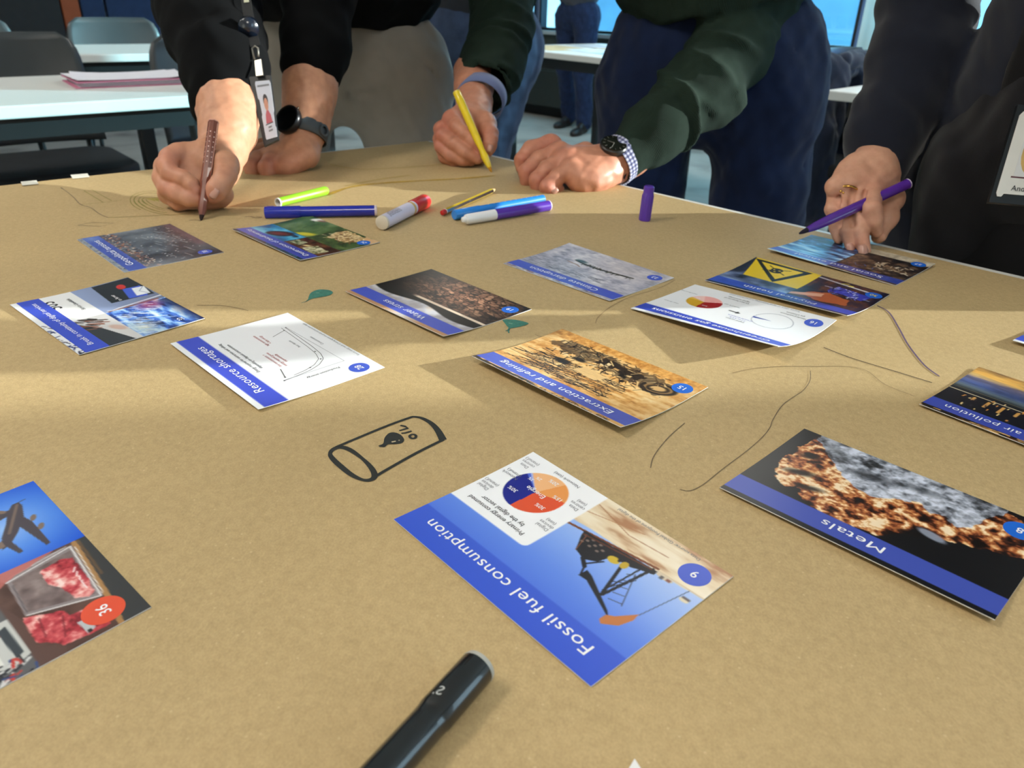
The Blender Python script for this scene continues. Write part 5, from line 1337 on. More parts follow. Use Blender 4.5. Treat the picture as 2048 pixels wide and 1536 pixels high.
def hair_mesh(head, fr, length=.0):
    hx, lk, hz = fr; h = np.array(head)
    F = Field(h - .24, h + .18, .006)
    F.ell(h + hz * .032 - lk * .012, fr, (.083, .098, .098), .01)
    if length: F.cone(h - lk * .05, h - lk * .06 - hz * length, .07, .05, .03)
    F.ell(h + lk * .075 - hz * .035, fr, (.072, .07, .085), .015, True)
    for s_ in (-1, 1): F.ell(h + hx * s_ * .085 - hz * .02, fr, (.02, .03, .04), .008, True)
    F.noise(.003, 130, 3)
    return F.mesh()
def fold_noise(F, amp, freq, seed, stretch=(1, 1, 1)): F.noise(amp, freq, seed, stretch)
def trousers(par, m, pelvis, side, legs, waist_r=(.185, .125), top=.10, seed=1, name='trousers', extra=None):
    """legs: list of (hip, knee, ankle) with radii"""
    pts = [pelvis] + [p for l in legs for p in l[:3]]
    F = Field(*bounds(pts, .2), .006)
    F.ell(pelvis, frame3(side, (0, 0, 1)), (waist_r[0], waist_r[1], .15), .05)
    for hip, knee, ank, r1, r2, r3 in legs:
        F.cone(hip, knee, r1, r2, .045); F.cone(knee, ank, r2, r3, .03)
        F.cone(np.array(pelvis) + (np.array(hip) - np.array(pelvis)) * .5, hip, .11, r1, .05)
    if extra: extra(F)
    fold_noise(F, .0035, 55, seed, (1, 1, .55)); fold_noise(F, .0015, 150, seed + 5, (1, 1, .5))
    F.plane_cut(np.array(pelvis) + (0, 0, top), (0, 0, 1))
    for l in legs: F.D[:, :, :max(0, int((.0 - F.lo[2]) / F.vox))] = 1
    V, Q = F.mesh()
    return np_mesh(name, V - np.array(par.location), Q, m, par, True)
def shoe(par, heel, toe, m, w=.042):
    heel, toe = np.array(heel, float), np.array(toe, float)
    F = Field(*bounds([heel, toe], .09), .005)
    d = (toe - heel) / np.linalg.norm(toe - heel)
    F.ell(heel + d * .07 + (0, 0, .045), frame3(d, (0, 0, 1)), (.085, w * .85, .05), .02)
    F.ell(toe - d * .07 + (0, 0, .022), frame3(d, (0, 0, 1)), (.09, w, .034), .03); F.cone(heel + d * .03 + (0, 0, .05), heel + d * .03 + (0, 0, .11), .04, .042, .02)
    F.plane_cut((0, 0, .002), (0, 0, -1))
    V, Q = F.mesh(); return np_mesh('shoe', V - np.array(par.location), Q, m, par, True)
def body_of(par, parts, cols):
    V, Q = join_arrays(parts)
    return np_mesh('body', V - np.array(par.location), Q, M_skin, par, True, np.concatenate(cols))
def sub(par, pts): return [np.array(p) - np.array(par.location) for p in pts]
def solve_end(A, px, L, far=True):
    """point on the sight line of a pixel at distance L from A"""
    A = np.array(A); d = np.array(ray(*px)); c = np.array(CAM)
    a, b, q = d @ d, 2 * d @ (c - A), (c - A) @ (c - A) - L * L
    disc = b * b - 4 * a * q
    t = (-b + (math.sqrt(disc) if far else -math.sqrt(disc))) / (2 * a) if disc > 0 else -b / (2 * a)
    return c + d * t

def puffy(F, pts, rads, step, amp, seed, k=.014):
    """sleeve: a tapering tube with soft bulging folds across it"""
    F.chain(pts, rads, .025)
    r_ = np.random.default_rng(seed); P = [np.array(p, float) for p in pts]
    for i in range(len(P) - 1):
        L = np.linalg.norm(P[i + 1] - P[i]); n = max(1, int(L / step)); d = (P[i + 1] - P[i]) / L
        for j in range(n):
            t = (j + .5 + r_.uniform(-.25, .25)) / n; c = P[i] * (1 - t) + P[i + 1] * t; R = rads[i] * (1 - t) + rads[i + 1] * t
            ax_ = d + r_.normal(size=3) * .28; ax_ /= np.linalg.norm(ax_)
            off = r_.normal(size=3); off -= d * (off @ d); off = off / np.linalg.norm(off) * amp * r_.uniform(.3, 1)
            fr = frame3(ax_, perp(ax_, r_.normal(size=3)))
            F.ell(c + off, fr, (step * .34, R + amp * .8, R + amp * .8 * r_.uniform(.5, 1)), k)

# ---------------------------------------------------------------- person at the left, black sweatshirt
P1 = thing('person', 'person in black sweatshirt and beige trousers drawing with a brown marker', 'person', (-.37, 1.68, 0))
SK1, RD1 = (198, 146, 116), (190, 112, 96)
# brown marker in his hand
tipB = np.array(onz(402, 441, T + .0015)); endB = solve_end(tipB, (427, 244), .142)
axB = (endB - tipB) / np.linalg.norm(endB - tipB); dB = float((Vector(tipB) - CAM).dot(CF))
def penB(s_): return tipB + axB * s_
t = pen_root('felt_marker', 'brown marker with pink dots held upright in the hand on the left', A=Vector(endB), Bp=Vector(tipB), spin=.35)
M_br = mat('brown plastic', (118, 62, 46), .35, var=.05, coat=.3); Lx = .142
def hexlathe(name, prof, m, par, n=6): return lathe(name, prof, m, par, n)
lathe('barrel', [(0, .0058), (.002, .0066), (.085, .0066), (.098, .0056), (.106, .0050), (.112, .0056), (.126, .0052), (.135, .0032)], M_br, t, 8)
lathe('end_plug', [(-.0012, .0054), (-.0004, .0068), (.0012, .0068)], mat('rosy plastic', (206, 150, 132), .4), t, 8, caps=(True, False)); lathe('felt_tip', [(.135, .0030), (.139, .0022), (.142, .0008)], mat('dark brown felt', (40, 22, 18), .9), t, 10)
for k in range(4): tube('edge_line', [(.003, .0067 * math.cos(.35 + k * PI / 2 - .35), .0067 * math.sin(k * PI / 2)), (.09, .0067 * math.cos(k * PI / 2), .0067 * math.sin(k * PI / 2))], .00035, MATS['rosy plastic'], t, 5)
dots(t, .018, .062, 7, .0063, (.4, 1.2, 2.0, 2.8, -.4, -1.2, -2.0, -2.8), mat('pale pink dot', (238, 206, 194), .5), .0008)
def h1(x, y, d): return at(300 + x / 5.908, 180 + y / 5.908, d)
g0 = dB + .012
wrist = h1(930, 790, g0 + .075)
F = Field(*bounds([h1(80, 640, g0), h1(1260, 1420, g0), h1(640, 60, g0 + .12), h1(1240, 60, g0 + .1), h1(560, 1300, g0 - .02), h1(700, 900, g0 + .11)], .02), .0014)
# forearm and wrist
F.chain([h1(905, -60, g0 + .150), h1(930, 220, g0 + .128), h1(920, 470, g0 + .105), h1(855, 720, g0 + .082), h1(780, 860, g0 + .062)], [.044, .0425, .037, .0305, .026], .012)
# palm
F.ell(h1(600, 960, g0 + .052), frame3(h1(300, 900, g0 + .04) - h1(850, 900, g0 + .06), CU), (.044, .022, .034), .02)
F.ell(h1(480, 1180, g0 + .05), None, (.032, .024, .026), .018)
F.cone(h1(800, 880, g0 + .06), h1(420, 800, g0 + .045), .024, .017, .016)
# index finger: knuckle - middle joint - end joint - tip
F.chain([h1(560, 790, g0 + .046), h1(330, 762, g0 + .032), h1(225, 800, g0 + .020)], [.0150, .0135, .0125], .004)
F.chain([h1(225, 800, g0 + .020), h1(195, 900, g0 + .010), h1(240, 985, g0 + .006)], [.0125, .0122, .0118], .004)
F.chain([h1(240, 985, g0 + .006), h1(385, 1040, g0 + .003), h1(480, 1120, g0 + .002), h1(545, 1190, g0 + .003)], [.0116, .0108, .0100, .0078], .003)
# middle finger under it
F.chain([h1(430, 850, g0 + .062), h1(165, 905, g0 + .040), h1(150, 1040, g0 + .022), h1(205, 1165, g0 + .012)], [.015, .0128, .0125, .0122], .003)
F.chain([h1(205, 1165, g0 + .012), h1(330, 1225, g0 + .006), h1(460, 1270, g0 + .005), h1(555, 1305, g0 + .006)], [.0122, .0115, .0108, .0085], .0028)
# ring and little finger tucked below
F.chain([h1(400, 980, g0 + .07), h1(190, 1080, g0 + .045), h1(210, 1230, g0 + .028), h1(330, 1320, g0 + .020), h1(480, 1330, g0 + .022)], [.014, .012, .0118, .011, .009], .003)
F.chain([h1(480, 1120, g0 + .078), h1(290, 1200, g0 + .056), h1(300, 1300, g0 + .042), h1(420, 1335, g0 + .036)], [.013, .011, .0105, .009], .004)
# thumb
F.chain([h1(850, 830, g0 + .060), h1(885, 900, g0 + .030), h1(885, 1010, g0 + .014)], [.019, .0160, .0140], .012)
F.chain([h1(890, 1010, g0 + .014), h1(850, 1090, g0 + .007), h1(790, 1180, g0 + .004), h1(735, 1250, g0 + .005)], [.0138, .0136, .0132, .0100], .004)
F.ell(h1(820, 1240, g0 + .03), None, (.018, .015, .014), .012)
F.ell(h1(640, 1310, g0 + .04), None, (.030, .018, .012), .010)
F.noise(.0005, 260, 2)
R1 = F.mesh()
c1 = skin_cols(R1[0], SK1, RD1, [(h1(225, 800, g0 + .01), .02, .45), (h1(210, 1160, g0), .018, .35), (h1(545, 1190, g0), .012, .5), (h1(735, 1240, g0), .014, .45), (h1(890, 1000, g0 + .01), .016, .3), (h1(330, 900, g0), .015, .3)])
# left hand resting on its knuckles
def h2(x, y, d): return at(470 + x / 8.533, 180 + y / 8.533, d)
e0 = float((Vector(onz(550, 352)) - CAM).dot(CF))
F = Field(*bounds([h2(120, 1480, e0), h2(1450, 1300, e0 + .02), h2(800, -420, e0 + .05), h2(1640, -420, e0 + .1), h2(300, 900, e0 + .1)], .02), .0014)
F.chain([h2(1330, -420, e0 + .060), h2(1280, 0, e0 + .056), h2(1230, 380, e0 + .052), h2(1200, 640, e0 + .048), h2(1120, 930, e0 + .044)], [.0425, .0395, .0345, .0310, .0290], .02)
F.ell(h2(820, 1090, e0 + .040), frame3(h2(500, 1180, e0 + .03) - h2(1150, 1000, e0 + .045), CU), (.046, .030, .019), .02)
F.cone(h2(1180, 1060, e0 + .034), h2(760, 1300, e0 + .016), .0235, .0165, .014)
F.cone(h2(1240, 1130, e0 + .024), h2(900, 1310, e0 + .014), .0165, .0140, .012)
for dx, dy, dd, rr_ in ((0, 0, 0, .0118), (-235, -20, .008, .0125), (-330, -110, .034, .0125), (-330, -200, .054, .012)):
    F.chain([h2(800 + dx * .6, 1130 + dy, e0 + .026 + dd), h2(610 + dx, 1210 + dy, e0 + .012 + dd), h2(530 + dx, 1300 + dy * .5, e0 + .004 + dd), h2(545 + dx, 1400 + dy * .3, e0 + .006 + dd), h2(640 + dx, 1440 + dy * .2, e0 + .016 + dd)], [rr_ + .002, rr_ + .0008, rr_, rr_ - .0005, rr_ - .002], .0028)
F.chain([h2(1000, 1000, e0 + .06), h2(700, 1060, e0 + .075), h2(480, 1200, e0 + .07)], [.016, .013, .011], .006)
F.noise(.0005, 260, 4)
L1 = F.mesh()
c2 = skin_cols(L1[0], SK1, RD1, [(h2(560, 1300, e0), .018, .5), (h2(300, 1290, e0 + .01), .018, .5), (h2(600, 1180, e0), .014, .3), (h2(1000, 1300, e0), .02, .2)])
shR, shL = np.array((-.62, 1.46, 1.34)), np.array((-.17, 1.50, 1.33))
elR = at(412, 6, g0 + .205); elL = at(640, -30, e0 + .075)
pel1, che1, nek1, hd1 = np.array((-.37, 1.68, .92)), np.array((-.39, 1.52, 1.22)), np.array((-.39, 1.40, 1.44)), np.array((-.39, 1.29, 1.56))
bm_, hm_, fr_ = coarse_body([[shR, elR, h1(905, -60, g0 + .15)], [shL, elL, h2(1330, -420, e0 + .06)]], pel1, che1, nek1, hd1, (0, -.75, -.66))
body_of(P1, [R1, L1, bm_, hm_], [c1, c2, skin_cols(bm_[0], SK1, RD1, []), skin_cols(hm_[0], SK1, RD1, [])])
V, Q = hair_mesh(hd1, fr_); np_mesh('hair', V - np.array(P1.location), Q, mat('dark brown hair', (48, 34, 26), .5, var=.3, scale=200), P1)
# sweatshirt
M_blk = cloth('black jersey', (8, 9, 11), .92, 1200, .2, sheen=.0)
cuR = h1(912, 130, g0 + .136)
pts = [cuR, elR, shR, shL, elL, che1, pel1, nek1, h2(1330, -300, e0 + .06)]
F = Field(*bounds(pts, .16), .005)
F.ell(che1, frame3(shR - shL, che1 - pel1), (.215, .13, .20), .06); F.cone(pel1 + (0, -.02, .10), che1, .15, .155, .06)
F.ell(pel1 + (-.0, -.02, .09), frame3((1, 0, 0), (0, 0, 1)), (.212, .150, .12), .05)
F.noise(.004, 60, 21)
F.plane_cut(pel1 + (0, -.1, .018), (-.06, -.10, -1))
F.cone(shR, shL, .075, .075, .05); F.cone(nek1 - (0, 0, .05), nek1, .085, .065, .03)
puffy(F, [h1(915, 150, g0 + .137), at(450, 130, g0 + .155), at(428, 60, g0 + .185), elR, shR], [.0475, .058, .066, .070, .085], .036, .006, 3)
puffy(F, [h2(1330, -400, e0 + .060), at(632, 90, e0 + .066), elL, shL], [.0485, .051, .055, .080], .05, .003, 8)
F.noise(.0012, 140, 22)
V, Q = F.mesh(); np_mesh('sweatshirt', V - np.array(P1.location), Q, M_blk, P1)
# trousers
M_bei = cloth('beige cotton twill', (140, 134, 126), .85, 1400, .2, var=.06)
hipA, hipB = np.array((-.475, 1.68, .84)), np.array((-.25, 1.68, .84))
def tr1(F):
    # fly, pocket and pull creases
    for a, b in (((-.36, 1.545, .93), (-.355, 1.56, .80)), ((-.21, 1.56, .93), (-.165, 1.62, .84)), ((-.50, 1.57, .92), (-.545, 1.62, .82))): F.cone(a, b, .004, .003, .006, True)
    for a, b in (((-.34, 1.56, .79), (-.27, 1.565, .76)), ((-.34, 1.565, .77), (-.26, 1.56, .72)), ((-.37, 1.565, .79), (-.44, 1.57, .76)), ((-.33, 1.57, .82), (-.24, 1.55, .82))): F.cone(a, b, .006, .002, .012, True)
trousers(P1, M_bei, pel1 - (0, 0, .02), (1, 0, 0), [(hipA, (-.52, 1.66, .48), (-.54, 1.76, .09), .092, .070, .062), (hipB, (-.20, 1.64, .48), (-.18, 1.74, .09), .098, .074, .062)], (.192, .13), .10, 5, extra=tr1)
M_shoe = mat('dark leather shoe', (40, 30, 26), .45, var=.1)
shoe(P1, (-.52, 1.80, 0), (-.53, 1.52, 0), M_shoe); shoe(P1, (-.19, 1.78, 0), (-.17, 1.50, 0), M_shoe)
# wristwatch on his left wrist
wc = h2(1200, 720, e0 + .046); wax = h2(1120, 930, e0 + .044) - h2(1230, 380, e0 + .052); wax /= np.linalg.norm(wax)
dial_n = -np.array(CF) * .86 - np.array(CR) * .42 + np.array(CU) * .05; dial_n = dial_n - wax * (dial_n @ wax); dial_n /= np.linalg.norm(dial_n)
W1 = thing('wristwatch', 'black sports watch with grey rubber strap on the wrist behind the badge', 'watch', wc, 0, 'wristwatches')
def ring_band(name, c, ax_, n0, r1, r2, hw, th, m, par, a0=0, a1=2 * PI, n=40):
    """strap: an oval hoop about ax_"""
    c = np.array(c); ax_ = np.array(ax_); n0 = np.array(n0); sd = np.cross(ax_, n0); V, F_ = [], []
    full = abs(a1 - a0 - 2 * PI) < 1e-6; N = n if full else n + 1
    for i in range(N):
        a = a0 + (a1 - a0) * i / n; e = n0 * math.cos(a) * r1 + sd * math.sin(a) * r2; eo = n0 * math.cos(a) * (r1 + th) + sd * math.sin(a) * (r2 + th)
        for q in (e - ax_ * hw, e + ax_ * hw, eo + ax_ * hw * .96, eo - ax_ * hw * .96): V.append(q + c - np.array(par.location))
    for i in range(n):
        j = (i + 1) % N
        for k in range(4): F_.append((i * 4 + k, i * 4 + (k + 1) % 4, j * 4 + (k + 1) % 4, j * 4 + k))
    if not full: F_ += [(0, 1, 2, 3), ((N - 1) * 4 + 3, (N - 1) * 4 + 2, (N - 1) * 4 + 1, (N - 1) * 4)]
    return pyd(name, V, F_, m, par, True)
def orient(o, x, loc, par):
    o.rotation_mode = 'QUATERNION'; o.rotation_quaternion = Vector(x).to_track_quat('X', 'Z'); o.location = Vector(np.array(loc) - np.array(par.location)); return o
M_rub = mat('blue grey rubber strap', (70, 78, 84), .7, var=.05); M_case = mat('black steel case', (22, 22, 26), .3, metal=.5)
ring_band('strap', wc, wax, dial_n, .0335, .0335, .0110, .0028, M_rub, W1)
orient(lathe('case', [(0, .0205), (.003, .0225), (.010, .0232), (.012, .0222), (.0128, .0195)], M_case, W1, 40), dial_n, wc + dial_n * .0325, W1)
orient(lathe('dial', [(0, .0194), (.0006, .0194)], mat('dark watch glass', (12, 14, 20), .12, coat=.6), W1, 40), dial_n, wc + dial_n * (.0325 + .0122), W1)
orient(lathe('bezel', [(0, .0192), (.0012, .0200), (.0012, .0222), (0, .0228)], M_case, W1, 40, caps=(False, False)), dial_n, wc + dial_n * (.0325 + .0120), W1)
M_chr = mat('polished steel', (196, 196, 196), .2, metal=1.0)
sd_ = np.cross(wax, dial_n)
for k in (-.6, 0, .55): 
    q = -wax * math.cos(k) + sd_ * math.sin(k); orient(lathe('button', [(0, .0018), (.003, .0018), (.0034, .0012)], M_chr, W1, 12), q, wc + dial_n * .038 + q * .0225, W1)
orient(lathe('strap_pin_loop', [(-.002, .006), (-.002, .0095), (.002, .0095), (.002, .006)], M_rub, W1, 20, caps=(False, False)), sd_ * -1, wc - sd_ * .038, W1)
# badge on a lanyard
BD = thing('id_badge', 'white photo badge in a black holder hanging beside the left forearm', 'badge', at(533, 220, 1.06), 0, 'identity badges')
bo = np.array(BD.location); db = 1.06
bl, br_, tr_, tl = at(533, 282, db), at(555, 273, db), at(540, 160, db + .004), at(509, 163, db + .004)
ux, uy = (tr_ - tl), ((tl + tr_) / 2 - (bl + br_) / 2)
def quad_slab(name, pts, th, m, par, nrm):
    n = len(pts); V = [np.array(p) - np.array(par.location) for p in pts] + [np.array(p) - np.array(par.location) - nrm * th for p in pts]
    return pyd(name, V, [tuple(range(n)), tuple(range(2 * n - 1, n - 1, -1))] + [(i, n + i, n + (i + 1) % n, (i + 1) % n) for i in range(n)], m, par)
nb = np.cross(ux, uy); nb /= np.linalg.norm(nb)
if nb @ np.array(CF) > 0: nb = -nb
def bq(u, v, h=0.0):
    """point on the badge, u to the right, v up, 0..1"""
    lo = bl * (1 - u) + br_ * u; hi = tl * (1 - u) + tr_ * u; return lo * (1 - v) + hi * v + nb * h
quad_slab('holder', [bq(-.30, -.06, -.0008), bq(1.02, -.05, -.0008), bq(1.04, 1.09, -.0008), bq(-.30, 1.09, -.0008)], .005, mat('black holder plastic', (16, 17, 20), .4), BD, nb)
quad_slab('card', [bq(.02, .02), bq(.98, .0), bq(1.0, .16), bq(.93, .20), bq(.93, .42), bq(1.0, .46), bq(1.0, .95), bq(.95, 1.0), bq(.06, 1.0), bq(.0, .96), bq(.0, .72), bq(.08, .68), bq(.08, .44), bq(.02, .40), bq(.0, .05)], .0006, mat('pale blue white card', (196, 202, 216), .45, var=.02), BD, nb)
quad_slab('portrait_hair', [bq(.5 + .17 * math.cos(a), .66 + .11 * math.sin(a), .0003) for a in np.linspace(0, 2 * PI, 16)[:-1]], .0002, mat('portrait hair ink', (44, 36, 44), .5), BD, nb)
quad_slab('portrait_face', [bq(.5 + .14 * math.cos(a), .59 + .11 * math.sin(a), .0005) for a in np.linspace(0, 2 * PI, 16)[:-1]], .0002, mat('portrait skin ink', (196, 140, 116), .5), BD, nb)
quad_slab('portrait_shirt', [bq(.28, .27, .0004), bq(.78, .27, .0004), bq(.72, .40, .0004), bq(.58, .49, .0004), bq(.45, .49, .0004), bq(.34, .42, .0004)], .0002, mat('portrait shirt ink', (176, 84, 96), .5), BD, nb)
quad_slab('name_line', [bq(.2, .245, .0004), bq(.82, .265, .0004), bq(.82, .275, .0004), bq(.2, .255, .0004)], .0002, M_tk, BD, nb)
for v0, u0, u1 in ((.185, .38, .66), (.125, .36, .70), (.90, .12, .90)): quad_slab('lettering', [bq(u0, v0, .0004), bq(u1, v0 + .006, .0004), bq(u1, v0 + .035, .0004), bq(u0, v0 + .03, .0004)], .0002, M_tg, BD, nb)
M_clip = mat('nickel clip', (150, 146, 138), .3, metal=.9)
cpt = [at(524, 158, db + .004), at(518, 140, db + .006), at(514, 120, db + .008), at(511, 105, db + .01)]
quad_slab('clip_strap', [at(512, 152, db), at(526, 150, db), at(522, 118, db + .004), at(509, 121, db + .004)], .003, M_clip, BD, nb)
tube('clip_hook', sub(BD, [at(509, 119, db + .005), at(504, 97, db + .006), at(510, 92, db + .006), at(516, 96, db + .006), at(517, 114, db + .005)]), .0014, M_clip, BD, 8)
tube('lanyard_reel', sub(BD, [at(497, 52, db + .01), at(497, 58, db + .001)]), .014, mat('dark blue reel', (14, 24, 40), .25, coat=.6), BD, 24)
lan = [at(511, 92, db + .006), at(503, 60, db + .012), at(495, 20, db + .02), at(488, -30, db + .03), at(500, -140, db + .11), nek1 + (.06, -.10, -.02)]
def strap(name, pts, w, th, m, par, side):
    side = np.array(side, float); V, F_ = [], []; n = len(pts)
    for i, p in enumerate(pts):
        tn = pts[min(i + 1, n - 1)] - pts[max(i - 1, 0)]; tn = tn / np.linalg.norm(tn); s_ = side - tn * (side @ tn); s_ /= np.linalg.norm(s_); nn = np.cross(tn, s_)
        for a, b in ((-1, -1), (1, -1), (1, 1), (-1, 1)): V.append(p + s_ * w / 2 * a + nn * th / 2 * b - np.array(par.location))
    for i in range(n - 1):
        for k in range(4): F_.append((i * 4 + k, i * 4 + (k + 1) % 4, i * 4 + 4 + (k + 1) % 4, i * 4 + 4 + k))
    F_ += [(3, 2, 1, 0), (4 * n - 4, 4 * n - 3, 4 * n - 2, 4 * n - 1)]
    return pyd(name, V, F_, m, par)
strap('lanyard', lan, .014, .0012, mat('black lanyard ribbon', (16, 18, 22), .7), BD, CR)
quad_slab('lanyard_print', [at(488, 5, db + .021), at(498, 4, db + .021), at(497, -6, db + .022), at(487, -5, db + .022)], .0004, mat('cream lanyard print', (206, 206, 180), .6), BD, nb)
# nails of the writing hand
nl = P1
nail(P1, np.array(h1(745, 1215, g0 - .0075)) - np.array(P1.location), h1(700, 1290, g0 - .004) - h1(790, 1140, g0 - .008), -np.array(CF) + np.array(CR) * -.15, .0125, .0135)

# ---------------------------------------------------------------- person in the middle, green sweater
P2 = thing('person', 'person in dark green knitted sweater and blue jeans drawing with a yellow marker', 'person', (.34, 1.50, 0))
SK2, RD2 = (196, 138, 112), (186, 106, 92)
tipY = np.array(onz(983, 344, T + .0015)); endY = solve_end(tipY, (913, 184), .146)
dY = float((Vector(tipY) - CAM).dot(CF)); axY = (endY - tipY) / np.linalg.norm(endY - tipY)
t = pen_root('felt_marker', 'yellow marker held in the hand with a blue cuff', A=Vector(endY), Bp=Vector(tipY))
M_ye = mat('yellow plastic', (236, 208, 28), .35, var=.04, coat=.3)
lathe('barrel', [(0, .0056), (.0015, .0066), (.02, .0068), (.085, .0062), (.105, .0046), (.112, .0052), (.118, .0062), (.132, .0048), (.138, .0034)], M_ye, t, 24)
lathe('end_plug', [(-.001, .005), (-.0004, .0064), (.001, .0066)], mat('pale yellow plastic', (240, 226, 120), .4), t, 24, caps=(True, False)); lathe('felt_tip', [(.138, .0030), (.143, .0022), (.146, .0009)], mat('ochre felt', (196, 140, 30), .9), t, 10)
def h3(x, y, d): return at(850 + x / 8.085, 160 + y / 8.085, d)
k0 = dY + .010
F = Field(*bounds([h3(160, 540, k0), h3(1180, 1420, k0 - .01), h3(560, -150, k0 + .2), h3(1200, -150, k0 + .2), h3(600, 1400, k0 + .08)], .022), .0014)
F.chain([h3(760, -120, k0 + .190), h3(790, 130, k0 + .150), h3(800, 350, k0 + .112), h3(780, 520, k0 + .084), h3(700, 660, k0 + .062)], [.036, .032, .0285, .0275, .028], .02)
F.ell(h3(600, 800, k0 + .050), frame3(h3(300, 800, k0 + .04) - h3(900, 800, k0 + .05), CU), (.036, .024, .036), .02)
F.ell(h3(520, 1060, k0 + .046), None, (.026, .024, .026), .015)
# index
F.chain([h3(560, 600, k0 + .052), h3(430, 640, k0 + .036), h3(520, 760, k0 + .016)], [.0165, .0150, .0130], .006)
F.chain([h3(520, 760, k0 + .016), h3(650, 880, k0 + .008), h3(780, 1000, k0 + .006), h3(890, 1130, k0 + .006)], [.0130, .0118, .0110, .0078], .004)
# middle
F.chain([h3(470, 720, k0 + .058), h3(270, 800, k0 + .040), h3(290, 900, k0 + .024)], [.016, .0138, .0128], .004)
F.chain([h3(290, 900, k0 + .024), h3(470, 1040, k0 + .010), h3(650, 1170, k0 + .006), h3(850, 1280, k0 + .008)], [.0128, .0118, .0112, .0080], .003)
# ring and little
F.chain([h3(430, 860, k0 + .066), h3(250, 960, k0 + .046), h3(270, 1080, k0 + .030), h3(420, 1210, k0 + .018), h3(620, 1290, k0 + .016), h3(740, 1320, k0 + .020)], [.015, .0128, .0122, .0115, .0108, .008], .003)
F.chain([h3(470, 1040, k0 + .072), h3(290, 1140, k0 + .052), h3(310, 1240, k0 + .038), h3(470, 1320, k0 + .030), h3(620, 1350, k0 + .032)], [.013, .0112, .0108, .0102, .008], .003)
# thumb
F.chain([h3(860, 620, k0 + .064), h3(980, 700, k0 + .040), h3(1050, 860, k0 + .022)], [.020, .0158, .0140], .012)
F.chain([h3(1050, 860, k0 + .022), h3(1055, 960, k0 + .014), h3(1040, 1060, k0 + .010), h3(1020, 1160, k0 + .010)], [.0138, .0125, .0118, .0085], .004)
F.ell(h3(820, 1240, k0 + .04), None, (.022, .018, .014), .012)
F.noise(.0005, 260, 7)
R2 = F.mesh()
c1 = skin_cols(R2[0], SK2, RD2, [(h3(380, 640, k0 + .03), .022, .5), (h3(230, 830, k0 + .02), .02, .5), (h3(1050, 900, k0 + .01), .018, .4), (h3(880, 1120, k0), .012, .4), (h3(250, 1050, k0 + .02), .02, .35)])
# left fist resting on the table
def h4(x, y, d): return at(1020 + x / 7.585, 230 + y / 7.585, d)
m0 = float((Vector(onz(1112, 389)) - CAM).dot(CF))
F = Field(*bounds([h4(100, 350, m0 + .08), h4(700, 1220, m0), h4(1900, 300, m0 + .12), h4(1500, 1180, m0 + .02), h4(1900, 900, m0 + .06)], .022), .0014)
F.chain([h4(2150, 420, m0 + .100), h4(1750, 640, m0 + .076), h4(1480, 760, m0 + .060), h4(1250, 800, m0 + .050)], [.034, .0305, .028, .028], .02)
F.ell(h4(1010, 760, m0 + .046), frame3(h4(700, 700, m0 + .04) - h4(1300, 820, m0 + .05), h4(600, 390, m0 + .075) - h4(900, 900, m0 + .02)), (.044, .026, .036), .02)
F.chain([h4(1420, 900, m0 + .040), h4(1200, 960, m0 + .026), h4(1000, 930, m0 + .016)], [.022, .021, .018], .016)
F.cone(h4(1380, 1010, m0 + .030), h4(1080, 1060, m0 + .018), .0125, .0120, .012)
fing = [((620, 450), (330, 520), (190, 680), (215, 800), (330, 850), .070, .0128), ((740, 560), (430, 690), (250, 860), (265, 985), (400, 1010), .046, .0128), ((830, 680), (560, 830), (405, 990), (430, 1090), (560, 1080), .024, .0124), ((920, 820), (690, 970), (560, 1090), (610, 1150), (740, 1120), .006, .0112)]
for p0, p1, p2, p3, p4, dd, rr_ in fing:
    F.chain([h4(*p0, m0 + dd + .012), h4(*p1, m0 + dd + .004), h4(*p2, m0 + dd)], [rr_ + .0028, rr_ + .001, rr_], .0035)
    F.chain([h4(*p2, m0 + dd), h4(*p3, m0 + dd + .004), h4(*p4, m0 + dd + .016)], [rr_, rr_ - .0008, rr_ - .0025], .0025)
    F.ell(h4(p0[0] + 20, p0[1] - 10, m0 + dd + .010), None, (.0145, .0145, .0140), .008)
F.chain([h4(1150, 560, m0 + .085), h4(800, 640, m0 + .10), h4(520, 800, m0 + .085)], [.016, .013, .011], .006)
F.noise(.0005, 260, 9)
L2 = F.mesh()
c2 = skin_cols(L2[0], SK2, RD2, [(h4(600, 400, m0 + .06), .022, .5), (h4(200, 680, m0 + .06), .018, .4), (h4(250, 880, m0 + .04), .018, .4), (h4(400, 1000, m0 + .02), .018, .4), (h4(560, 1100, m0), .018, .45), (h4(830, 640, m0 + .03), .02, .35)])
shR, shL = np.array((.06, 1.42, 1.36)), np.array((.52, 1.40, 1.36))
elR = at(1012, -60, k0 + .27); elL = at(1492, 30, m0 + .205)
pel2, che2, nek2, hd2 = np.array((.36, 1.52, .93)), np.array((.30, 1.44, 1.22)), np.array((.29, 1.32, 1.46)), np.array((.28, 1.22, 1.58))
bm_, hm_, fr_ = coarse_body([[shR, elR, h3(760, -120, k0 + .19)], [shL, elL, h4(2150, 420, m0 + .1)]], pel2, che2, nek2, hd2, (-.1, -.75, -.66))
body_of(P2, [R2, L2, bm_, hm_], [c1, c2, skin_cols(bm_[0], SK2, RD2, []), skin_cols(hm_[0], SK2, RD2, [])])
V, Q = hair_mesh(hd2, fr_); np_mesh('hair', V - np.array(P2.location), Q, mat('brown hair', (70, 50, 34), .5, var=.3, scale=200), P2)
M_grn = cloth('dark green knit', (38, 52, 44), .92, bump=.6, var=.16, sheen=.0, rib=170.0)
slR = [h3(930, 150, k0 + .155), at(985, 130, k0 + .195), at(1003, 60, k0 + .235), elR, shR]
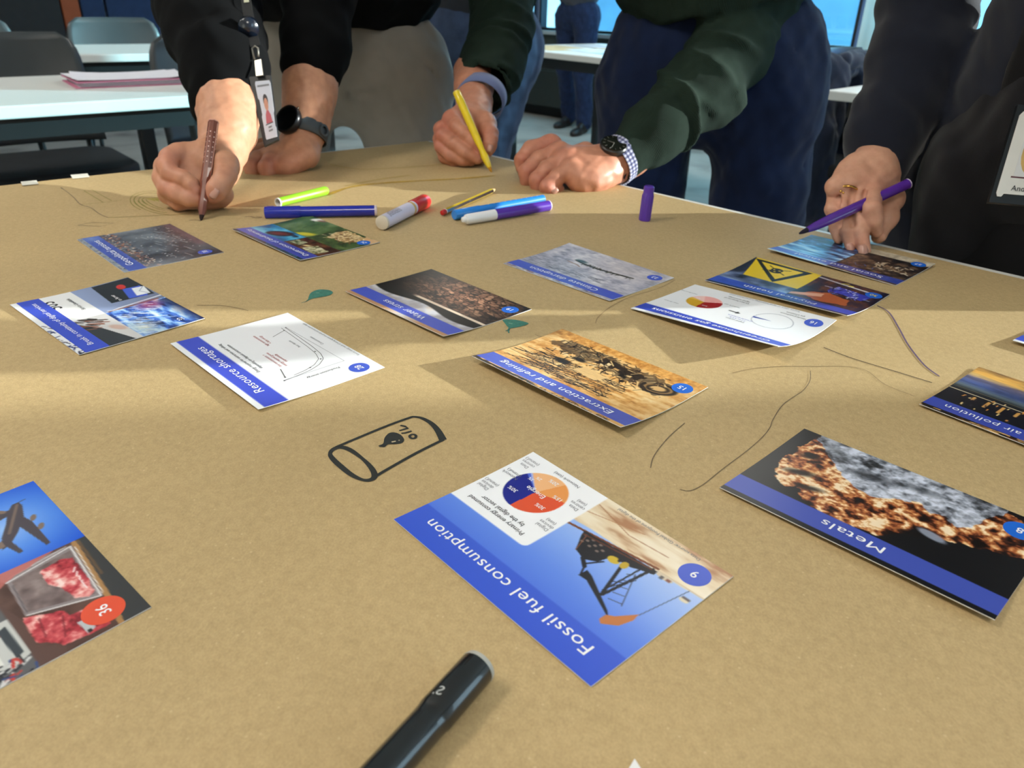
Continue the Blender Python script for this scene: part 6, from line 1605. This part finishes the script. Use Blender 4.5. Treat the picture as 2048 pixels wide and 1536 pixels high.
slL = [at(1252, 312, m0 + .068), at(1310, 262, m0 + .090), at(1395, 182, m0 + .130), at(1462, 100, m0 + .172), elL, shL]
F = Field(*bounds(slR + slL + [che2, pel2, nek2], .15), .005)
F.ell(che2, frame3(shR - shL, che2 - pel2), (.205, .125, .20), .06); F.cone(pel2 + (-.02, -.02, .12), che2, .15, .15, .06)
F.ell(pel2 + (-.02, -.03, .13), frame3((1, 0, 0), (0, 0, 1)), (.20, .15, .11), .05); F.noise(.004, 60, 31)
F.plane_cut(pel2 + (-.05, -.1, .045), (.22, -.10, -1))
F.cone(shR, shL, .07, .07, .05); F.cone(nek2 - (0, 0, .06), nek2, .085, .062, .03)
puffy(F, slR, [.046, .056, .058, .060, .080], .034, .008, 12, .009)
puffy(F, slL, [.036, .046, .057, .064, .067, .082], .040, .013, 17, .009)
F.ell(at(1440, 200, m0 + .13), None, (.03, .03, .03), .04)
F.cone(h3(930, 290, k0 + .128), at(985, 140, k0 + .19), .041, .036, .006, True)
F.noise(.0012, 150, 32)
V, Q = F.mesh(); np_mesh('sweater', V - np.array(P2.location), Q, M_grn, P2)
# shirt cuffs
M_shirt = cloth('blue chambray shirt', (112, 124, 166), .8, 1500, .2, var=.08)
def cuff(name, c, ax_, n0, r1, r2, hw, th, m, par, tilt=0.0): return ring_band(name, c, ax_, n0, r1, r2, hw, th, m, par, n=48)
ca = h3(830, 420, k0 + .105) - at(985, 150, k0 + .185); ca /= np.linalg.norm(ca)
cuff('shirt_cuff', h3(905, 300, k0 + .130), ca, perp(ca), .040, .043, .016, .0022, M_shirt, P2)
cc_ = h3(905, 300, k0 + .130); cs_ = np.cross(ca, perp(ca))
for q in (.95, 1.55): 
    o = lathe('cuff_button', [(0, .0048), (.0012, .0052), (.0018, .0040)], mat('pearl button', (214, 210, 196), .3), P2, 16); bd_ = np.array(CR) * math.cos(q - .95) - np.array(CU) * math.sin(q - .95); bd_ = bd_ - ca * (bd_ @ ca); bd_ /= np.linalg.norm(bd_); orient(o, bd_, cc_ + bd_ * .0425 + ca * .008, P2)
def check_cuff(c, ax_, r, hw):
    n, k = 72, 7; n0 = perp(ax_); sd = np.cross(ax_, n0); V = []
    for i in range(n):
        for j in range(k + 1):
            a = 2 * PI * i / n; V.append(c + (n0 * math.cos(a) + sd * math.sin(a)) * r + ax_ * hw * (j / k * 2 - 1) - np.array(P2.location))
    o = pyd('shirt_cuff', V, [(i * (k + 1) + j, i * (k + 1) + j + 1, (i + 1) % n * (k + 1) + j + 1, (i + 1) % n * (k + 1) + j) for i in range(n) for j in range(k)], cloth('pale check', (196, 198, 216), .8, 1500, .2), P2)
    o.data.materials.append(cloth('mid check', (116, 120, 156), .8, 1500, .2)); o.data.materials.append(cloth('dark check', (58, 62, 98), .8, 1500, .2))
    for q, pl in enumerate(o.data.polygons): i, j = divmod(q, k); pl.material_index = (i % 2) + (j % 2)
    sm = o.modifiers.new('thickness', 'SOLIDIFY'); sm.thickness = .002; sm.offset = 1
    return o
def check():
    m = bpy.data.materials.new('checked shirt'); m.use_nodes = True; nt = m.node_tree; b = nt.nodes['Principled BSDF']
    tc = nt.nodes.new('ShaderNodeTexCoord'); ck = nt.nodes.new('ShaderNodeTexChecker'); ck.inputs['Scale'].default_value = 420; ck.inputs['Color1'].default_value = lin(206, 206, 222); ck.inputs['Color2'].default_value = lin(70, 72, 110)
    nt.links.new(tc.outputs['Object'], ck.inputs['Vector']); nt.links.new(ck.outputs['Color'], b.inputs['Base Color']); b.inputs['Roughness'].default_value = .8; return m
cb = at(1232, 322, m0 + .062) - at(1310, 262, m0 + .090); cb /= np.linalg.norm(cb)
check_cuff(at(1236, 321, m0 + .066), cb, .0372, .012)
# watch on his left wrist
wc = h4(1500, 760, m0 + .062); wax = h4(1250, 800, m0 + .05) - h4(1750, 640, m0 + .076); wax /= np.linalg.norm(wax)
W2 = thing('wristwatch', 'dark analogue watch half under the checked cuff', 'watch', wc, 0, 'wristwatches')
dn = -np.array(CF) * .8 + np.array(CU) * .55; dn = dn - wax * (dn @ wax); dn /= np.linalg.norm(dn)
ring_band('strap', wc, wax, dn, .0295, .0300, .0095, .0026, mat('black leather strap', (26, 24, 24), .6), W2)
orient(lathe('case', [(0, .0195), (.003, .0210), (.008, .0212), (.0098, .0196)], mat('gunmetal case', (74, 74, 74), .3, metal=.8), W2, 40), dn, wc + dn * .029, W2)
orient(lathe('dial', [(0, .0192), (.0006, .0192)], mat('dark olive dial', (22, 24, 20), .15, coat=.5), W2, 40), dn, wc + dn * .0392, W2)
for k in range(12):
    q = np.cross(wax, dn) * math.cos(k * PI / 6) + wax * math.sin(k * PI / 6); o = lathe('hour_mark', [(-.0018, .0004), (.0018, .0004)], M_clip, W2, 6); orient(o, q, wc + dn * .0400 + q * .0155, W2)
for a, l_ in ((.6, .011), (2.2, .0145)):
    q = np.cross(wax, dn) * math.cos(a) + wax * math.sin(a); orient(lathe('watch_hand', [(0, .0005), (l_, .0003)], M_clip, W2, 6), q, wc + dn * .0402, W2)
# jeans
def denim(name, rgb):
    return cloth(name, rgb, .85, 1600, .3, var=.22, sheen=.1)
M_jn = denim('dark blue denim', (20, 32, 60))
def tr2(F):
    for a, b in (((.46, 1.41, .92), (.53, 1.45, .86)), ((.36, 1.39, .90), (.37, 1.41, .80)), ((.42, 1.41, .84), (.50, 1.42, .80)), ((.42, 1.42, .78), (.52, 1.43, .73)), ((.30, 1.42, .80), (.22, 1.43, .76))): F.cone(a, b, .005, .003, .008, True)
trousers(P2, M_jn, pel2 - (0, 0, .02), (1, 0, 0), [((.25, 1.53, .84), (.245, 1.53, .48), (.23, 1.62, .09), .094, .074, .064), ((.455, 1.50, .84), (.485, 1.46, .48), (.50, 1.56, .09), .102, .082, .066)], (.195, .13), .10, 9, 'jeans', tr2)
shoe(P2, (.23, 1.66, 0), (.22, 1.38, 0), M_shoe); shoe(P2, (.50, 1.60, 0), (.51, 1.32, 0), M_shoe)
nail(P2, h3(1062, 1110, k0 - .002) - np.array(P2.location), h3(1040, 1190, k0 - .001) - h3(1075, 1030, k0 - .003), -np.array(CF) + np.array(CR) * .5, .0105, .0125)
nail(P2, h4(690, 1165, m0 - .002) - np.array(P2.location), h4(740, 1130, m0) - h4(640, 1190, m0), -np.array(CF) * .5 - np.array(CU) * .8, .009, .010)

# ---------------------------------------------------------------- person on the right, dark blazer
P3 = thing('person', 'person in dark navy blazer pointing at a card with a purple marker', 'person', (.655, .87, 0))
SK3, RD3 = (208, 160, 134), (200, 126, 108)
def h5(x, y, d): return at(1580 + x / 6.679, 300 + y / 6.679, d)
n0 = float((Vector(onz(1728, 506)) - CAM).dot(CF)) - .003
F = Field(*bounds([h5(480, 60, n0 + .07), h5(1500, 60, n0 + .1), h5(640, 1280, n0), h5(1180, 1400, n0 - .01), h5(1400, 900, n0 + .06)], .02), .0013)
F.chain([h5(1260, -330, n0 + .076), h5(1200, -60, n0 + .066), h5(1170, 130, n0 + .056), h5(1100, 260, n0 + .044)], [.030, .0265, .025, .026], .02)
F.ell(h5(970, 400, n0 + .032), frame3(h5(600, 440, n0 + .03) - h5(1250, 400, n0 + .03), CF), (.036, .034, .014), .016)
F.ell(h5(1180, 400, n0 + .036), None, (.020, .014, .024), .014)
# finger bones on the back of the hand
for a, b in (((1140, 240), (1090, 530)), ((1050, 240), (920, 480)), ((960, 260), (760, 470)), ((880, 300), (610, 500))): F.cone(h5(*a, n0 + .030), h5(*b, n0 + .022), .0115, .0125, .010)
fing = [([(1090, 520), (1085, 790), (1110, 950), (1150, 1070)], (.022, -.003, -.001, .006), (.0126, .0112, .0104, .0082)),
        ([(920, 490), (905, 800), (950, 1080), (985, 1345)], (.022, .010, .003, .002), (.0120, .0100, .0092, .0074)),
        ([(755, 475), (725, 770), (765, 1070), (815, 1290)], (.026, .016, .012, .012), (.0114, .0095, .0086, .0070)),
        ([(605, 505), (570, 800), (615, 1050), (655, 1195)], (.034, .026, .024, .026), (.0102, .0083, .0076, .0062))]
for P_, D_, R_ in fing:
    q = [h5(*p, n0 + d_) for p, d_ in zip(P_, D_)]
    F.chain(q, R_, .0018); F.ell(q[1], None, (R_[1] + .0006,) * 3, .003)
for G_ in ([(1000, 560, .008), (985, 700, .000), (975, 820, -.002)], [(842, 540, .012), (815, 700, .006), (822, 860, .004), (850, 1000, .002)], [(682, 560, .020), (648, 700, .014), (660, 860, .012), (690, 1020, .012)]):
    q = [h5(x, y, n0 + d_) for x, y, d_ in G_]
    for a_, b_ in zip(q[:-1], q[1:]): F.cone(a_, b_, .0016, .0022, .004, True)
F.chain([h5(1250, 420, n0 + .044), h5(1345, 640, n0 + .044), h5(1290, 900, n0 + .034), h5(1190, 1150, n0 + .024)], [.017, .0135, .0122, .0085], .008)
F.cone(h5(1150, 560, n0 + .034), h5(1320, 660, n0 + .044), .012, .011, .014)
F.noise(.0004, 260, 12)
R3 = F.mesh()
c1 = skin_cols(R3[0], SK3, RD3, [(h5(1080, 800, n0), .014, .4), (h5(720, 770, n0 + .01), .014, .35), (h5(985, 1250, n0), .014, .4), (h5(920, 480, n0 + .02), .018, .25), (h5(1150, 1070, n0 + .01), .01, .4), (h5(1090, 520, n0 + .02), .016, .3)])
E3, F3 = np.array((.707, -.707, 0)), np.array((-.707, -.707, 0)); C3 = np.array((.655, .87, 0))
shR, shL = C3 - E3 * .19 + (0, 0, 1.34), C3 + E3 * .19 + (0, 0, 1.34)
elR = at(1862, -20, n0 + .060); elL = C3 + E3 * .30 - F3 * .06 + (0, 0, 1.06); wrL = C3 + E3 * .22 + F3 * .10 + (0, 0, .92)
pel3, che3, nek3, hd3 = C3 + (0, 0, .93), C3 + (0, 0, 1.22), C3 + F3 * .05 + (0, 0, 1.46), C3 + F3 * .10 + (0, 0, 1.60)
bm_, hm_, fr_ = coarse_body([[shR, elR, h5(1260, -330, n0 + .1)], [shL, elL, wrL]], pel3, che3, nek3, hd3, (-.5, -.5, -.6))
# her left hand, out of the picture, rests on the hip
F = Field(wrL - .12, wrL + .12, .003); F.chain([elL + (wrL - elL) * .75, wrL], [.028, .024], .01); F.ell(wrL + (-.05, .02, -.03), None, (.045, .02, .035), .015)
for k in range(4): F.chain([wrL + (-.06, .02, -.01 - .015 * k), wrL + (-.09, .03, -.03 - .015 * k), wrL + (-.10, .05, -.045 - .012 * k)], [.009, .008, .006], .003)
F.chain([wrL + (-.02, .01, 0), wrL + (-.05, .0, .02), wrL + (-.075, .01, .025)], [.012, .010, .007], .005); Lh = F.mesh()
body_of(P3, [R3, bm_, hm_, Lh], [c1, skin_cols(bm_[0], SK3, RD3, []), skin_cols(hm_[0], SK3, RD3, []), skin_cols(Lh[0], SK3, RD3, [])])
V, Q = hair_mesh(hd3, fr_, .16); np_mesh('hair', V - np.array(P3.location), Q, mat('light brown hair', (110, 82, 52), .5, var=.3, scale=200), P3)
# blazer: sleeves, back and two open fronts
M_blz = cloth('navy grey suiting', (24, 28, 40), .85, 1500, .18, var=.08)
slR = [h5(1200, 150, n0 + .058), at(1765, 270, n0 + .062), at(1798, 200, n0 + .062), at(1830, 110, n0 + .062), elR, shR]
F = Field(*bounds(slR + [shL, elL, wrL, che3, pel3 - (0, 0, .30), nek3], .19), .005)
def trunk(F, k=0.0, low=.23):
    F.ell(che3 + (0, 0, .02), (E3, F3, np.array((0, 0, 1.))), (.185 + k, .105 + k, .22), .06)
    F.ell(C3 + (0, 0, 1.0), (E3, F3, np.array((0, 0, 1.))), (.150 + k, .092 + k, .22), .06)
    F.ell(C3 - F3 * .02 + (0, 0, .70), (E3, F3, np.array((0, 0, 1.))), (low + k, .092 + k, .34), .08)
trunk(F); F.noise(.004, 45, 41, (1, 1, .6))
F.plane_cut(C3 + (0, 0, .58), (0, 0, -1))
# the fronts hang open: cut a slot that shows the shirt
F.ell(pel3 + (.035, -.20, .0), frame3((1, 0, .18), (0, 1, 0)), (.085, .10, .60), .004, True) if False else None
cutA = np.array((.60, .98, .70)); 
F.cone(shR, shL, .072, .072, .05); F.cone(nek3 - (0, 0, .06), nek3 - (0, 0, .02), .085, .06, .03)
puffy(F, slR, [.0350, .039, .042, .049, .054, .080], .05, .005, 23); puffy(F, [wrL + (elL - wrL) * .12, elL, shL], [.042, .062, .078], .05, .004, 24)
F.noise(.0012, 120, 42)
V, Q = F.mesh(); np_mesh('blazer', V - np.array(P3.location), Q, M_blz, P3)
# black top showing between the open fronts (its own slightly fuller shape in front)
M_top = cloth('black top', (9, 9, 12), .9, 1300, .2)
F = Field(*bounds([che3, pel3 - (0, 0, .32)], .28), .006)
trunk(F, .007, .225)
Pa, Pb = at(2052, 120, .86), at(1852, 560, .93); nl_ = np.cross(Pb - Pa, F3); nl_ *= np.sign(nl_ @ -np.array(CR))
F.plane_cut(Pa, nl_); F.plane_cut(C3 + E3 * .12, E3 - F3 * .2); F.plane_cut(C3 + F3 * .02, -F3); F.plane_cut(C3 + (0, 0, .56), (0, 0, -1)); F.plane_cut(che3 + (0, 0, .17), (0, 0, 1))
V, Q = F.mesh(); np_mesh('top', V - np.array(P3.location), Q, M_top, P3)
lg = lambda e_, f_, z_: C3 + E3 * e_ + F3 * f_ + np.array((0, 0, z_))
trousers(P3, cloth('black trousers', (20, 20, 24), .9, 1400, .2), pel3 - (0, 0, .03), E3, [(lg(-.10, 0, .82), lg(-.11, .0, .48), lg(-.11, -.06, .09), .074, .062, .056), (lg(.10, 0, .82), lg(.11, 0, .48), lg(.11, -.06, .09), .074, .062, .056)], (.160, .080), .04, 15)
shoe(P3, lg(-.11, -.09, 0), lg(-.12, .15, 0), M_shoe); shoe(P3, lg(.11, -.09, 0), lg(.12, .15, 0), M_shoe)
# nails
nail(P3, h5(985, 1330, n0 - .0068) - np.array(P3.location), h5(990, 1400, n0) - h5(980, 1260, n0 + .001), -np.array(CF) - np.array(CU) * .15, .0115, .0125)
nail(P3, h5(815, 1300, n0 + .005) - np.array(P3.location), h5(830, 1360, n0) - h5(800, 1240, n0 + .001), -np.array(CF) - np.array(CU) * .3, .010, .011)
# purple marker across the fingers
tp_, en_ = h5(125, 1115, n0 - .010), h5(1575, 452, n0 + .012)
t = pen_root('felt_marker', 'purple marker gripped between the fingers of the hand with a gold ring', A=Vector(en_), Bp=Vector(tp_)); Lz = float(np.linalg.norm(en_ - tp_))
M_vi = mat('violet plastic', (84, 40, 150), .25, var=.04, coat=.5)
lathe('barrel', [(0, .0052), (.001, .0062), (Lz * .72, .0062), (Lz * .86, .0050), (Lz * .93, .0034)], M_vi, t, 10)
lathe('end_plug', [(-.0012, .0050), (-.0005, .0063), (.001, .0064)], mat('pale violet plastic', (206, 190, 222), .4), t, 20, caps=(True, False)); lathe('felt_tip', [(Lz * .93, .0032), (Lz * .97, .0024), (Lz, .0010)], mat('dark violet felt', (24, 16, 34), .9), t, 10)
# gold ring
rp = h5(742, 580, n0 + .0215); rax = h5(725, 770, n0 + .016) - h5(755, 475, n0 + .026); rax /= np.linalg.norm(rax)
RG = thing('finger_ring', 'thin gold ring on the hand holding the purple marker', 'ring', rp)
M_gld = mat('gold', (226, 178, 92), .22, metal=1.0)
ring_band('band', rp, rax, perp(rax, -np.array(CF)), .0142, .0138, .0013, .0014, M_gld, RG, n=32)
for k, (x, y) in enumerate(((680, 552), (712, 572))): 
    b = bmesh.new(); bmesh.ops.create_icosphere(b, subdivisions=2, radius=.0017 - .0003 * k); o = to_mesh(b, 'setting', M_gld, RG, True); o.location = Vector(h5(x, y, n0 + .0065) - rp)
# badge
db = .742
BD = thing('id_badge', 'white photo badge cut by the right picture edge on the dark blazer', 'badge', at(2030, 300, db), 0, 'identity badges')
bl, tl = at(1991, 392, db), at(2042, 222, db + .012); rt = at(2106, 402, db + .004) - bl; br_ = bl + rt; tr_ = tl + rt
nb = np.cross(rt, tl - bl); nb /= np.linalg.norm(nb)
if nb @ np.array(CF) > 0: nb = -nb
def bq(u, v, h=0.0): return bl * (1 - u) * (1 - v) + br_ * u * (1 - v) + tl * (1 - u) * v + tr_ * u * v + nb * h
quad_slab('holder', [bq(-.07, -.07, -.001), bq(1.07, -.07, -.001), bq(1.07, 1.08, -.001), bq(-.07, 1.08, -.001)], .004, MATS['black holder plastic'], BD, nb)
quad_slab('card', [bq(.10, .0), bq(.13, .035), bq(.9, .035), bq(.97, .0), bq(1, .05), bq(1, .97), bq(.94, 1.0), bq(.05, 1.0), bq(.0, .95), bq(.0, .04), bq(.03, .0)], .0006, mat('ivory card', (214, 212, 206), .45, var=.02), BD, nb)
quad_slab('portrait', [bq(.20, .24, .0003), bq(.80, .24, .0003), bq(.80, .84, .0003), bq(.20, .84, .0003)], .0002, mat('portrait backdrop', (206, 206, 206), .5, var=.02), BD, nb)
quad_slab('portrait_hair', [bq(.5 + .27 * math.cos(a), .52 + .27 * math.sin(a), .0005) for a in np.linspace(0, 2 * PI, 20)[:-1]], .0002, mat('blond ink', (196, 160, 96), .5, var=.1), BD, nb)
quad_slab('portrait_face', [bq(.5 + .15 * math.cos(a), .56 + .18 * math.sin(a), .0007) for a in np.linspace(0, 2 * PI, 20)[:-1]], .0002, MATS['portrait skin ink'], BD, nb)
quad_slab('name_line', [bq(.16, .225, .0004), bq(.84, .225, .0004), bq(.84, .24, .0004), bq(.16, .24, .0004)], .0002, mat('maroon ink', (90, 40, 50), .5), BD, nb)
def badge_text(txt, u, v, size):
    Vt, Ft = text_mesh(txt, 1.0, 'LEFT'); e1, e2 = rt / np.linalg.norm(rt), (tl - bl) / np.linalg.norm(tl - bl)
    pyd('lettering', [bq(u, v, .0006) + (e1 * a[0] + e2 * a[1]) * size - np.array(BD.location) for a in Vt], Ft, M_tk, BD)
badge_text('V', .40, .135, .0085); badge_text('And', .22, .075, .0085); badge_text('S', .16, .90, .009)
strap('lanyard', [bq(.5, 1.05, -.002), bq(.5, 1.25, -.002), at(2130, 60, db + .05), nek3 + (.05, -.10, -.06)], .014, .0012, MATS['black lanyard ribbon'], BD, CR)

# ---------------------------------------------------------------- people standing further back
def bystander(label, hip, feet, face, m_tr, m_top, hair, shade, legr=.072, armdrop=True, seed=3):
    """simple standing figure; hip centre, feet = [(heel, toe), ...]"""
    hip = np.array(hip, float); face = np.array(face, float); face /= np.linalg.norm(face); side = np.array((-face[1], face[0], 0))
    P = thing('person', label, 'person', (hip[0], hip[1], 0))
    ch, nk, hd = hip + (0, 0, .32), hip + (0, 0, .55), hip + (0, 0, .70)
    sh = [ch + side * s_ * .19 + (0, 0, .15) for s_ in (1, -1)]
    el = [s_ + side * k * .05 + (0, 0, -.28) + face * .02 for s_, k in zip(sh, (1, -1))]; wr = [e + face * .20 + (0, 0, .07) - side * k * .10 for e, k in zip(el, (1, -1))]
    bm_, hm_, fr = coarse_body([[sh[0], el[0], wr[0]], [sh[1], el[1], wr[1]]], hip, ch, nk, hd, face - np.array((0, 0, .3)))
    hs = []
    for w, e in zip(wr, el):
        d = (w - e) / np.linalg.norm(w - e); F = Field(w - .13, w + .13, .003); s2 = perp(d, side); F.ell(w + d * .04, frame3(d, s2), (.05, .016, .036), .01); F.cone(w - d * .05, w + d * .02, .026, .024, .01)
        for k in range(4): o_ = s2 * (.027 - .018 * k); F.chain([w + d * .07 + o_, w + d * .11 + o_, w + d * .125 + o_ - np.cross(d, s2) * .015], [.009, .008, .006], .003)
        F.chain([w + d * .02 + s2 * .03, w + d * .06 + s2 * .055], [.011, .008], .005); hs.append(F.mesh())
    body_of(P, [bm_, hm_] + hs, [skin_cols(x[0], shade, (190, 110, 96), []) for x in [bm_, hm_] + hs])
    V, Q = hair_mesh(hd, fr); np_mesh('hair', V - np.array(P.location), Q, hair, P)
    F = Field(*bounds([hip, ch, nk] + sh + el + wr, .15), .008)
    F.ell(ch, frame3(side, (0, 0, 1)), (.19, .12, .2), .06); F.ell(hip + (0, 0, .1), frame3(side, (0, 0, 1)), (.18, .125, .12), .05); F.cone(hip + (0, 0, .1), ch, .13, .13, .05); F.cone(sh[0], sh[1], .07, .07, .05)
    for s_, e, w in zip(sh, el, wr): F.chain([s_, e, e + (w - e) * .92], [.07, .052, .038], .03)
    F.noise(.004, 55, seed); V, Q = F.mesh(); np_mesh('top', V - np.array(P.location), Q, m_top, P)
    legs = []
    for (heel, toe), s_ in zip(feet, (1, -1)):
        an = np.array((heel[0], heel[1], .08)) + (np.array((toe[0], toe[1], 0)) - np.array((heel[0], heel[1], 0))) * .15; hp = hip + side * s_ * .095 + (0, 0, -.07); legs.append((hp, (hp + an) / 2 + face * .03, an, legr + .02, legr, legr - .014))
        shoe(P, (heel[0], heel[1], 0), (toe[0], toe[1], 0), M_shoe)
    trousers(P, m_tr, hip - (0, 0, .02), side, legs, (.155, .11), .08, seed)
    return P
M_hr = mat('black hair', (26, 22, 22), .5, var=.3, scale=200)
q1 = onz(1128, 258, 0); q2 = onz(1150, 272, 0)
bystander('person in dark jeans standing between the window table and the windows', ((q1.x + q2.x) / 2 + .02, (q1.y + q2.y) / 2 + .08, .92), [((q2.x + .10, q2.y + .20), (q2.x - .02, q2.y - .04)), ((q1.x + .07, q1.y + .22), (q1.x - .07, q1.y))], (-.7, -.7, 0), denim('navy denim', (36, 48, 78)), cloth('grey pullover', (70, 72, 80)), M_hr, (200, 150, 124), .078, seed=6)
bystander('person in slate blue trousers standing behind the two people who draw', (-.125, 2.40, .93), [((-.215, 2.46), (-.22, 2.19)), ((.0, 2.46), (.005, 2.19))], (0, -1, 0), denim('slate denim', (52, 64, 88)), cloth('charcoal pullover', (40, 42, 48)), M_hr, (200, 150, 124), .070, seed=8)

# ---- coats hung over the chair by the right window
def coat(label, pts, m, seed, group='coats'):
    c = np.mean(np.array(pts, float), 0); t = thing('coat', label, 'coat', (c[0], c[1], 0), 0, group)
    F = Field(*bounds(pts, .14), .007)
    a = [np.array(p, float) for p in pts]
    F.chain(a[:2], [.05, .05], .04)                                   # over the backrest
    F.chain([a[0], a[2]], [.06, .085], .05); F.chain([a[1], a[3]], [.06, .085], .05); F.cone(a[2], a[3], .07, .07, .05)
    F.chain([a[0], a[4], a[5]], [.055, .05, .04], .03)                # a hanging sleeve
    F.noise(.010, 40, seed, (1, 1, .35)); F.noise(.004, 90, seed + 1, (1, 1, .5))
    V, Q = F.mesh(); np_mesh('shell', V - np.array((c[0], c[1], 0)), Q, m, t)
    F2 = Field(*bounds(a[:2], .12), .006); F2.cone(a[0] * .7 + a[1] * .3 + (0, -.04, .03), a[0] * .3 + a[1] * .7 + (0, -.04, .03), .03, .03, .03); F2.noise(.005, 70, seed + 3); V, Q = F2.mesh(); np_mesh('collar', V - np.array((c[0], c[1], 0)), Q, m, t)
    return t
bk = np.array((1.377, 2.90)) - np.array((.707, -.707)) * .25
e_ = np.array((.707, .707))
p_ = lambda s_, f_, z_: (bk[0] + e_[0] * s_ + .707 * f_, bk[1] + e_[1] * s_ - .707 * f_, z_)
coat('dark navy coat hung over the chair back beside the jeans', [p_(-.17, .03, .78), p_(.10, .03, .78), p_(-.20, .10, .32), p_(.10, .10, .32), p_(-.24, .07, .60), p_(-.27, .09, .38)], cloth('navy wool', (34, 42, 60), .9, 700, .3), 51)

# ================================================================ sub-parts: pieces that belong to a part
def nest(child, parent):
    child.parent = parent
    child.matrix_parent_inverse = parent.matrix_local.inverted() if parent.rotation_mode != 'QUATERNION' else Matrix.LocRotScale(parent.location, parent.rotation_quaternion, parent.scale).inverted()
RULES = {'printed_card': {'number': 'number_disc', 'caption': 'printed_picture'}, 'felt_marker': {'white_dot': 'barrel', 'edge_line': 'barrel', 'cap_rib': 'cap', 'hollow': 'open_end', 'lettering': 'barrel', 'end_disc': 'end_plug'},
         'pen_cap': {'rib': 'shell'}, 'glue_stick': {'lettering': 'body', 'label_spot': 'body'}, 'wristwatch': {'hour_mark': 'dial', 'watch_hand': 'dial', 'button': 'case', 'bezel': 'case', 'strap_pin_loop': 'strap'},
         'id_badge': {'portrait': 'card', 'portrait_hair': 'card', 'portrait_face': 'card', 'portrait_shirt': 'card', 'lettering': 'card', 'name_line': 'card', 'clip_hook': 'clip_strap', 'lanyard_print': 'lanyard', 'lanyard_reel': 'lanyard'},
         'person': {'fingernail': 'body', 'cuff_button': 'shirt_cuff'}, 'kraft_paper': {'oil_drop_glint': 'oil_drop', 'leaf_glint': 'leaf_drawing'}, 'office_building': {'window_band': 'wall'}, 'finger_ring': {'setting': 'band'}}
base = lambda o: o.name.split('.')[0]
for root in [o for o in bpy.data.objects if o.parent is None and base(o) in RULES]:
    ru = RULES[base(root)]; kids = list(root.children)
    first = {}
    for k in kids: first.setdefault(base(k), k)
    for k in kids:
        if base(k) in ru and ru[base(k)] in first: nest(k, first[ru[base(k)]])
bpy.context.view_layer.update()
